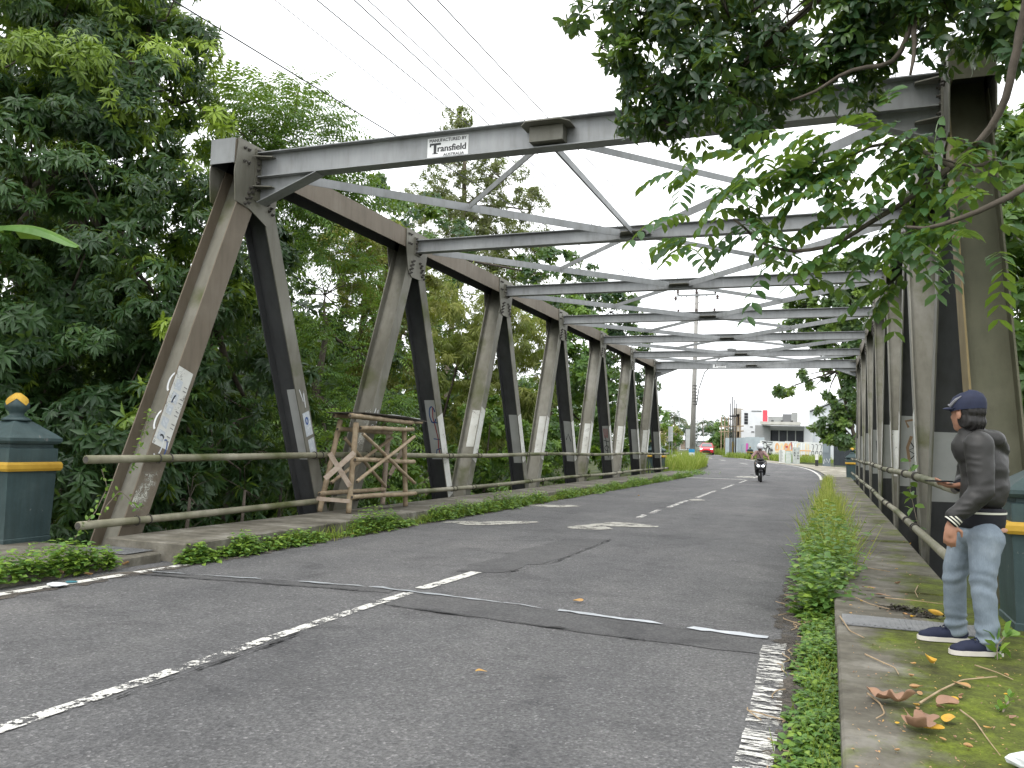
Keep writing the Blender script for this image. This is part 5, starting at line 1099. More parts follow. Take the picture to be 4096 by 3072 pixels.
for lg, ad in ((legL, 0), (legR, .04)):
    fd = unit(-Rv*1.0+Av*(.03 if ad == 0 else .2)); fs = np.cross(UP, fd); c0 = np.array([lg[2][0], lg[2][1], pb[2]])+fd*.065; rt_ = np.stack([fd, fs, UP], 1)
    prof = [(-.135, .036), (-.11, .045), (-.04, .047), (.05, .052), (.11, .05), (.15, .034), (.163, .012)]
    P = [c0+fd*a+fs*w_ for a, w_ in prof]+[c0+fd*a-fs*w_ for a, w_ in prof[::-1]]
    sh = MB(); sh.prism([p+UP*.003 for p in P][::-1], (0, 0, .026)); s2 = sh.build('sole', [M_SOLE], None)
    def up_build(m):
        m.ell(c0-fd*.07+UP*.055, (.07, .045, .05), 14, rot=rt_); m.ell(c0+fd*.03+UP*.045, (.1, .047, .042), 14, rot=rt_); m.ell(c0+fd*.105+UP*.035, (.055, .043, .03), 14, rot=rt_); limb(m, [c0-fd*.06+UP*.06, c0-fd*.055+UP*.1], [.042, .046])
    up = organic('shoe', up_build, .008, 2, M_SHOE, person)
    s2.data.transform(Matrix.Translation(Vector(-wloc(person)))); s2.parent = up
    for k in range(4):
        pp = c0+fd*(.005+.02*k)+UP*(.098-.008*k); MB().tube([pp-fs*.03-UP*.012, pp+UP*.002, pp+fs*.03-UP*.012], .004, 5).build('lace', [M_SHOE], up)
def hair_build(m):
    rt_ = np.stack([hl, hd, UP], 1); m.ell(HW(-.03, 0, .02), (.082, .08, .08), 16, rot=rt_); m.ell(HW(-.055, 0, -.045), (.075, .05, .065), 14, rot=rt_); m.ell(HW(-.03, .05, -.03), (.03, .05, .06), 12, rot=rt_); m.ell(HW(-.03, -.05, -.03), (.03, .05, .06), 12, rot=rt_)
organic('hair', hair_build, .007, 2, M_HAIR, person, lambda V: .004*np.sin(V[:, 0]*190+V[:, 1]*160))
def cap_build(m):
    rt_ = np.stack([hl, hd, UP], 1); V = []; F = []; n = 22
    for i, (r, z) in enumerate(((1.05, -.01), (1.08, .035), (1.03, .08), (.86, .118), (.56, .142), (.24, .152), (.02, .154))):
        for k in range(n): t = 2*PI*k/n; V.append(HW(-.008+.1*r*math.sin(t), .088*r*math.cos(t), .03+z*.72-.012*math.sin(t)))
    for i in range(6):
        for k in range(n): a, b = i*n+k, i*n+(k+1) % n; F.append((a, b, b+n, a+n))
    F.append(tuple(range(6*n, 7*n))); m.add(V, F)
mc = MB(); cap_build(mc); capo = mc.build('cap', [M_CAP], person, smooth=True)
bc = unit(-Rv*.8+Av*.6); bl_ = np.cross(UP, bc); V = []; F = []; n = 10
for j in range(5):
    for k in range(n): t = PI*k/(n-1); rr = j/4; p = HW(.0, 0, .045)+bc*(.085+.05*rr*math.sin(t)**.7)*1.0+bl_*.078*math.cos(t)*(1-.12*rr)-bc*.03*(1-math.sin(t)); V.append(p+UP*(.004-.01*rr*rr-.012*abs(math.cos(t)))); 
for j in range(4):
    for k in range(n-1): a = j*n+k; F.append((a, a+1, a+n+1, a+n))
br = mesh_np('cap_brim', V, F, M_CAP, capo, smooth=True); sd = br.modifiers.new('s', 'SOLIDIFY'); sd.thickness = .005
MB().ell(HW(-.008, 0, .127), (.008, .008, .005), 8).build('cap_button', [M_CAP], capo)
tick = [HW(.058, .083, .058), HW(.04, .088, .05), HW(.0, .09, .085), HW(-.03, .078, .108)]
MB().tube([t_+hl*.004 for t_ in tick], [.006, .011, .009, .003], 6).build('cap_emblem', [simple('grey_emblem', (.2, .2, .22), None, rough=.8)], capo)
# the phone in the right hand
ph = empty('phone', RW-Rv*.13+UP*.012, 'dark phone held flat in the right hand of the standing person', 'phone'); pc = RW-Rv*.13+UP*.024
MB().obox(pc, -Rv*.07+Av*.012, Av*.036+Rv*.004, UP*.004).build('phone_body', [simple('phone_black', (.01, .01, .012), None, rough=.3)], ph)
MB().obox(pc+UP*.0048, -Rv*.066+Av*.0115, Av*.033+Rv*.0036, UP*.0006).build('screen', [simple('phone_glass', (.015, .017, .02), None, rough=.1)], ph)

# ---- motorcycle and rider
MY = 38.6; mo = np.array([onz(3037, 1921, 0)[0]+.16, MY, 0.0])
M_MBLK = simple('scooter_black', (.012, .012, .014), (.025, .025, .028), 8, .35); M_MWHT = simple('scooter_white', (.7, .72, .76), None, rough=.25); M_TYRE = simple('tyre_rubber', (.015, .015, .016), (.03, .03, .03), 30, .85); M_CHR = simple('scooter_metal', (.35, .36, .38), None, rough=.3, metal=.8)
M_HEADL = simple('headlamp_lit', (.9, .92, 1.0), None, rough=.2, emit=((.93, .96, 1.0), 2.2)); M_IND = simple('amber_lens', (.7, .3, .03), None, rough=.3)
bike = empty('motor_scooter', mo, 'white and black scooter with lit headlamps riding towards the bridge', 'motorcycle', rotz=.12)
B_ = lambda: MB()
def wheel(e, y, r, wd, x=0):
    w_ = B_().tube([(x+r*.82*math.cos(t), y+0*math.cos(t), 0) for t in (0, 1)], .001, 4); 
    ring = [(x, y+r*.82*math.cos(t), r+r*.82*math.sin(t)) for t in np.linspace(0, 2*PI, 25)]
    o = B_().tube(ring, wd, 8).build('tyre', [M_TYRE], e, smooth=True, local=True)
    m = B_(); m.tube([(x-.03, y, r), (x+.03, y, r)], .05, 10)
    for k in range(5): t = 2*PI*k/5; m.tube([(x, y, r), (x, y+r*.7*math.cos(t), r+r*.7*math.sin(t))], .014, 5)
    m.build('rim', [M_CHR], o, smooth=False, local=True)
wheel(bike, -.62, .26, .055); wheel(bike, .62, .26, .06)
m = B_(); m.add([(-.07, -.88, .5), (.07, -.88, .5), (.08, -.62, .56), (-.08, -.62, .56), (-.075, -.4, .42), (.075, -.4, .42), (-.07, -.86, .42), (.07, -.86, .42)], [(0, 1, 2, 3), (3, 2, 5, 4), (0, 6, 7, 1), (0, 3, 4, 6), (1, 7, 5, 2)]); m.build('front_fender', [M_MBLK], bike, local=True)
m = B_(); m.tube([(-.06, -.6, .27), (-.06, -.5, .75)], .02, 6); m.tube([(.06, -.6, .27), (.06, -.5, .75)], .02, 6); m.build('fork', [M_CHR], bike, local=True)
m = B_(); m.add([(-.2, -.56, .82), (.2, -.56, .82), (.24, -.48, .95), (-.24, -.48, .95), (-.11, -.64, .6), (.11, -.64, .6), (-.23, -.36, .45), (.23, -.36, .45), (-.26, -.38, .85), (.26, -.38, .85), (-.2, -.34, .3), (.2, -.34, .3)],
    [(4, 5, 1, 0), (0, 1, 2, 3), (5, 7, 9, 1), (4, 0, 8, 6), (1, 9, 2), (0, 3, 8), (6, 10, 11, 7), (4, 6, 7, 5), (3, 2, 9, 8)]); m.build('front_shield', [M_MBLK], bike, local=True)
for s_ in (-1, 1):
    m = B_(); m.add([(s_*.02, -.632, .67), (s_*.13, -.59, .80), (s_*.22, -.53, .88), (s_*.2, -.53, .74), (s_*.1, -.62, .63)], [(0, 1, 2, 3, 4)] if s_ < 0 else [(4, 3, 2, 1, 0)]); m.build('side_panel', [M_MWHT], bike, local=True)
    B_().ell((s_*.1, -.612, .7), (.062, .03, .045), 10).build('headlamp', [M_HEADL], bike, smooth=True, local=True)
    B_().ell((s_*.2, -.52, .82), (.03, .02, .02), 8).build('indicator', [M_IND], bike, local=True)
    m = B_(); m.tube([(s_*.05, -.4, .98), (s_*.22, -.36, 1.02), (s_*.36, -.3, 1.0)], .016, 6); m.tube([(s_*.3, -.33, 1.0), (s_*.42, -.27, .99)], .022, 8); m.build('handlebar', [M_MBLK], bike, local=True)
    m = B_(); m.tube([(s_*.26, -.35, 1.02), (s_*.36, -.36, 1.2)], .008, 5); m.ell((s_*.39, -.37, 1.23), (.06, .015, .04), 8); m.build('mirror', [M_MBLK], bike, local=True)
    B_().box(min(s_*.26, s_*.42), max(s_*.26, s_*.42), -.03, .03, .28, .3).build('footpeg', [M_MBLK], bike, local=True)
m = B_(); m.ell((0, -.44, .97), (.16, .1, .07), 10); m.build('dash_cowl', [M_MBLK], bike, smooth=True, local=True)
B_().box(-.12, .12, -.585, -.575, .8, .88).build('number_plate', [M_MBLK], bike, local=True)
m = B_(); m.ell((0, .35, .6), (.17, .5, .2), 12); m.box(-.14, .14, -.3, .3, .26, .36); m.build('rear_body', [M_MBLK], bike, smooth=False, local=True)
m = B_(); m.ell((0, .3, .78), (.15, .42, .07), 12); m.build('seat', [M_MBLK], bike, smooth=True, local=True)
m = B_(); m.tube([(.2, .2, .32), (.22, .75, .42)], .05, 8); m.build('exhaust', [M_CHR], bike, local=True)
rider = empty('person', mo+np.array([0, 0, 0]), 'rider in white helmet and dusty pink shirt on the scooter', 'person', rotz=.12)
M_SHIRT = simple('pink_grey_shirt', (.3, .19, .18), (.38, .25, .24), 10, .85); M_TROU = simple('khaki_trousers', (.13, .11, .085), (.19, .165, .13), 9, .9); M_GLOVE = simple('rider_skin', (.3, .17, .12), None, rough=.6)
def rb(m):
    limb(m, [(0, .2, .82), (0, .16, 1.05), (0, .1, 1.28)], [.1, .1, .1]); limb(m, [(0, .08, 1.32), (0, .05, 1.42)], [.05, .05]); m.ell((0, .03, 1.5), (.08, .1, .12), 14); m.ell((0, -.08, 1.48), (.013, .02, .02), 8)
    for s_ in (-1, 1):
        limb(m, [(s_*.17, .1, 1.3), (s_*.33, -.03, 1.12), (s_*.34, -.26, 1.01)], [.045, .038, .03]); limb(m, [(s_*.09, .2, .82), (s_*.17, -.2, .78), (s_*.15, -.1, .36)], [.07, .055, .04]); m.ell((s_*.15, -.14, .33), (.04, .11, .04), 10)
        hand(m, (s_*.35, -.25, 1.01), (0, -1, -.15), (0, 0, -1), 1.0, .8, s_)
organic('body', rb, .014, 2, M_GLOVE, rider, local=True)
def rs(m):
    limb(m, [(0, .2, .86), (0, .16, 1.06), (0, .1, 1.27)], [.15, .145, .13]); limb(m, [(-.15, .1, 1.3), (.15, .1, 1.3)], [.07, .07])
    for s_ in (-1, 1): limb(m, [(s_*.16, .1, 1.29), (s_*.27, .03, 1.16), (s_*.33, -.03, 1.11)], [.075, .068, .06])
organic('shirt', rs, .014, 2, M_SHIRT, rider, local=True)
def rt2(m):
    for s_ in (-1, 1): limb(m, [(s_*.09, .22, .82), (s_*.18, -.2, .78), (s_*.16, -.1, .42)], [.1, .085, .065])
organic('trousers', rt2, .016, 2, M_TROU, rider, local=True)
B_().lathe([(.0, .16), (.07, .15), (.12, .1), (.145, .02), (.14, -.05), (.125, -.08)][::-1], (0, .03, 1.53), 18).build('helmet', [M_MWHT], rider, smooth=True, local=True)
m = B_(); m.tube([(-.1, -.02, 1.45), (-.06, -.06, 1.38), (.06, -.06, 1.38), (.1, -.02, 1.45)], .016, 6); m.build('chin_strap', [M_MBLK], rider, local=True)
m = B_(); m.tube([(-.12, -.02, 1.32), (-.02, -.06, 1.15), (.1, -.02, .9)], .014, 5); m.build('bag_strap', [M_MBLK], rider, local=True)
for s_ in (-1, 1): B_().ell((s_*.15, -.13, .325), (.05, .13, .05), 10).build('shoe', [M_MBLK], rider, smooth=True, local=True)

# ---- red hatchback coming round the bend
M_CARR = simple('red_car_paint', (.5, .018, .03), (.56, .03, .045), 3, .25, spec=.6); M_GLASS = simple('tinted_glass', (.12, .14, .15), None, rough=.08, spec=.8)
cp = ong(2818, 1819); car = empty('car', (cp[0], cp[1]+2, rz(cp[1]+2)+.01), 'red hatchback car coming round the bend beyond the grass island', 'car', rotz=.1); car.scale = (.9, .9, .9)
def loft(secs, name, mats, parent, smooth=True):
    n = len(secs[0]); V = [p for s_ in secs for p in s_]; F = []
    for i in range(len(secs)-1):
        for k in range(n): a, b = i*n+k, i*n+(k+1) % n; F.append((a, b, b+n, a+n))
    F.append(tuple(range(n))[::-1]); F.append(tuple(range((len(secs)-1)*n, len(secs)*n))); return mesh_np(name, V, F, mats, parent, local=True)
def csec(y, w, z0, z1, w2): return [(-w, y, z0), (w, y, z0), (w*1.02, y, (z0+z1)*.5), (w2, y, z1), (-w2, y, z1), (-w*1.02, y, (z0+z1)*.5)]
loft([csec(-1.95, .6, .3, .62, .55), csec(-1.8, .8, .22, .74, .72), csec(-1.2, .84, .2, .88, .76), csec(-.75, .85, .2, .95, .8), csec(.6, .85, .2, .97, .8), csec(1.6, .84, .22, 1.0, .78), csec(1.85, .76, .3, .9, .7)], 'body', [M_CARR], car)
loft([csec(-.8, .76, .93, .96, .74), csec(-.15, .74, .93, 1.42, .58), csec(.9, .74, .93, 1.46, .58), csec(1.65, .72, .95, 1.1, .66)], 'cabin', [M_CARR], car)
m = B_(); m.add([(-.7, -.80, .98), (.7, -.80, .98), (.55, -.2, 1.39), (-.55, -.2, 1.39)], [(0, 1, 2, 3)]); m.build('windscreen', [M_GLASS], car, local=True)
for s_ in (-1, 1):
    m = B_(); m.add([(s_*.77, -.5, 1.0), (s_*.6, 0, 1.4), (s_*.6, .9, 1.42), (s_*.77, 1.3, 1.02)], [(0, 1, 2, 3)]); m.build('side_window', [M_GLASS], car, local=True)
    B_().ell((s_*.6, -1.82, .66), (.16, .1, .08), 10).build('headlamp', [M_HEADL], car, smooth=True, local=True)
    B_().box(min(s_*.85, s_*.98), max(s_*.85, s_*.98), -.62, -.5, .95, 1.05).build('wing_mirror', [M_CARR], car, local=True)
    for y in (-1.25, 1.2):
        o = B_().tube([(s_*.68, y, .29), (s_*.86, y, .29)], .29, 18).build('tyre', [M_TYRE], car, local=True); B_().tube([(s_*.8, y, .29), (s_*.868, y, .29)], .18, 14).build('rim', [M_CHR], o, local=True)
B_().box(-.5, .5, -1.975, -1.9, .3, .46).build('grille', [M_MBLK], car, local=True); B_().box(-.25, .25, -1.99, -1.976, .42, .52).build('number_plate', [M_MBLK], car, local=True)

# ---- utility pole, cables, lamps and signs beyond the bridge
PX, PY = -8.9, 59.2; pz = rz(PY)-.1; M_POLE = simple('pole_concrete', (.24, .23, .22), (.36, .35, .33), 3, .9, stretch=(1, 1, .3))
up_ = empty('utility_pole', (PX, PY, pz), 'tall concrete utility pole with crossarms and street lamp in the grass island', 'utility pole')
MB().tube([(PX, PY, pz), (PX+.1, PY, 6), (PX+.22, PY, 12.4)], [.2, .165, .12], 14).build('shaft', [M_POLE], up_, smooth=True)
def crossarm(z, hw, nins, e):
    a = MB().obox((PX+.2, PY-.13, z), (hw, 0, 0), (0, .05, 0), (0, 0, .06)).build('crossarm', [M_GALV], e)
    for sg in (-1, 1): MB().tube([(PX+.2+sg*hw*.55, PY-.13, z-.06), (PX+.2+sg*.08, PY-.13, z-.6)], .025, 5).build('arm_brace', [M_GALV], a)
    for k in range(nins):
        x = PX+.2+(-1+2*k/(nins-1))*(hw-.05); MB().lathe([(.03, 0), (.09, .06), (.05, .1), (.11, .16), (.06, .22), (.1, .28), (.04, .36)], (x, PY-.13, z+.06), 10).build('insulator', [simple('brown_ceramic', (.06, .035, .03), None, rough=.3) if 'brown_ceramic' not in bpy.data.materials else bpy.data.materials['brown_ceramic']], a, smooth=True)
crossarm(12.15, 1.35, 3, up_); crossarm(10.75, 1.3, 3, up_)
for sg in (-1, 1): MB().lathe([(.03, 0), (.13, .05), (.05, .1), (.14, .18), (.05, .25), (.12, .3)], (PX+.2+sg*1.45, PY-.13, 11.8), 10).build('insulator', [bpy.data.materials['brown_ceramic']], up_, smooth=True)
LZ = ony(2740, 1590, PY)[2]
m = MB(); m.tube([(PX+.3, PY-.1, LZ-.5), (PX+.45, PY-.2, LZ+.6), (PX+.9, PY-.7, LZ+1.7), (PX+1.8, PY-1.6, LZ+2.4), (PX+2.6, PY-2.4, LZ+2.9)], .04, 7); arm = m.build('lamp_arm', [M_GALV], up_, smooth=True)
MB().ell((PX+2.9, PY-2.6, LZ+3.05), (.38, .16, .09), 10, rot=np.array([[.8, -.6, 0], [.6, .8, 0], [0, 0, 1]])).build('lamp_head', [M_GALV], arm, smooth=True)
for k in range(7): MB().tube([(PX+.13+.19*math.cos(t), PY+.19*math.sin(t), LZ-.5+k*.22+.03*math.sin(3*t)) for t in np.linspace(0, 2*PI, 14)], .018, 5).build('cable_tie', [M_WIRE], up_)
b0 = ony(2766, 1830, PY-.26); m = MB(); adv = MB().box(PX-.19, PX+.21, PY-.235, PY-.205, ony(2766, 1860, PY)[2], ony(2766, 1796, PY)[2]).build('advert_panel', [M_SIGNW], up_)
za, zb_ = ony(2766, 1810, PY)[2], ony(2766, 1796, PY)[2]; MB().box(PX-.19, PX+.21, PY-.239, PY-.2351, za, zb_).build('advert_header', [simple('advert_blue', (.03, .2, .45), (.05, .3, .55), 6, .4)], adv)
lettering('lettering', 'XL', .12, (PX+.01, PY-.242, (za+zb_)/2), (1, 0, 0), (0, 0, 1), M_SIGNW, adv) if False else None
# cables
def wire(label, P, r, group=None):
    P = [np.asarray(p, float) for p in P]; o = MB().tube(P, r, 5, caps=True).build('overhead_cable', [M_WIRE], None); return tag(o, label, 'cable', group)
def span(u, v, far, y_near=-30, sag=.25, yv=12):
    a = ony(u, v, yv); f = np.asarray(far, float); d = (a-f)/(a[1]-f[1]); out_ = []
    for y in np.linspace(y_near, f[1], 40): p = f+d*(y-f[1]); t = (y-yv)/(f[1]-yv); out_.append(p-UP*sag*4*max(-2, t*(1-t))*.6)
    return out_
ends = [(PX+.2-1.3, 12.57), (PX+.2, 12.57), (PX+1.5, 12.57), (PX+.2-1.25, 11.17), (PX+.2, 11.17), (PX+1.45, 11.17), (PX-1.25, 11.9)]
for (u, r_, lb), (ex, ez) in zip(((1268, .011, 'overhead power line on the left insulator of the upper crossarm'), (1630, .011, 'overhead power line on the middle insulator of the upper crossarm'), (1750, .011, 'overhead power line on the right insulator of the upper crossarm'),
                        (1100, .008, 'thin overhead line on the left insulator of the lower crossarm'), (1417, .011, 'overhead line on the middle insulator of the lower crossarm'), (1472, .009, 'overhead line on the right insulator of the lower crossarm'), (690, .016, 'thick overhead cable swinging low past the portal corner')), ends):
    wire(lb, span(u, 0, (ex, PY-.13, ez)), r_)
wire('upper cable running in front of the dark left trees', [ony(-300, -100, 10.5), ony(0, 74, 11), ony(500, 360, 12.5), ony(840, 560, 14.5), (-17, 40, 9.4)], .01)
wire('middle cable running in front of the dark left trees', [ony(-300, 430, 10), ony(0, 578, 10.5), ony(300, 720, 11.4), ony(700, 900, 13.4), ony(1300, 1160, 18), ony(1700, 1330, 26), ony(2250, 1480, 48)], .014)
wire('lower cable running in front of the dark left trees', [ony(-300, 540, 10), ony(0, 680, 10.5), ony(300, 830, 11.4), ony(700, 1010, 13.4), ony(1300, 1260, 18), ony(1700, 1400, 26), ony(2250, 1520, 48)], .010)
# bundle of black poles by the fence, thin lamp posts, signboard, billboard
q = ong(2928, 1829)
for k, lb in enumerate(('tall black tube pole in the bundle by the corrugated fence, tallest of four', 'black tube pole leaning against the tallest pole by the fence', 'thin black tube pole at the left of the fence bundle', 'short black tube pole at the back of the fence bundle')):
    e = empty('telecom_pole', (q[0]-.2+.17*k, q[1]+.15*(k % 2), rz(q[1])-.1), lb, 'pole'); b = np.array(e.location)
    MB().tube([b, b+[.02*k, 0, 5.6+.35*((k*2) % 3)]], [.07, .05], 8).build('shaft', [M_BLACK], e); MB().tube([b+[0, 0, 4.2], b+[0, 0, 4.35]], .1, 8).build('cable_box', [M_WIRE], e)
def far_pole(u, vb, vt, y, label, r=.05, lamp=0):
    a, t = ony(u, vb, y), ony(u, vt, y); a[2] = gz(a[0], a[1]); e = empty('lamp_post', a, label, 'lamp post'); MB().tube([a, t], [r, r*.7], 7).build('shaft', [M_GALV], e)
    if lamp: MB().tube([t, t+[lamp*.25, 0, .5], t+[lamp*.8, 0, .8], t+[lamp*1.5, 0, .85]], r*.8, 6).build('lamp_arm', [M_GALV], e)
    else: MB().lathe([(r*1.6, 0), (r*1.6, .06), (r*.5, .1)], t, 8).build('pole_cap', [M_GALV], e)
far_pole(2717, 1800, 1655, 88, 'street lamp with curved arm beside the coconut palm', .06, -1.0)
far_pole(2813, 1790, 1655, 118, 'thin grey pole rising above the low white roof'); far_pole(2782, 1800, 1675, 84, 'thin dark pole behind the utility pole', .04); far_pole(2789, 1800, 1682, 86, 'second thin dark pole behind the utility pole', .04)
far_pole(2654, 1810, 1705, 84, 'thin post left of the roadside signboard', .04); far_pole(2667, 1810, 1708, 80, 'pale post behind the roadside signboard', .05)
def board(name, u0, u1, v0, v1, y, mat, label, legs=True, th=.05, cat='sign', frame=None):
    a, c = ony(u0, v1, y), ony(u1, v0, y); e = empty(name, ((a[0]+c[0])/2, y, gz((a[0]+c[0])/2, y)), label, cat)
    p = MB().box(a[0], c[0], y-th/2, y+th/2, a[2], c[2]).build('panel', [mat], e)
    if frame:
        for x0, x1, z0, z1 in ((a[0]-.04, a[0], a[2]-.04, c[2]+.04), (c[0], c[0]+.04, a[2]-.04, c[2]+.04), (a[0], c[0], c[2], c[2]+.04), (a[0], c[0], a[2]-.04, a[2])): MB().box(x0, x1, y-th/2-.02, y+th/2+.02, z0, z1).build('frame', [frame], p)
    if legs:
        for x in ((a[0]*.8+c[0]*.2), (a[0]*.2+c[0]*.8)): MB().tube([(x, y+th, gz(x, y)-.05), (x, y+th, c[2]-.05)], .035, 6).build('post', [M_GALV], e)
    return e, p, a, c
e, p, a, c = board('road_sign', 2673, 2692, 1706, 1765, 64, simple('sign_back', (.4, .42, .43), (.5, .52, .52), 4, .5), 'narrow pale grey signboard on posts in the grass')
for k in range(9): z = c[2]-.35-.085*k; MB().box(a[0]+.03, c[0]-.05-.06*(k % 3), 63.968, 63.972, z, z+.02).build('text_row', [M_GALV], p)
board('billboard', 2742, 2780, 1716, 1792, 76, simple('billboard_grey', (.38, .4, .4), (.46, .48, .47), 2, .6), 'grey billboard with dark frame behind the utility pole', frame=M_BLACK, cat='billboard')
# bollards
M_BOLW, M_BOLB = M_WHITE, M_BLACK
def bollard(u, v, label, hh=.75):
    p = ong(u, v); e = empty('guide_post', (p[0], p[1], rz(p[1])-.05), label, 'bollard', 'striped guide posts along the bend'); x, y, z = e.location
    MB().box(x-.11, x+.11, y-.11, y+.11, z, z+hh*.55).build('black_base', [M_BOLB], e); MB().box(x-.115, x+.115, y-.115, y+.115, z+hh*.55, z+hh).build('white_top', [M_BOLW], e)
bollard(2697, 1858, 'white and black guide post in the grass below the signboard'); bollard(2720, 1850, 'white and black guide post just left of the utility pole'); bollard(3203, 1846, 'guide post beside the lettered board'); bollard(3267, 1865, 'guide post in front of the grey cabinet', .95); bollard(3098, 1838, 'guide post by the rider in front of the painted fence'); bollard(3063, 1826, 'small guide post by the graffiti fence, left of the rider')
# notice boards before the fence
WB = simple('notice_white', (.72, .74, .72), (.62, .64, .62), 5, .5)
e, p, a, c = board('notice_board', 3116, 3140, 1799, 1851, 71.5, WB, 'white price board with lines of text by the roadside', legs=False)
for k in range(11): z = c[2]-.1-.085*k; MB().box(a[0]+.05, a[0]+.05+.16+.05*(k % 3), 71.46, 71.472, z, z+.03).build('text_row', [M_GALV], p)
e, p, a, c = board('notice_board', 3142, 3166, 1804, 1855, 71.2, simple('notice_green', (.35, .46, .42), (.5, .58, .54), 5, .5), 'pale green menu board with white rows by the roadside', legs=False)
for k in range(8): z = c[2]-.16-.11*k; MB().box(a[0]+.04, c[0]-.06, 71.16, 71.172, z, z+.05).build('text_row', [M_WHITE], p)
e, p, a, c = board('notice_board', 3170, 3199, 1790, 1857, 71.0, simple('lettered_board', (.3, .34, .33), (.55, .58, .56), 3, .6), 'weathered board reading TRK SOR by the roadside', legs=False)
for k, ch in enumerate('TRK'): lettering('lettering', ch, .2, (a[0]+.18, 70.965, c[2]-.25-.2*k), (1, 0, 0), (0, 0, 1), M_INK, p, 1, .008)
for k, ch in enumerate('SOR'): lettering('lettering', ch, .2, (a[0]+.42, 70.965, c[2]-.45-.22*k), (1, 0, 0), (0, 0, 1), M_INK, p, 1, .008)

# ---- fences and buildings beyond the bend
M_CORR = simple('corrugated_zinc', (.36, .42, .45), (.46, .52, .55), 1.5, .5, .1); M_CORRD = simple('dark_corrugated', (.03, .038, .045), (.05, .06, .068), 2, .5, .2)
def corrugated(name, A, Bp, z0a, z0b, z1a, z1b, mat, label, panel=.9, pitch=.15, amp=.03, cat='fence'):
    A, Bp = np.asarray(A, float), np.asarray(Bp, float); L = np.linalg.norm(Bp-A); d = (Bp-A)/L; n = np.array([d[1], -d[0]]); n = n if n[1] < 0 else -n; e = empty(name, (*((A+Bp)/2), (z0a+z0b)/2), label, cat); k = 0; outp = []
    for s0 in np.arange(0, L-.05, panel):
        s1 = min(L, s0+panel); S = np.arange(s0, s1+.001, pitch/4); V = []; F = []; j = random.uniform(-.04, .04)
        for i, s_ in enumerate(S):
            p = A+d*s_+n*amp*math.sin(2*PI*s_/pitch)*.5+n*.008*(k % 2); f = s_/L
            V += [(p[0], p[1], z0a+(z0b-z0a)*f), (p[0], p[1], z1a+(z1b-z1a)*f+j)]
        for i in range(len(S)-1): F.append((2*i, 2*i+2, 2*i+3, 2*i+1))
        outp.append(mesh_np('panel', V, F, mat, e)); k += 1
    for s_ in np.arange(0, L+.01, 2.4): p = A+d*min(s_, L)-n*.08; zz = z1a+(z1b-z1a)*s_/L; MB().tube([(p[0], p[1], min(z0a, z0b)-.8), (p[0], p[1], zz)], .05, 6).build('post', [M_GALV], e)
    return e, d, n
g0 = rz(90); A_, B2 = (-10.15, 90.5), (-6.0, 87.4)
e1, d1, n1 = corrugated('corrugated_fence', A_, B2, g0-.2, g0-.1, ony(2915, 1752, 90.5)[2], ony(3050, 1748, 87.4)[2], M_CORR, 'pale blue corrugated metal fence beside the black pole bundle')
C2, D2 = (-6.35, 86.4), (-.35, 80.0)
zt0, zt1, zb0, zb1 = ony(3040, 1763, 86.4)[2], ony(3292, 1770, 80)[2], ony(3040, 1822, 86.4)[2], ony(3292, 1826, 80)[2]
e2, d2, n2 = corrugated('painted_fence', C2, D2, zb0, zb1, zt0, zt1, simple('graffiti_ground', (.55, .58, .58), (.68, .7, .7), 1.2, .7, c3=(.75, .74, .7)), 'long white painted fence covered with graffiti letters', amp=.012)
GM = {k: simple('spray_'+k, c, None, rough=.7) for k, c in dict(black=(.03, .03, .035), orange=(.75, .42, .2), red=(.5, .04, .08), cream=(.8, .68, .45), magenta=(.55, .1, .4), yellow=(.7, .5, .08), bluegrey=(.3, .42, .5), maroon=(.3, .06, .1), white=(.8, .82, .82)).items()}
def graf(e, A, d, n, s_, z, pts, wd, mat, lift=.035):
    A = np.asarray(A, float); P = np.array([np.append(A+d*(s_+x)+n*lift, z+h) for x, h in pts]); T = unit(np.gradient(P, axis=0)); S = np.cross(T, np.append(n, 0)); V = np.concatenate([P+S*wd/2, P-S*wd/2]); k = len(P); mesh_np('graffiti_stroke', V, [(i, i+1, k+i+1, k+i) for i in range(k-1)], mat, e)
def circ(cx, cy, rx, ry, a0=0, a1=360, k=18): return [(cx+rx*math.cos(math.radians(a)), cy+ry*math.sin(math.radians(a))) for a in np.linspace(a0, a1, k)]
L2 = np.linalg.norm(np.array(D2)-np.array(C2)); H2 = zt0-zb0
for pts, wd, mt in ((circ(.75, H2*.68, .35, .3), .07, 'black'), (circ(.5, H2*.3, .35, .4), .07, 'black'), (circ(1.25, H2*.3, .3, .42, -30, 240), .07, 'black'), ([(.3, H2*.95), (1.9, H2*.9), (1.7, H2*.75), (.9, H2*.7)], .07, 'black'), ([(1.0, H2*.6), (1.4, H2*.62), (1.25, .1)], .16, 'black'), ([(1.5, H2*.5), (1.8, H2*.55), (1.75, .1), (1.5, .1)], .06, 'black')): graf(e2, C2, d2, n2, 0, zb0, pts, wd, GM[mt])
xs = 2.25
for k, (ch, mt) in enumerate((('S', 'orange'), ('O', 'cream'), ('H', 'orange'), ('O', 'orange'))): 
    graf(e2, C2, d2, n2, xs+.62*k, zb0, circ(.3, H2*.55, .22, .38), .2, GM[mt], .034); graf(e2, C2, d2, n2, xs+.62*k, zb0, [(.05, H2*.3), (.55, H2*.32)], .16, GM['cream'], .037)
graf(e2, C2, d2, n2, 3.75, zb0-.0, [(0, H2*.62), (.3, H2*.62)], .16, GM['red'], .039)
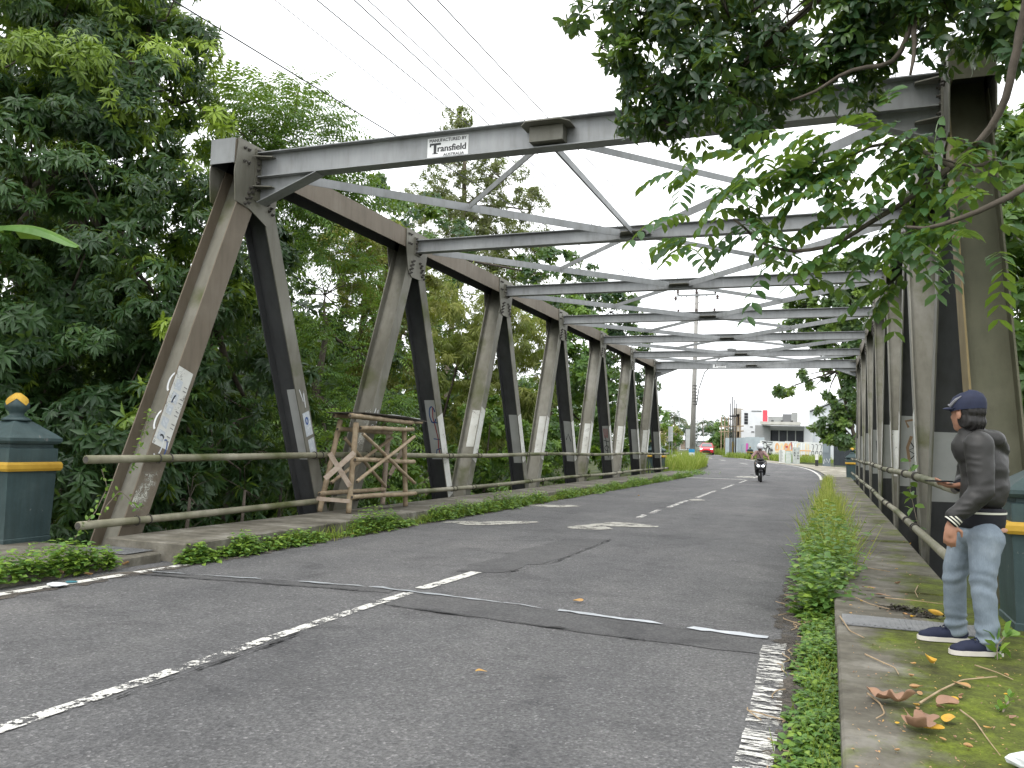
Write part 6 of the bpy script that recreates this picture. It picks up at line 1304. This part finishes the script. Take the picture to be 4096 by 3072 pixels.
for k in range(4): graf(e2, C2, d2, n2, 4.75+.55*k, zb0-.05, [(.05, H2*.9), (.05, H2*.2), (.38, H2*.2), (.38, H2*.85)] if k != 1 else [(.38, H2*.85), (.05, H2*.85), (.05, H2*.2), (.38, H2*.2), (.38, H2*.45)], .15, GM['cream' if k % 2 else 'white'], .038); graf(e2, C2, d2, n2, 4.75+.55*k, zb0-.05, [(-.05, H2*.16), (.45, H2*.14)], .14, GM['maroon'], .036)
graf(e2, C2, d2, n2, 4.5, zb0, [(0, H2*.95), (.1, H2*.5), (.05, H2*.3)], .12, GM['maroon'], .036); graf(e2, C2, d2, n2, 2.3, zb0, [(0, H2*.42), (4.8, H2*.40)], .1, GM['orange'], .041)
for k in range(3): graf(e2, C2, d2, n2, 7.2+.5*k, zb0-.05, circ(.15, H2*.3, .15, .2), .06, GM['black']); graf(e2, C2, d2, n2, 7.2+.5*k, zb0-.05, [(0, H2*.85), (.3, H2*.8), (.15, H2*.5)], .06, GM['black'])
lettering('lettering', 'STBR', .3, np.append(np.array(C2)+d2*1.62+n2*.04, zb0+.55), np.append(d2, 0), (0, 0, 1), M_INK, e2, 1, .01)
Hh = 1.9
graf(e1, A_, d1, n1, 1.0, g0, [(.0, Hh*.2), (.05, Hh*.5), (.0, Hh*.8), (.2, Hh*.85), (.22, Hh*.55)], .13, GM['yellow'], .04); graf(e1, A_, d1, n1, 2.9, g0, [(.05, Hh*.3), (.08, Hh*.75)], .28, GM['magenta'], .04); graf(e1, A_, d1, n1, 2.2, g0, circ(.2, Hh*.5, .22, .35, 60, 300), .06, GM['bluegrey'], .04); graf(e1, A_, d1, n1, .2, g0, [(.2, .1), (.5, .7), (.3, .3), (.7, .2)], .06, GM['black'], .04)
e, d, n = corrugated('dark_shed', (.35, 67.5), (3.6, 64.5), rz(66)+.1, rz(66)+.1, ony(3322, 1765, 67.5)[2], ony(3440, 1772, 64.5)[2]+.1, M_CORRD, 'dark corrugated metal kiosk shut beside the graffiti fence', 1.1, .12, .03, 'kiosk')
MB().prism([(.35, 67.4, ony(3322, 1765, 67.5)[2]+.02), (3.6, 64.4, ony(3322, 1765, 67.5)[2]+.12), (4.5, 67, ony(3322, 1765, 67.5)[2]+.12), (1.3, 70, ony(3322, 1765, 67.5)[2]+.02)], (0, 0, .06)).build('roof', [M_CORRD], e)
a, c = ony(3290, 1863, 68.3), ony(3322, 1762, 68.3); e = empty('metal_cabinet', ((a[0]+c[0])/2, 68.5, rz(68.5)), 'blue-grey metal cabinet standing between the fence and the dark kiosk', 'cabinet')
M_CAB = simple('cabinet_grey', (.17, .21, .24), (.22, .26, .29), 3, .5); cabb = MB().box(a[0], c[0], 68.3, 69.0, a[2]-.1, c[2]).build('cabinet_body', [M_CAB], e); MB().box(a[0]+.06, c[0]-.1, 68.27, 68.299, a[2]+1.0, c[2]-.08).build('door', [simple('cabinet_door', (.22, .27, .3), (.27, .31, .34), 3, .4)], cabb)
MB().box(a[0]-.05, c[0]+.08, 68.1, 69.1, c[2], c[2]+.06).build('lid', [M_CAB], e)
graf(e, (a[0], 68.3), np.array([1., 0]), np.array([0, -1.]), .08, a[2]+.15, [(0, 0), (.05, .35), (.15, .1), (.2, .4), (.35, .1), (.45, .4)], .05, GM['white'], .01)
# shop with deep canopy
SYF = 90.0
M_WGREY = simple('grey_render', (.3, .31, .31), (.36, .37, .37), 2, .8); M_WHITEW = simple('white_render', (.72, .74, .76), (.62, .64, .66), 1.2, .8); M_SHUT = simple('roller_shutter', (.028, .031, .04), (.04, .044, .055), 2, .5)
def P2(u, v, y): return ony(u, v, y)
x0, x1 = P2(3020, 1750, SYF)[0], P2(3225, 1750, SYF)[0]; zt = P2(3100, 1700, SYF)[2]
shop = empty('shop_building', ((x0+x1)/2, SYF+4, rz(SYF)), 'low grey shop with black shutters under a deep concrete canopy', 'building')
g9 = rz(SYF)-.2; zsh0, zsh1 = g9, P2(3160, 1722, SYF)[2]; xa, xb = P2(3082, 1750, SYF)[0], P2(3215, 1750, SYF)[0]
MB().box(x0, xa-.02, SYF+.02, SYF+9, g9, zt-.05).build('wall', [M_WGREY], shop); MB().box(xb+.02, x1+.6, SYF+.02, SYF+9, g9, zt-.05).build('wall', [M_WHITEW], shop); MB().box(xa-.02, xb+.02, SYF+.3, SYF+9, zsh1+.001, zt-.05).build('wall', [M_WGREY], shop); MB().box(xa-.02, xb+.02, SYF+1.2, SYF+9, g9, zsh1).build('back_wall', [M_SHUT], shop)
nS = 4
for k in range(nS):
    sa, sb = xa+(xb-xa)*k/nS, xa+(xb-xa)*(k+1)/nS; m = MB()
    nz_ = 14
    for j in range(nz_): z = zsh0+(zsh1-zsh0)*j/nz_; m.box(sa+.06, sb-.06, SYF+.5-(.015 if j % 2 else 0), SYF+.53, z+.005, z+(zsh1-zsh0)/nz_-.005)
    m.build('shutter', [M_SHUT], shop); MB().box(sb-.05, sb+.05, SYF+.42, SYF+.56, zsh0, zsh1).build('mullion', [M_WGREY], shop)
cz0, cz1 = P2(3190, 1700, SYF-2.5)[2], P2(3190, 1688, SYF-2.5)[2]
MB().box(x0+.7, P2(3200, 1700, SYF-2.5)[0], SYF-2.5, SYF+.0, cz0, cz1).build('canopy', [simple('canopy_concrete', (.45, .44, .4), (.6, .59, .55), 2, .85)], shop)
fz1 = P2(3120, 1652, SYF-.5)[2]; xs0, xs1, xs2 = P2(3072, 1660, SYF-.5)[0], P2(3130, 1660, SYF-.5)[0], P2(3190, 1650, SYF-.5)[0]
MB().box(xs0, xs1, SYF-.5, SYF-.3, cz1, fz1-.35).build('fascia_panel', [simple('fascia_grey', (.26, .27, .265), (.32, .33, .325), 2, .6)], shop); MB().box(xs1+.01, xs1+.85, SYF-.5, SYF-.3, cz1, fz1-.1).build('fascia_panel', [simple('fascia_dark', (.15, .155, .16), None, rough=.6)], shop); MB().box(xs1+.86, xs2, SYF-.5, SYF-.3, cz1, fz1+.05).build('fascia_panel', [bpy.data.materials['fascia_grey']], shop)
MB().box(xs2+.01, P2(3238, 1650, SYF-1.2)[0], SYF-1.2, SYF-.3, P2(3210, 1693, SYF-1.2)[2], P2(3210, 1636, SYF-1.2)[2]).build('sign_box', [M_SIGNW], shop)
MB().box(P2(3051, 1690, SYF-.6)[0], P2(3070, 1690, SYF-.6)[0], SYF-.6, SYF-.35, P2(3060, 1697, SYF-.6)[2], P2(3060, 1640, SYF-.6)[2]).build('red_banner', [simple('red_cloth', (.6, .06, .09), (.7, .1, .13), 3, .7)], shop)
for u in (3090, 3128, 3167): p = P2(u, 1688, SYF-2.2); MB().box(p[0]-.12, p[0]+.12, SYF-2.3, SYF-2.1, cz1, cz1+.14).build('floodlight', [M_BLACK], shop)
# unfinished white house with bamboo scaffolding
HY = 104.0; hx0, hx1 = P2(2965, 1700, HY)[0], P2(3052, 1700, HY)[0]; hz = P2(3000, 1640, HY)[2]; house = empty('unfinished_house', ((hx0+hx1)/2, HY+3, rz(HY)), 'unfinished two-storey white house with raw concrete corner and bamboo scaffolding', 'building')
MB().box(hx0, hx1, HY, HY+8, rz(HY)-.3, hz).build('wall', [M_WHITEW], house)
cx0 = P2(2932, 1700, HY)[0]; M_RAW = simple('raw_concrete', (.3, .27, .23), (.42, .39, .35), 2, .9); zA, zB2, zC = P2(2950, 1655, HY)[2], P2(2950, 1690, HY)[2], P2(2950, 1632, HY)[2]
MB().box(cx0, hx0-.01, HY+.3, HY+8, zA, zC).build('roof_slab', [M_RAW], house); MB().box(cx0, hx0-.01, HY+.2, HY+8, P2(2950, 1724, HY)[2], P2(2950, 1706, HY)[2]).build('floor_slab', [M_RAW], house); MB().box(cx0, hx0-.01, HY+2.5, HY+8, rz(HY)-.3, zA).build('back_wall', [simple('dark_room', (.06, .045, .04), (.1, .08, .07), 2, .9)], house)
for u in (2936, 2962): p = P2(u, 1700, HY)[0]; MB().box(p-.15, p+.15, HY+.3, HY+.6, rz(HY)-.3, zA).build('column', [M_RAW], house)
def window_at(u0, u1, v0, v1, par, y):
    a, c = P2(u0, v1, y), P2(u1, v0, y); wv = MB().box(a[0], c[0], y-.03, y-.001, a[2], c[2]).build('window', [simple('dark_opening', (.02, .022, .026), None, rough=.3) if 'dark_opening' not in bpy.data.materials else bpy.data.materials['dark_opening']], par)
    for k in range(1, 4): z = a[2]+(c[2]-a[2])*k/4; MB().box(a[0], c[0], y-.05, y-.031, z-.03, z+.03).build('louvre', [M_GALV], wv)
window_at(2977, 2992, 1652, 1697, house, HY); window_at(3005, 3017, 1725, 1730, house, HY); window_at(3006, 3046, 1642, 1646, house, HY); window_at(3001, 3011, 1706, 1709, house, HY)
for u in (2884, 2897, 2912, 2945, 2958): a = P2(u, 1790, HY-2); a[2] = rz(HY-2)-.2; bpole(a, P2(u+2, 1668, HY-2), .06, house, 'scaffold_pole')
for v in (1708, 1728): bpole(P2(2876, v, HY-2), P2(2975, v-4, HY-2), .06, house, 'scaffold_ledger')
# gabled white hall
GYy = 94.0; gx0, gx1 = P2(3232, 1700, GYy)[0], P2(3232, 1700, GYy)[0]+13; zE, zR = P2(3240, 1652, GYy)[2], P2(3340, 1605, GYy)[2]; xm = (gx0+gx1)/2
hall = empty('gabled_hall', (xm, GYy+6, rz(GYy)), 'large pale grey gabled hall behind the breadfruit tree', 'building')
MB().prism([(gx0, GYy, rz(GYy)-.3), (gx1, GYy, rz(GYy)-.3), (gx1, GYy, zE), (xm, GYy, zR+1.5), (gx0, GYy, zE)][::-1], (0, 14, 0)).build('wall', [simple('hall_render', (.55, .58, .6), (.62, .65, .67), .8, .8)], hall)
for sg, xe in ((-1, gx0), (1, gx1)):
    a, b = np.array([xe+sg*.5, GYy-.4, zE-.1]), np.array([xm, GYy-.4, zR+1.62]); MB().prism([a, b, b+[0, 0, .14], a+[0, 0, .14]], (0, 14.8, 0)).build('roof', [simple('hall_roof', (.4, .42, .43), None, rough=.6) if 'hall_roof' not in bpy.data.materials else bpy.data.materials['hall_roof']], hall)
# low houses down the road
def low_house(u0, u1, vE, vR, y, label, wall, roof):
    a, c = P2(u0, vE, y), P2(u1, vE, y); zr = P2(u0, vR, y)[2]; e = empty('low_house', ((a[0]+c[0])/2, y+3, rz(y)), label, 'building')
    MB().box(a[0]+.2, c[0]-.2, y, y+6, gz(a[0], y)-.5, a[2]).build('wall', [wall], e); MB().prism([(a[0]-.2, y-.6, a[2]-.05), (a[0]-.2, y+3, zr), (a[0]-.2, y+6.6, a[2]-.05)], (c[0]-a[0]+.4, 0, 0)).build('roof', [roof], e)
    xw = a[0]+(c[0]-a[0])*.3; MB().box(xw, xw+.8, y-.04, y-.001, rz(y)+.1, a[2]-.25).build('door', [M_WOOD], e)
RW_ = simple('pale_roof', (.5, .52, .54), (.62, .64, .65), 1.5, .6); low_house(2712, 2748, 1757, 1741, 128, 'low house with pale metal roof behind the coconut palm', M_WHITEW, RW_); low_house(2790, 2852, 1762, 1744, 132, 'long low house with white roof behind the red car', M_WHITEW, RW_); low_house(2852, 2912, 1764, 1752, 124, 'low brown brick building left of the bamboo scaffolding', simple('brick_brown', (.3, .2, .14), (.4, .29, .21), 2, .9), simple('dull_roof', (.3, .29, .27), (.4, .39, .37), 2, .8)); low_house(2560, 2650, 1752, 1722, 122, 'brown roofed house behind the far left trees', M_WHITEW, simple('clay_roof', (.3, .22, .16), (.38, .28, .2), 2, .8))

# ---- litter on the walkways and road edges: every larger leaf is its own thing
def dead_leaf(u, v, L, wd, ang, tint, label, z=.21, shape=T_OVAL, curl=.25, grp=None):
    p = onz(u, v, z); tv, tf = shape; V = tv.copy(); V[:, 2] = curl*(np.abs(V[:, 1])*1.3)+curl*1.6*(V[:, 0]-.5)**2+RNG.normal(0, .09, len(V)); V = V*[L, wd, L]; c_, s_ = math.cos(ang), math.sin(ang); Rm = np.array([[c_, -s_, 0], [s_, c_, 0], [0, 0, 1]]); V = V @ Rm.T
    V[:, 2] += RNG.normal(0, .05*L, len(V))*.5; V[:, 2] -= V[:, 2].min()-.001
    o = mesh_np('fallen_leaf', V, tf, L_DEAD, None, attrs={'tint': np.full(len(V), tint)+RNG.normal(0, .06, len(V))}); o.location = p; ss = o.modifiers.new('u', 'SUBSURF'); ss.levels = 2; ss.render_levels = 2; o.data.polygons.foreach_set('use_smooth', np.ones(len(o.data.polygons), bool)); sm = o.modifiers.new('s', 'SOLIDIFY'); sm.thickness = .0012; return tag(o, label, 'leaf', grp)
dead_leaf(3670, 2840, .24, .2, 2.7, .42, 'big lobed brown leaf lying on the moss, left of the fallen twig', shape=T_LOBE, curl=.55); dead_leaf(3705, 2890, .22, .18, 4.4, .36, 'big lobed brown leaf curling under its neighbour on the moss', shape=T_LOBE, curl=.55); dead_leaf(3740, 2830, .14, .1, .6, .4, 'reddish brown leaf at the end of the fallen twig')
dead_leaf(3735, 2675, .12, .07, 1.7, .95, 'curled yellow leaf standing alone on the moss near the shoes', curl=.7); dead_leaf(3640, 2905, .15, .05, -.2, 1.0, 'narrow bright yellow leaf below the big brown leaves'); dead_leaf(3785, 2900, .1, .07, 1.3, .9, 'yellow leaf right of the big brown leaves'); dead_leaf(3780, 2800, .07, .05, .3, .97, 'small orange yellow leaf by the fallen twig')
dead_leaf(3640, 2765, .09, .07, .8, .62, 'tan crumpled leaf above the big brown leaves', curl=.6); dead_leaf(3800, 2735, .11, .05, -.4, .6, 'pale tan leaf lying across the fallen twig'); dead_leaf(3490, 2380, .16, .09, .1, .55, 'large tan leaf beside the steel cover plate'); dead_leaf(3440, 2352, .14, .05, 0, .5, 'long brown leaf at the slab corner'); dead_leaf(3575, 2338, .07, .05, .5, .5, 'curled brown leaf in the middle of the walkway', curl=.7); dead_leaf(3705, 2465, .13, .04, -.4, .95, 'yellow leaf beside the dark litter by the shoes'); dead_leaf(3615, 2460, .06, .05, 0, .55, 'pinkish leaf beside the dark litter')
for k in range(46):
    u, v = (U(3420, 4090), U(2640, 3060)) if k < 26 else (U(3380, 3700), U(2130, 2480)); dead_leaf(u, v, U(.02, .05), U(.012, .03), U(0, 6.3), U(.3, 1), 'small dry leaf scrap scattered on the mossy walkway', grp='leaf scraps on the right walkway', curl=.4)
for k, (u, v) in enumerate(((520, 2265), (330, 2305), (260, 2310), (1490, 2115), (1770, 2065), (1015, 2165), (820, 2195), (700, 2225), (1400, 2140), (2550, 1985))): dead_leaf(u, v, U(.09, .15), U(.05, .09), U(0, 6), U(.45, .95), 'fallen leaf in the left gutter '+('where the joint meets the edge line', 'beside the white plastic bag', 'beside the blue wrapper', 'in front of the bamboo stand', 'just past the bamboo stand', 'level with the second diagonal foot', 'halfway from the first post to the bamboo stand', 'by the first slab joint past the first post', 'short of the bamboo stand', 'towards the far end of the left walkway')[k], .012, grp='fallen leaves along the left kerb', curl=.5)
dead_leaf(2285, 2405, .12, .06, .2, .7, 'pale dead leaf lying on the road just past the joint', .012); dead_leaf(1895, 2690, .09, .03, .3, .75, 'pale scrap of leaf on the open road', .012)
def twig(label, pts, r, z=.21, mat=M_DRY):
    P = [onz(u, v, z)+UP*(r*1.5+.006*math.sin(3*i)) for i, (u, v) in enumerate(pts)]; P = smooth_line(resample(P, .02), 2); o = MB().tube(P, [r*(1-.5*i/len(P)) for i in range(len(P))], 6).build('twig', [mat], None, smooth=True); tag(o, label, 'twig')
twig('long forked dry twig beside the big brown leaves', [(3680, 2820), (3760, 2770), (3850, 2725), (3990, 2715)], .006); twig('curved dry stalk at the left of the moss', [(3470, 2780), (3520, 2820), (3540, 2860), (3500, 2885)], .005); twig('straight twig by the cover plate', [(3360, 2470), (3400, 2530), (3462, 2558)], .006); twig('thin stalk with curled tip in the middle of the slab', [(3460, 2622), (3530, 2655), (3580, 2675), (3595, 2705)], .005)
twig('long thin stalk trailing towards the white rag', [(3840, 2845), (3900, 2890), (3950, 2960), (4005, 3035)], .004); twig('long stem across the walkway beyond the plate', [(3380, 2375), (3480, 2420), (3560, 2440)], .005); twig('stem lying across the slab by the tan leaf', [(3540, 2395), (3650, 2405), (3780, 2420)], .005); twig('thin stalk at the edge of the moss by the shoes', [(3900, 2665), (3990, 2695), (4060, 2725)], .004); twig('curved stalk near the outer edge of the walkway', [(3672, 2345), (3660, 2370), (3672, 2392)], .005); twig('long straw lying from the weeds onto the walkway', [(3430, 2268), (3500, 2280), (3560, 2290)], .006)
for k in range(34):
    y = U(3.2, 9); x = -.22+RNG.normal(0, .06); P = [np.array([x, y, .012+.01*U(0, 1)])]; a = U(0, 6.3)
    for j in range(4): a += RNG.normal(0, .4); P.append(P[-1]+np.array([math.cos(a), math.sin(a), RNG.normal(0, .08)])*U(.03, .08)); P[-1][2] = max(.01, P[-1][2])
    tag(MB().tube(P, .0035, 5).build('straw', [M_DRY], None), 'dry straw stalk tangled at the right road edge', 'straw', 'dry stalks along the right road edge')
def crumple(name, c, r, mat, label, cat, flat=.45, seed=1):
    m = MB(); m.ell((0, 0, 0), (r, r*.8, r*flat), 14); V = np.array(m.v); V = V*(1+.7*(vnoise(V/r*2.2+seed, seed)-.5))[:, None]; V[:, 2] -= V[:, 2].min(); o = mesh_np(name, V, m.f, mat, None, smooth=False); o.location = c; tag(o, label, cat)
M_RAG = simple('white_plastic', (.72, .74, .76), (.6, .63, .66), 8, .5)
crumple('plastic_bag', onz(4118, 3080, .2), .065, M_RAG, 'crumpled white plastic bag at the corner of the mossy slab', 'bag', .55, 3); crumple('plastic_bag', onz(225, 2345, .01), .09, M_RAG, 'flattened white plastic bag in the weeds of the left gutter', 'bag', .2, 5); crumple('plastic_bag', onz(2115, 1938, .2), .17, M_RAG, 'white plastic bag tucked at the foot of a left diagonal', 'bag', .6, 8); crumple('wrapper', onz(330, 2262, .03), .06, M_BLACK, 'dark plastic wrapper among the left weeds', 'wrapper', .6, 9); crumple('wrapper', onz(285, 2330, .01), .05, simple('blue_wrapper', (.04, .16, .2), None, rough=.4), 'small blue wrapper flat in the left gutter', 'wrapper', .15, 4)
for k, (u, v, r) in enumerate(((3640, 2440, .09), (3700, 2462, .08), (3590, 2432, .06))):
    Lv = Leaves(); c_ = onz(u, v, .21); n_ = 90; Lv.add(c_+RNG.normal(0, 1, (n_, 3))*[r, r*.5, .006]+UP*.006, rand_dirs(n_)*[1, 1, .25], unit(UP+.5*rand_dirs(n_)), RNG.uniform(.02, .05, n_), .018, RNG.uniform(0, .15, n_))
    tag(Lv.build('leaf_litter', T_OVAL, leaf_mat('rotten_leaf', (.012, .009, .007), (.05, .035, .025), (.1, .07, .05), .8, .05) if k == 0 else bpy.data.materials['rotten_leaf'], None), ('dark rotting leaf litter heaped beyond the cover plate', 'dark clump of rotten leaves next to the shoes', 'thin smear of dark leaf litter on the walkway')[k], 'leaf litter', kind='stuff')
Lv = Leaves(); n_ = 420; Pc = np.array([onz(U(3400, 4096), U(2560, 3072), .208) if i < 280 else onz(U(3380, 3720), U(2120, 2520), .208) for i in range(n_)]); Lv.add(Pc+UP*.004, rand_dirs(n_)*[1, 1, .3], unit(UP+.5*rand_dirs(n_)), RNG.uniform(.006, .022, n_), RNG.uniform(.004, .01, n_), RNG.uniform(0, .8, n_))
tag(Lv.build('leaf_crumbs', T_LANCE, L_DEAD, None), 'fine dry leaf crumbs strewn over the mossy walkway', 'leaf litter', kind='stuff')
M_GRATE = simple('drain_iron', (.05, .045, .04), None, rough=.8); p = onz(3420, 2083, .2); e = empty('drain_grate', (p[0], p[1], .205), 'small rusty drain grate set in the right walkway', 'drain'); 
for k in range(5): MB().box(p[0]-.11+.05*k, p[0]-.09+.05*k, p[1]-.15, p[1]+.15, .202, .212).build('bar', [M_GRATE], e)
MB().box(p[0]-.13, p[0]+.13, p[1]-.17, p[1]+.17, .198, .2021).build('pit', [M_BLACK], e)
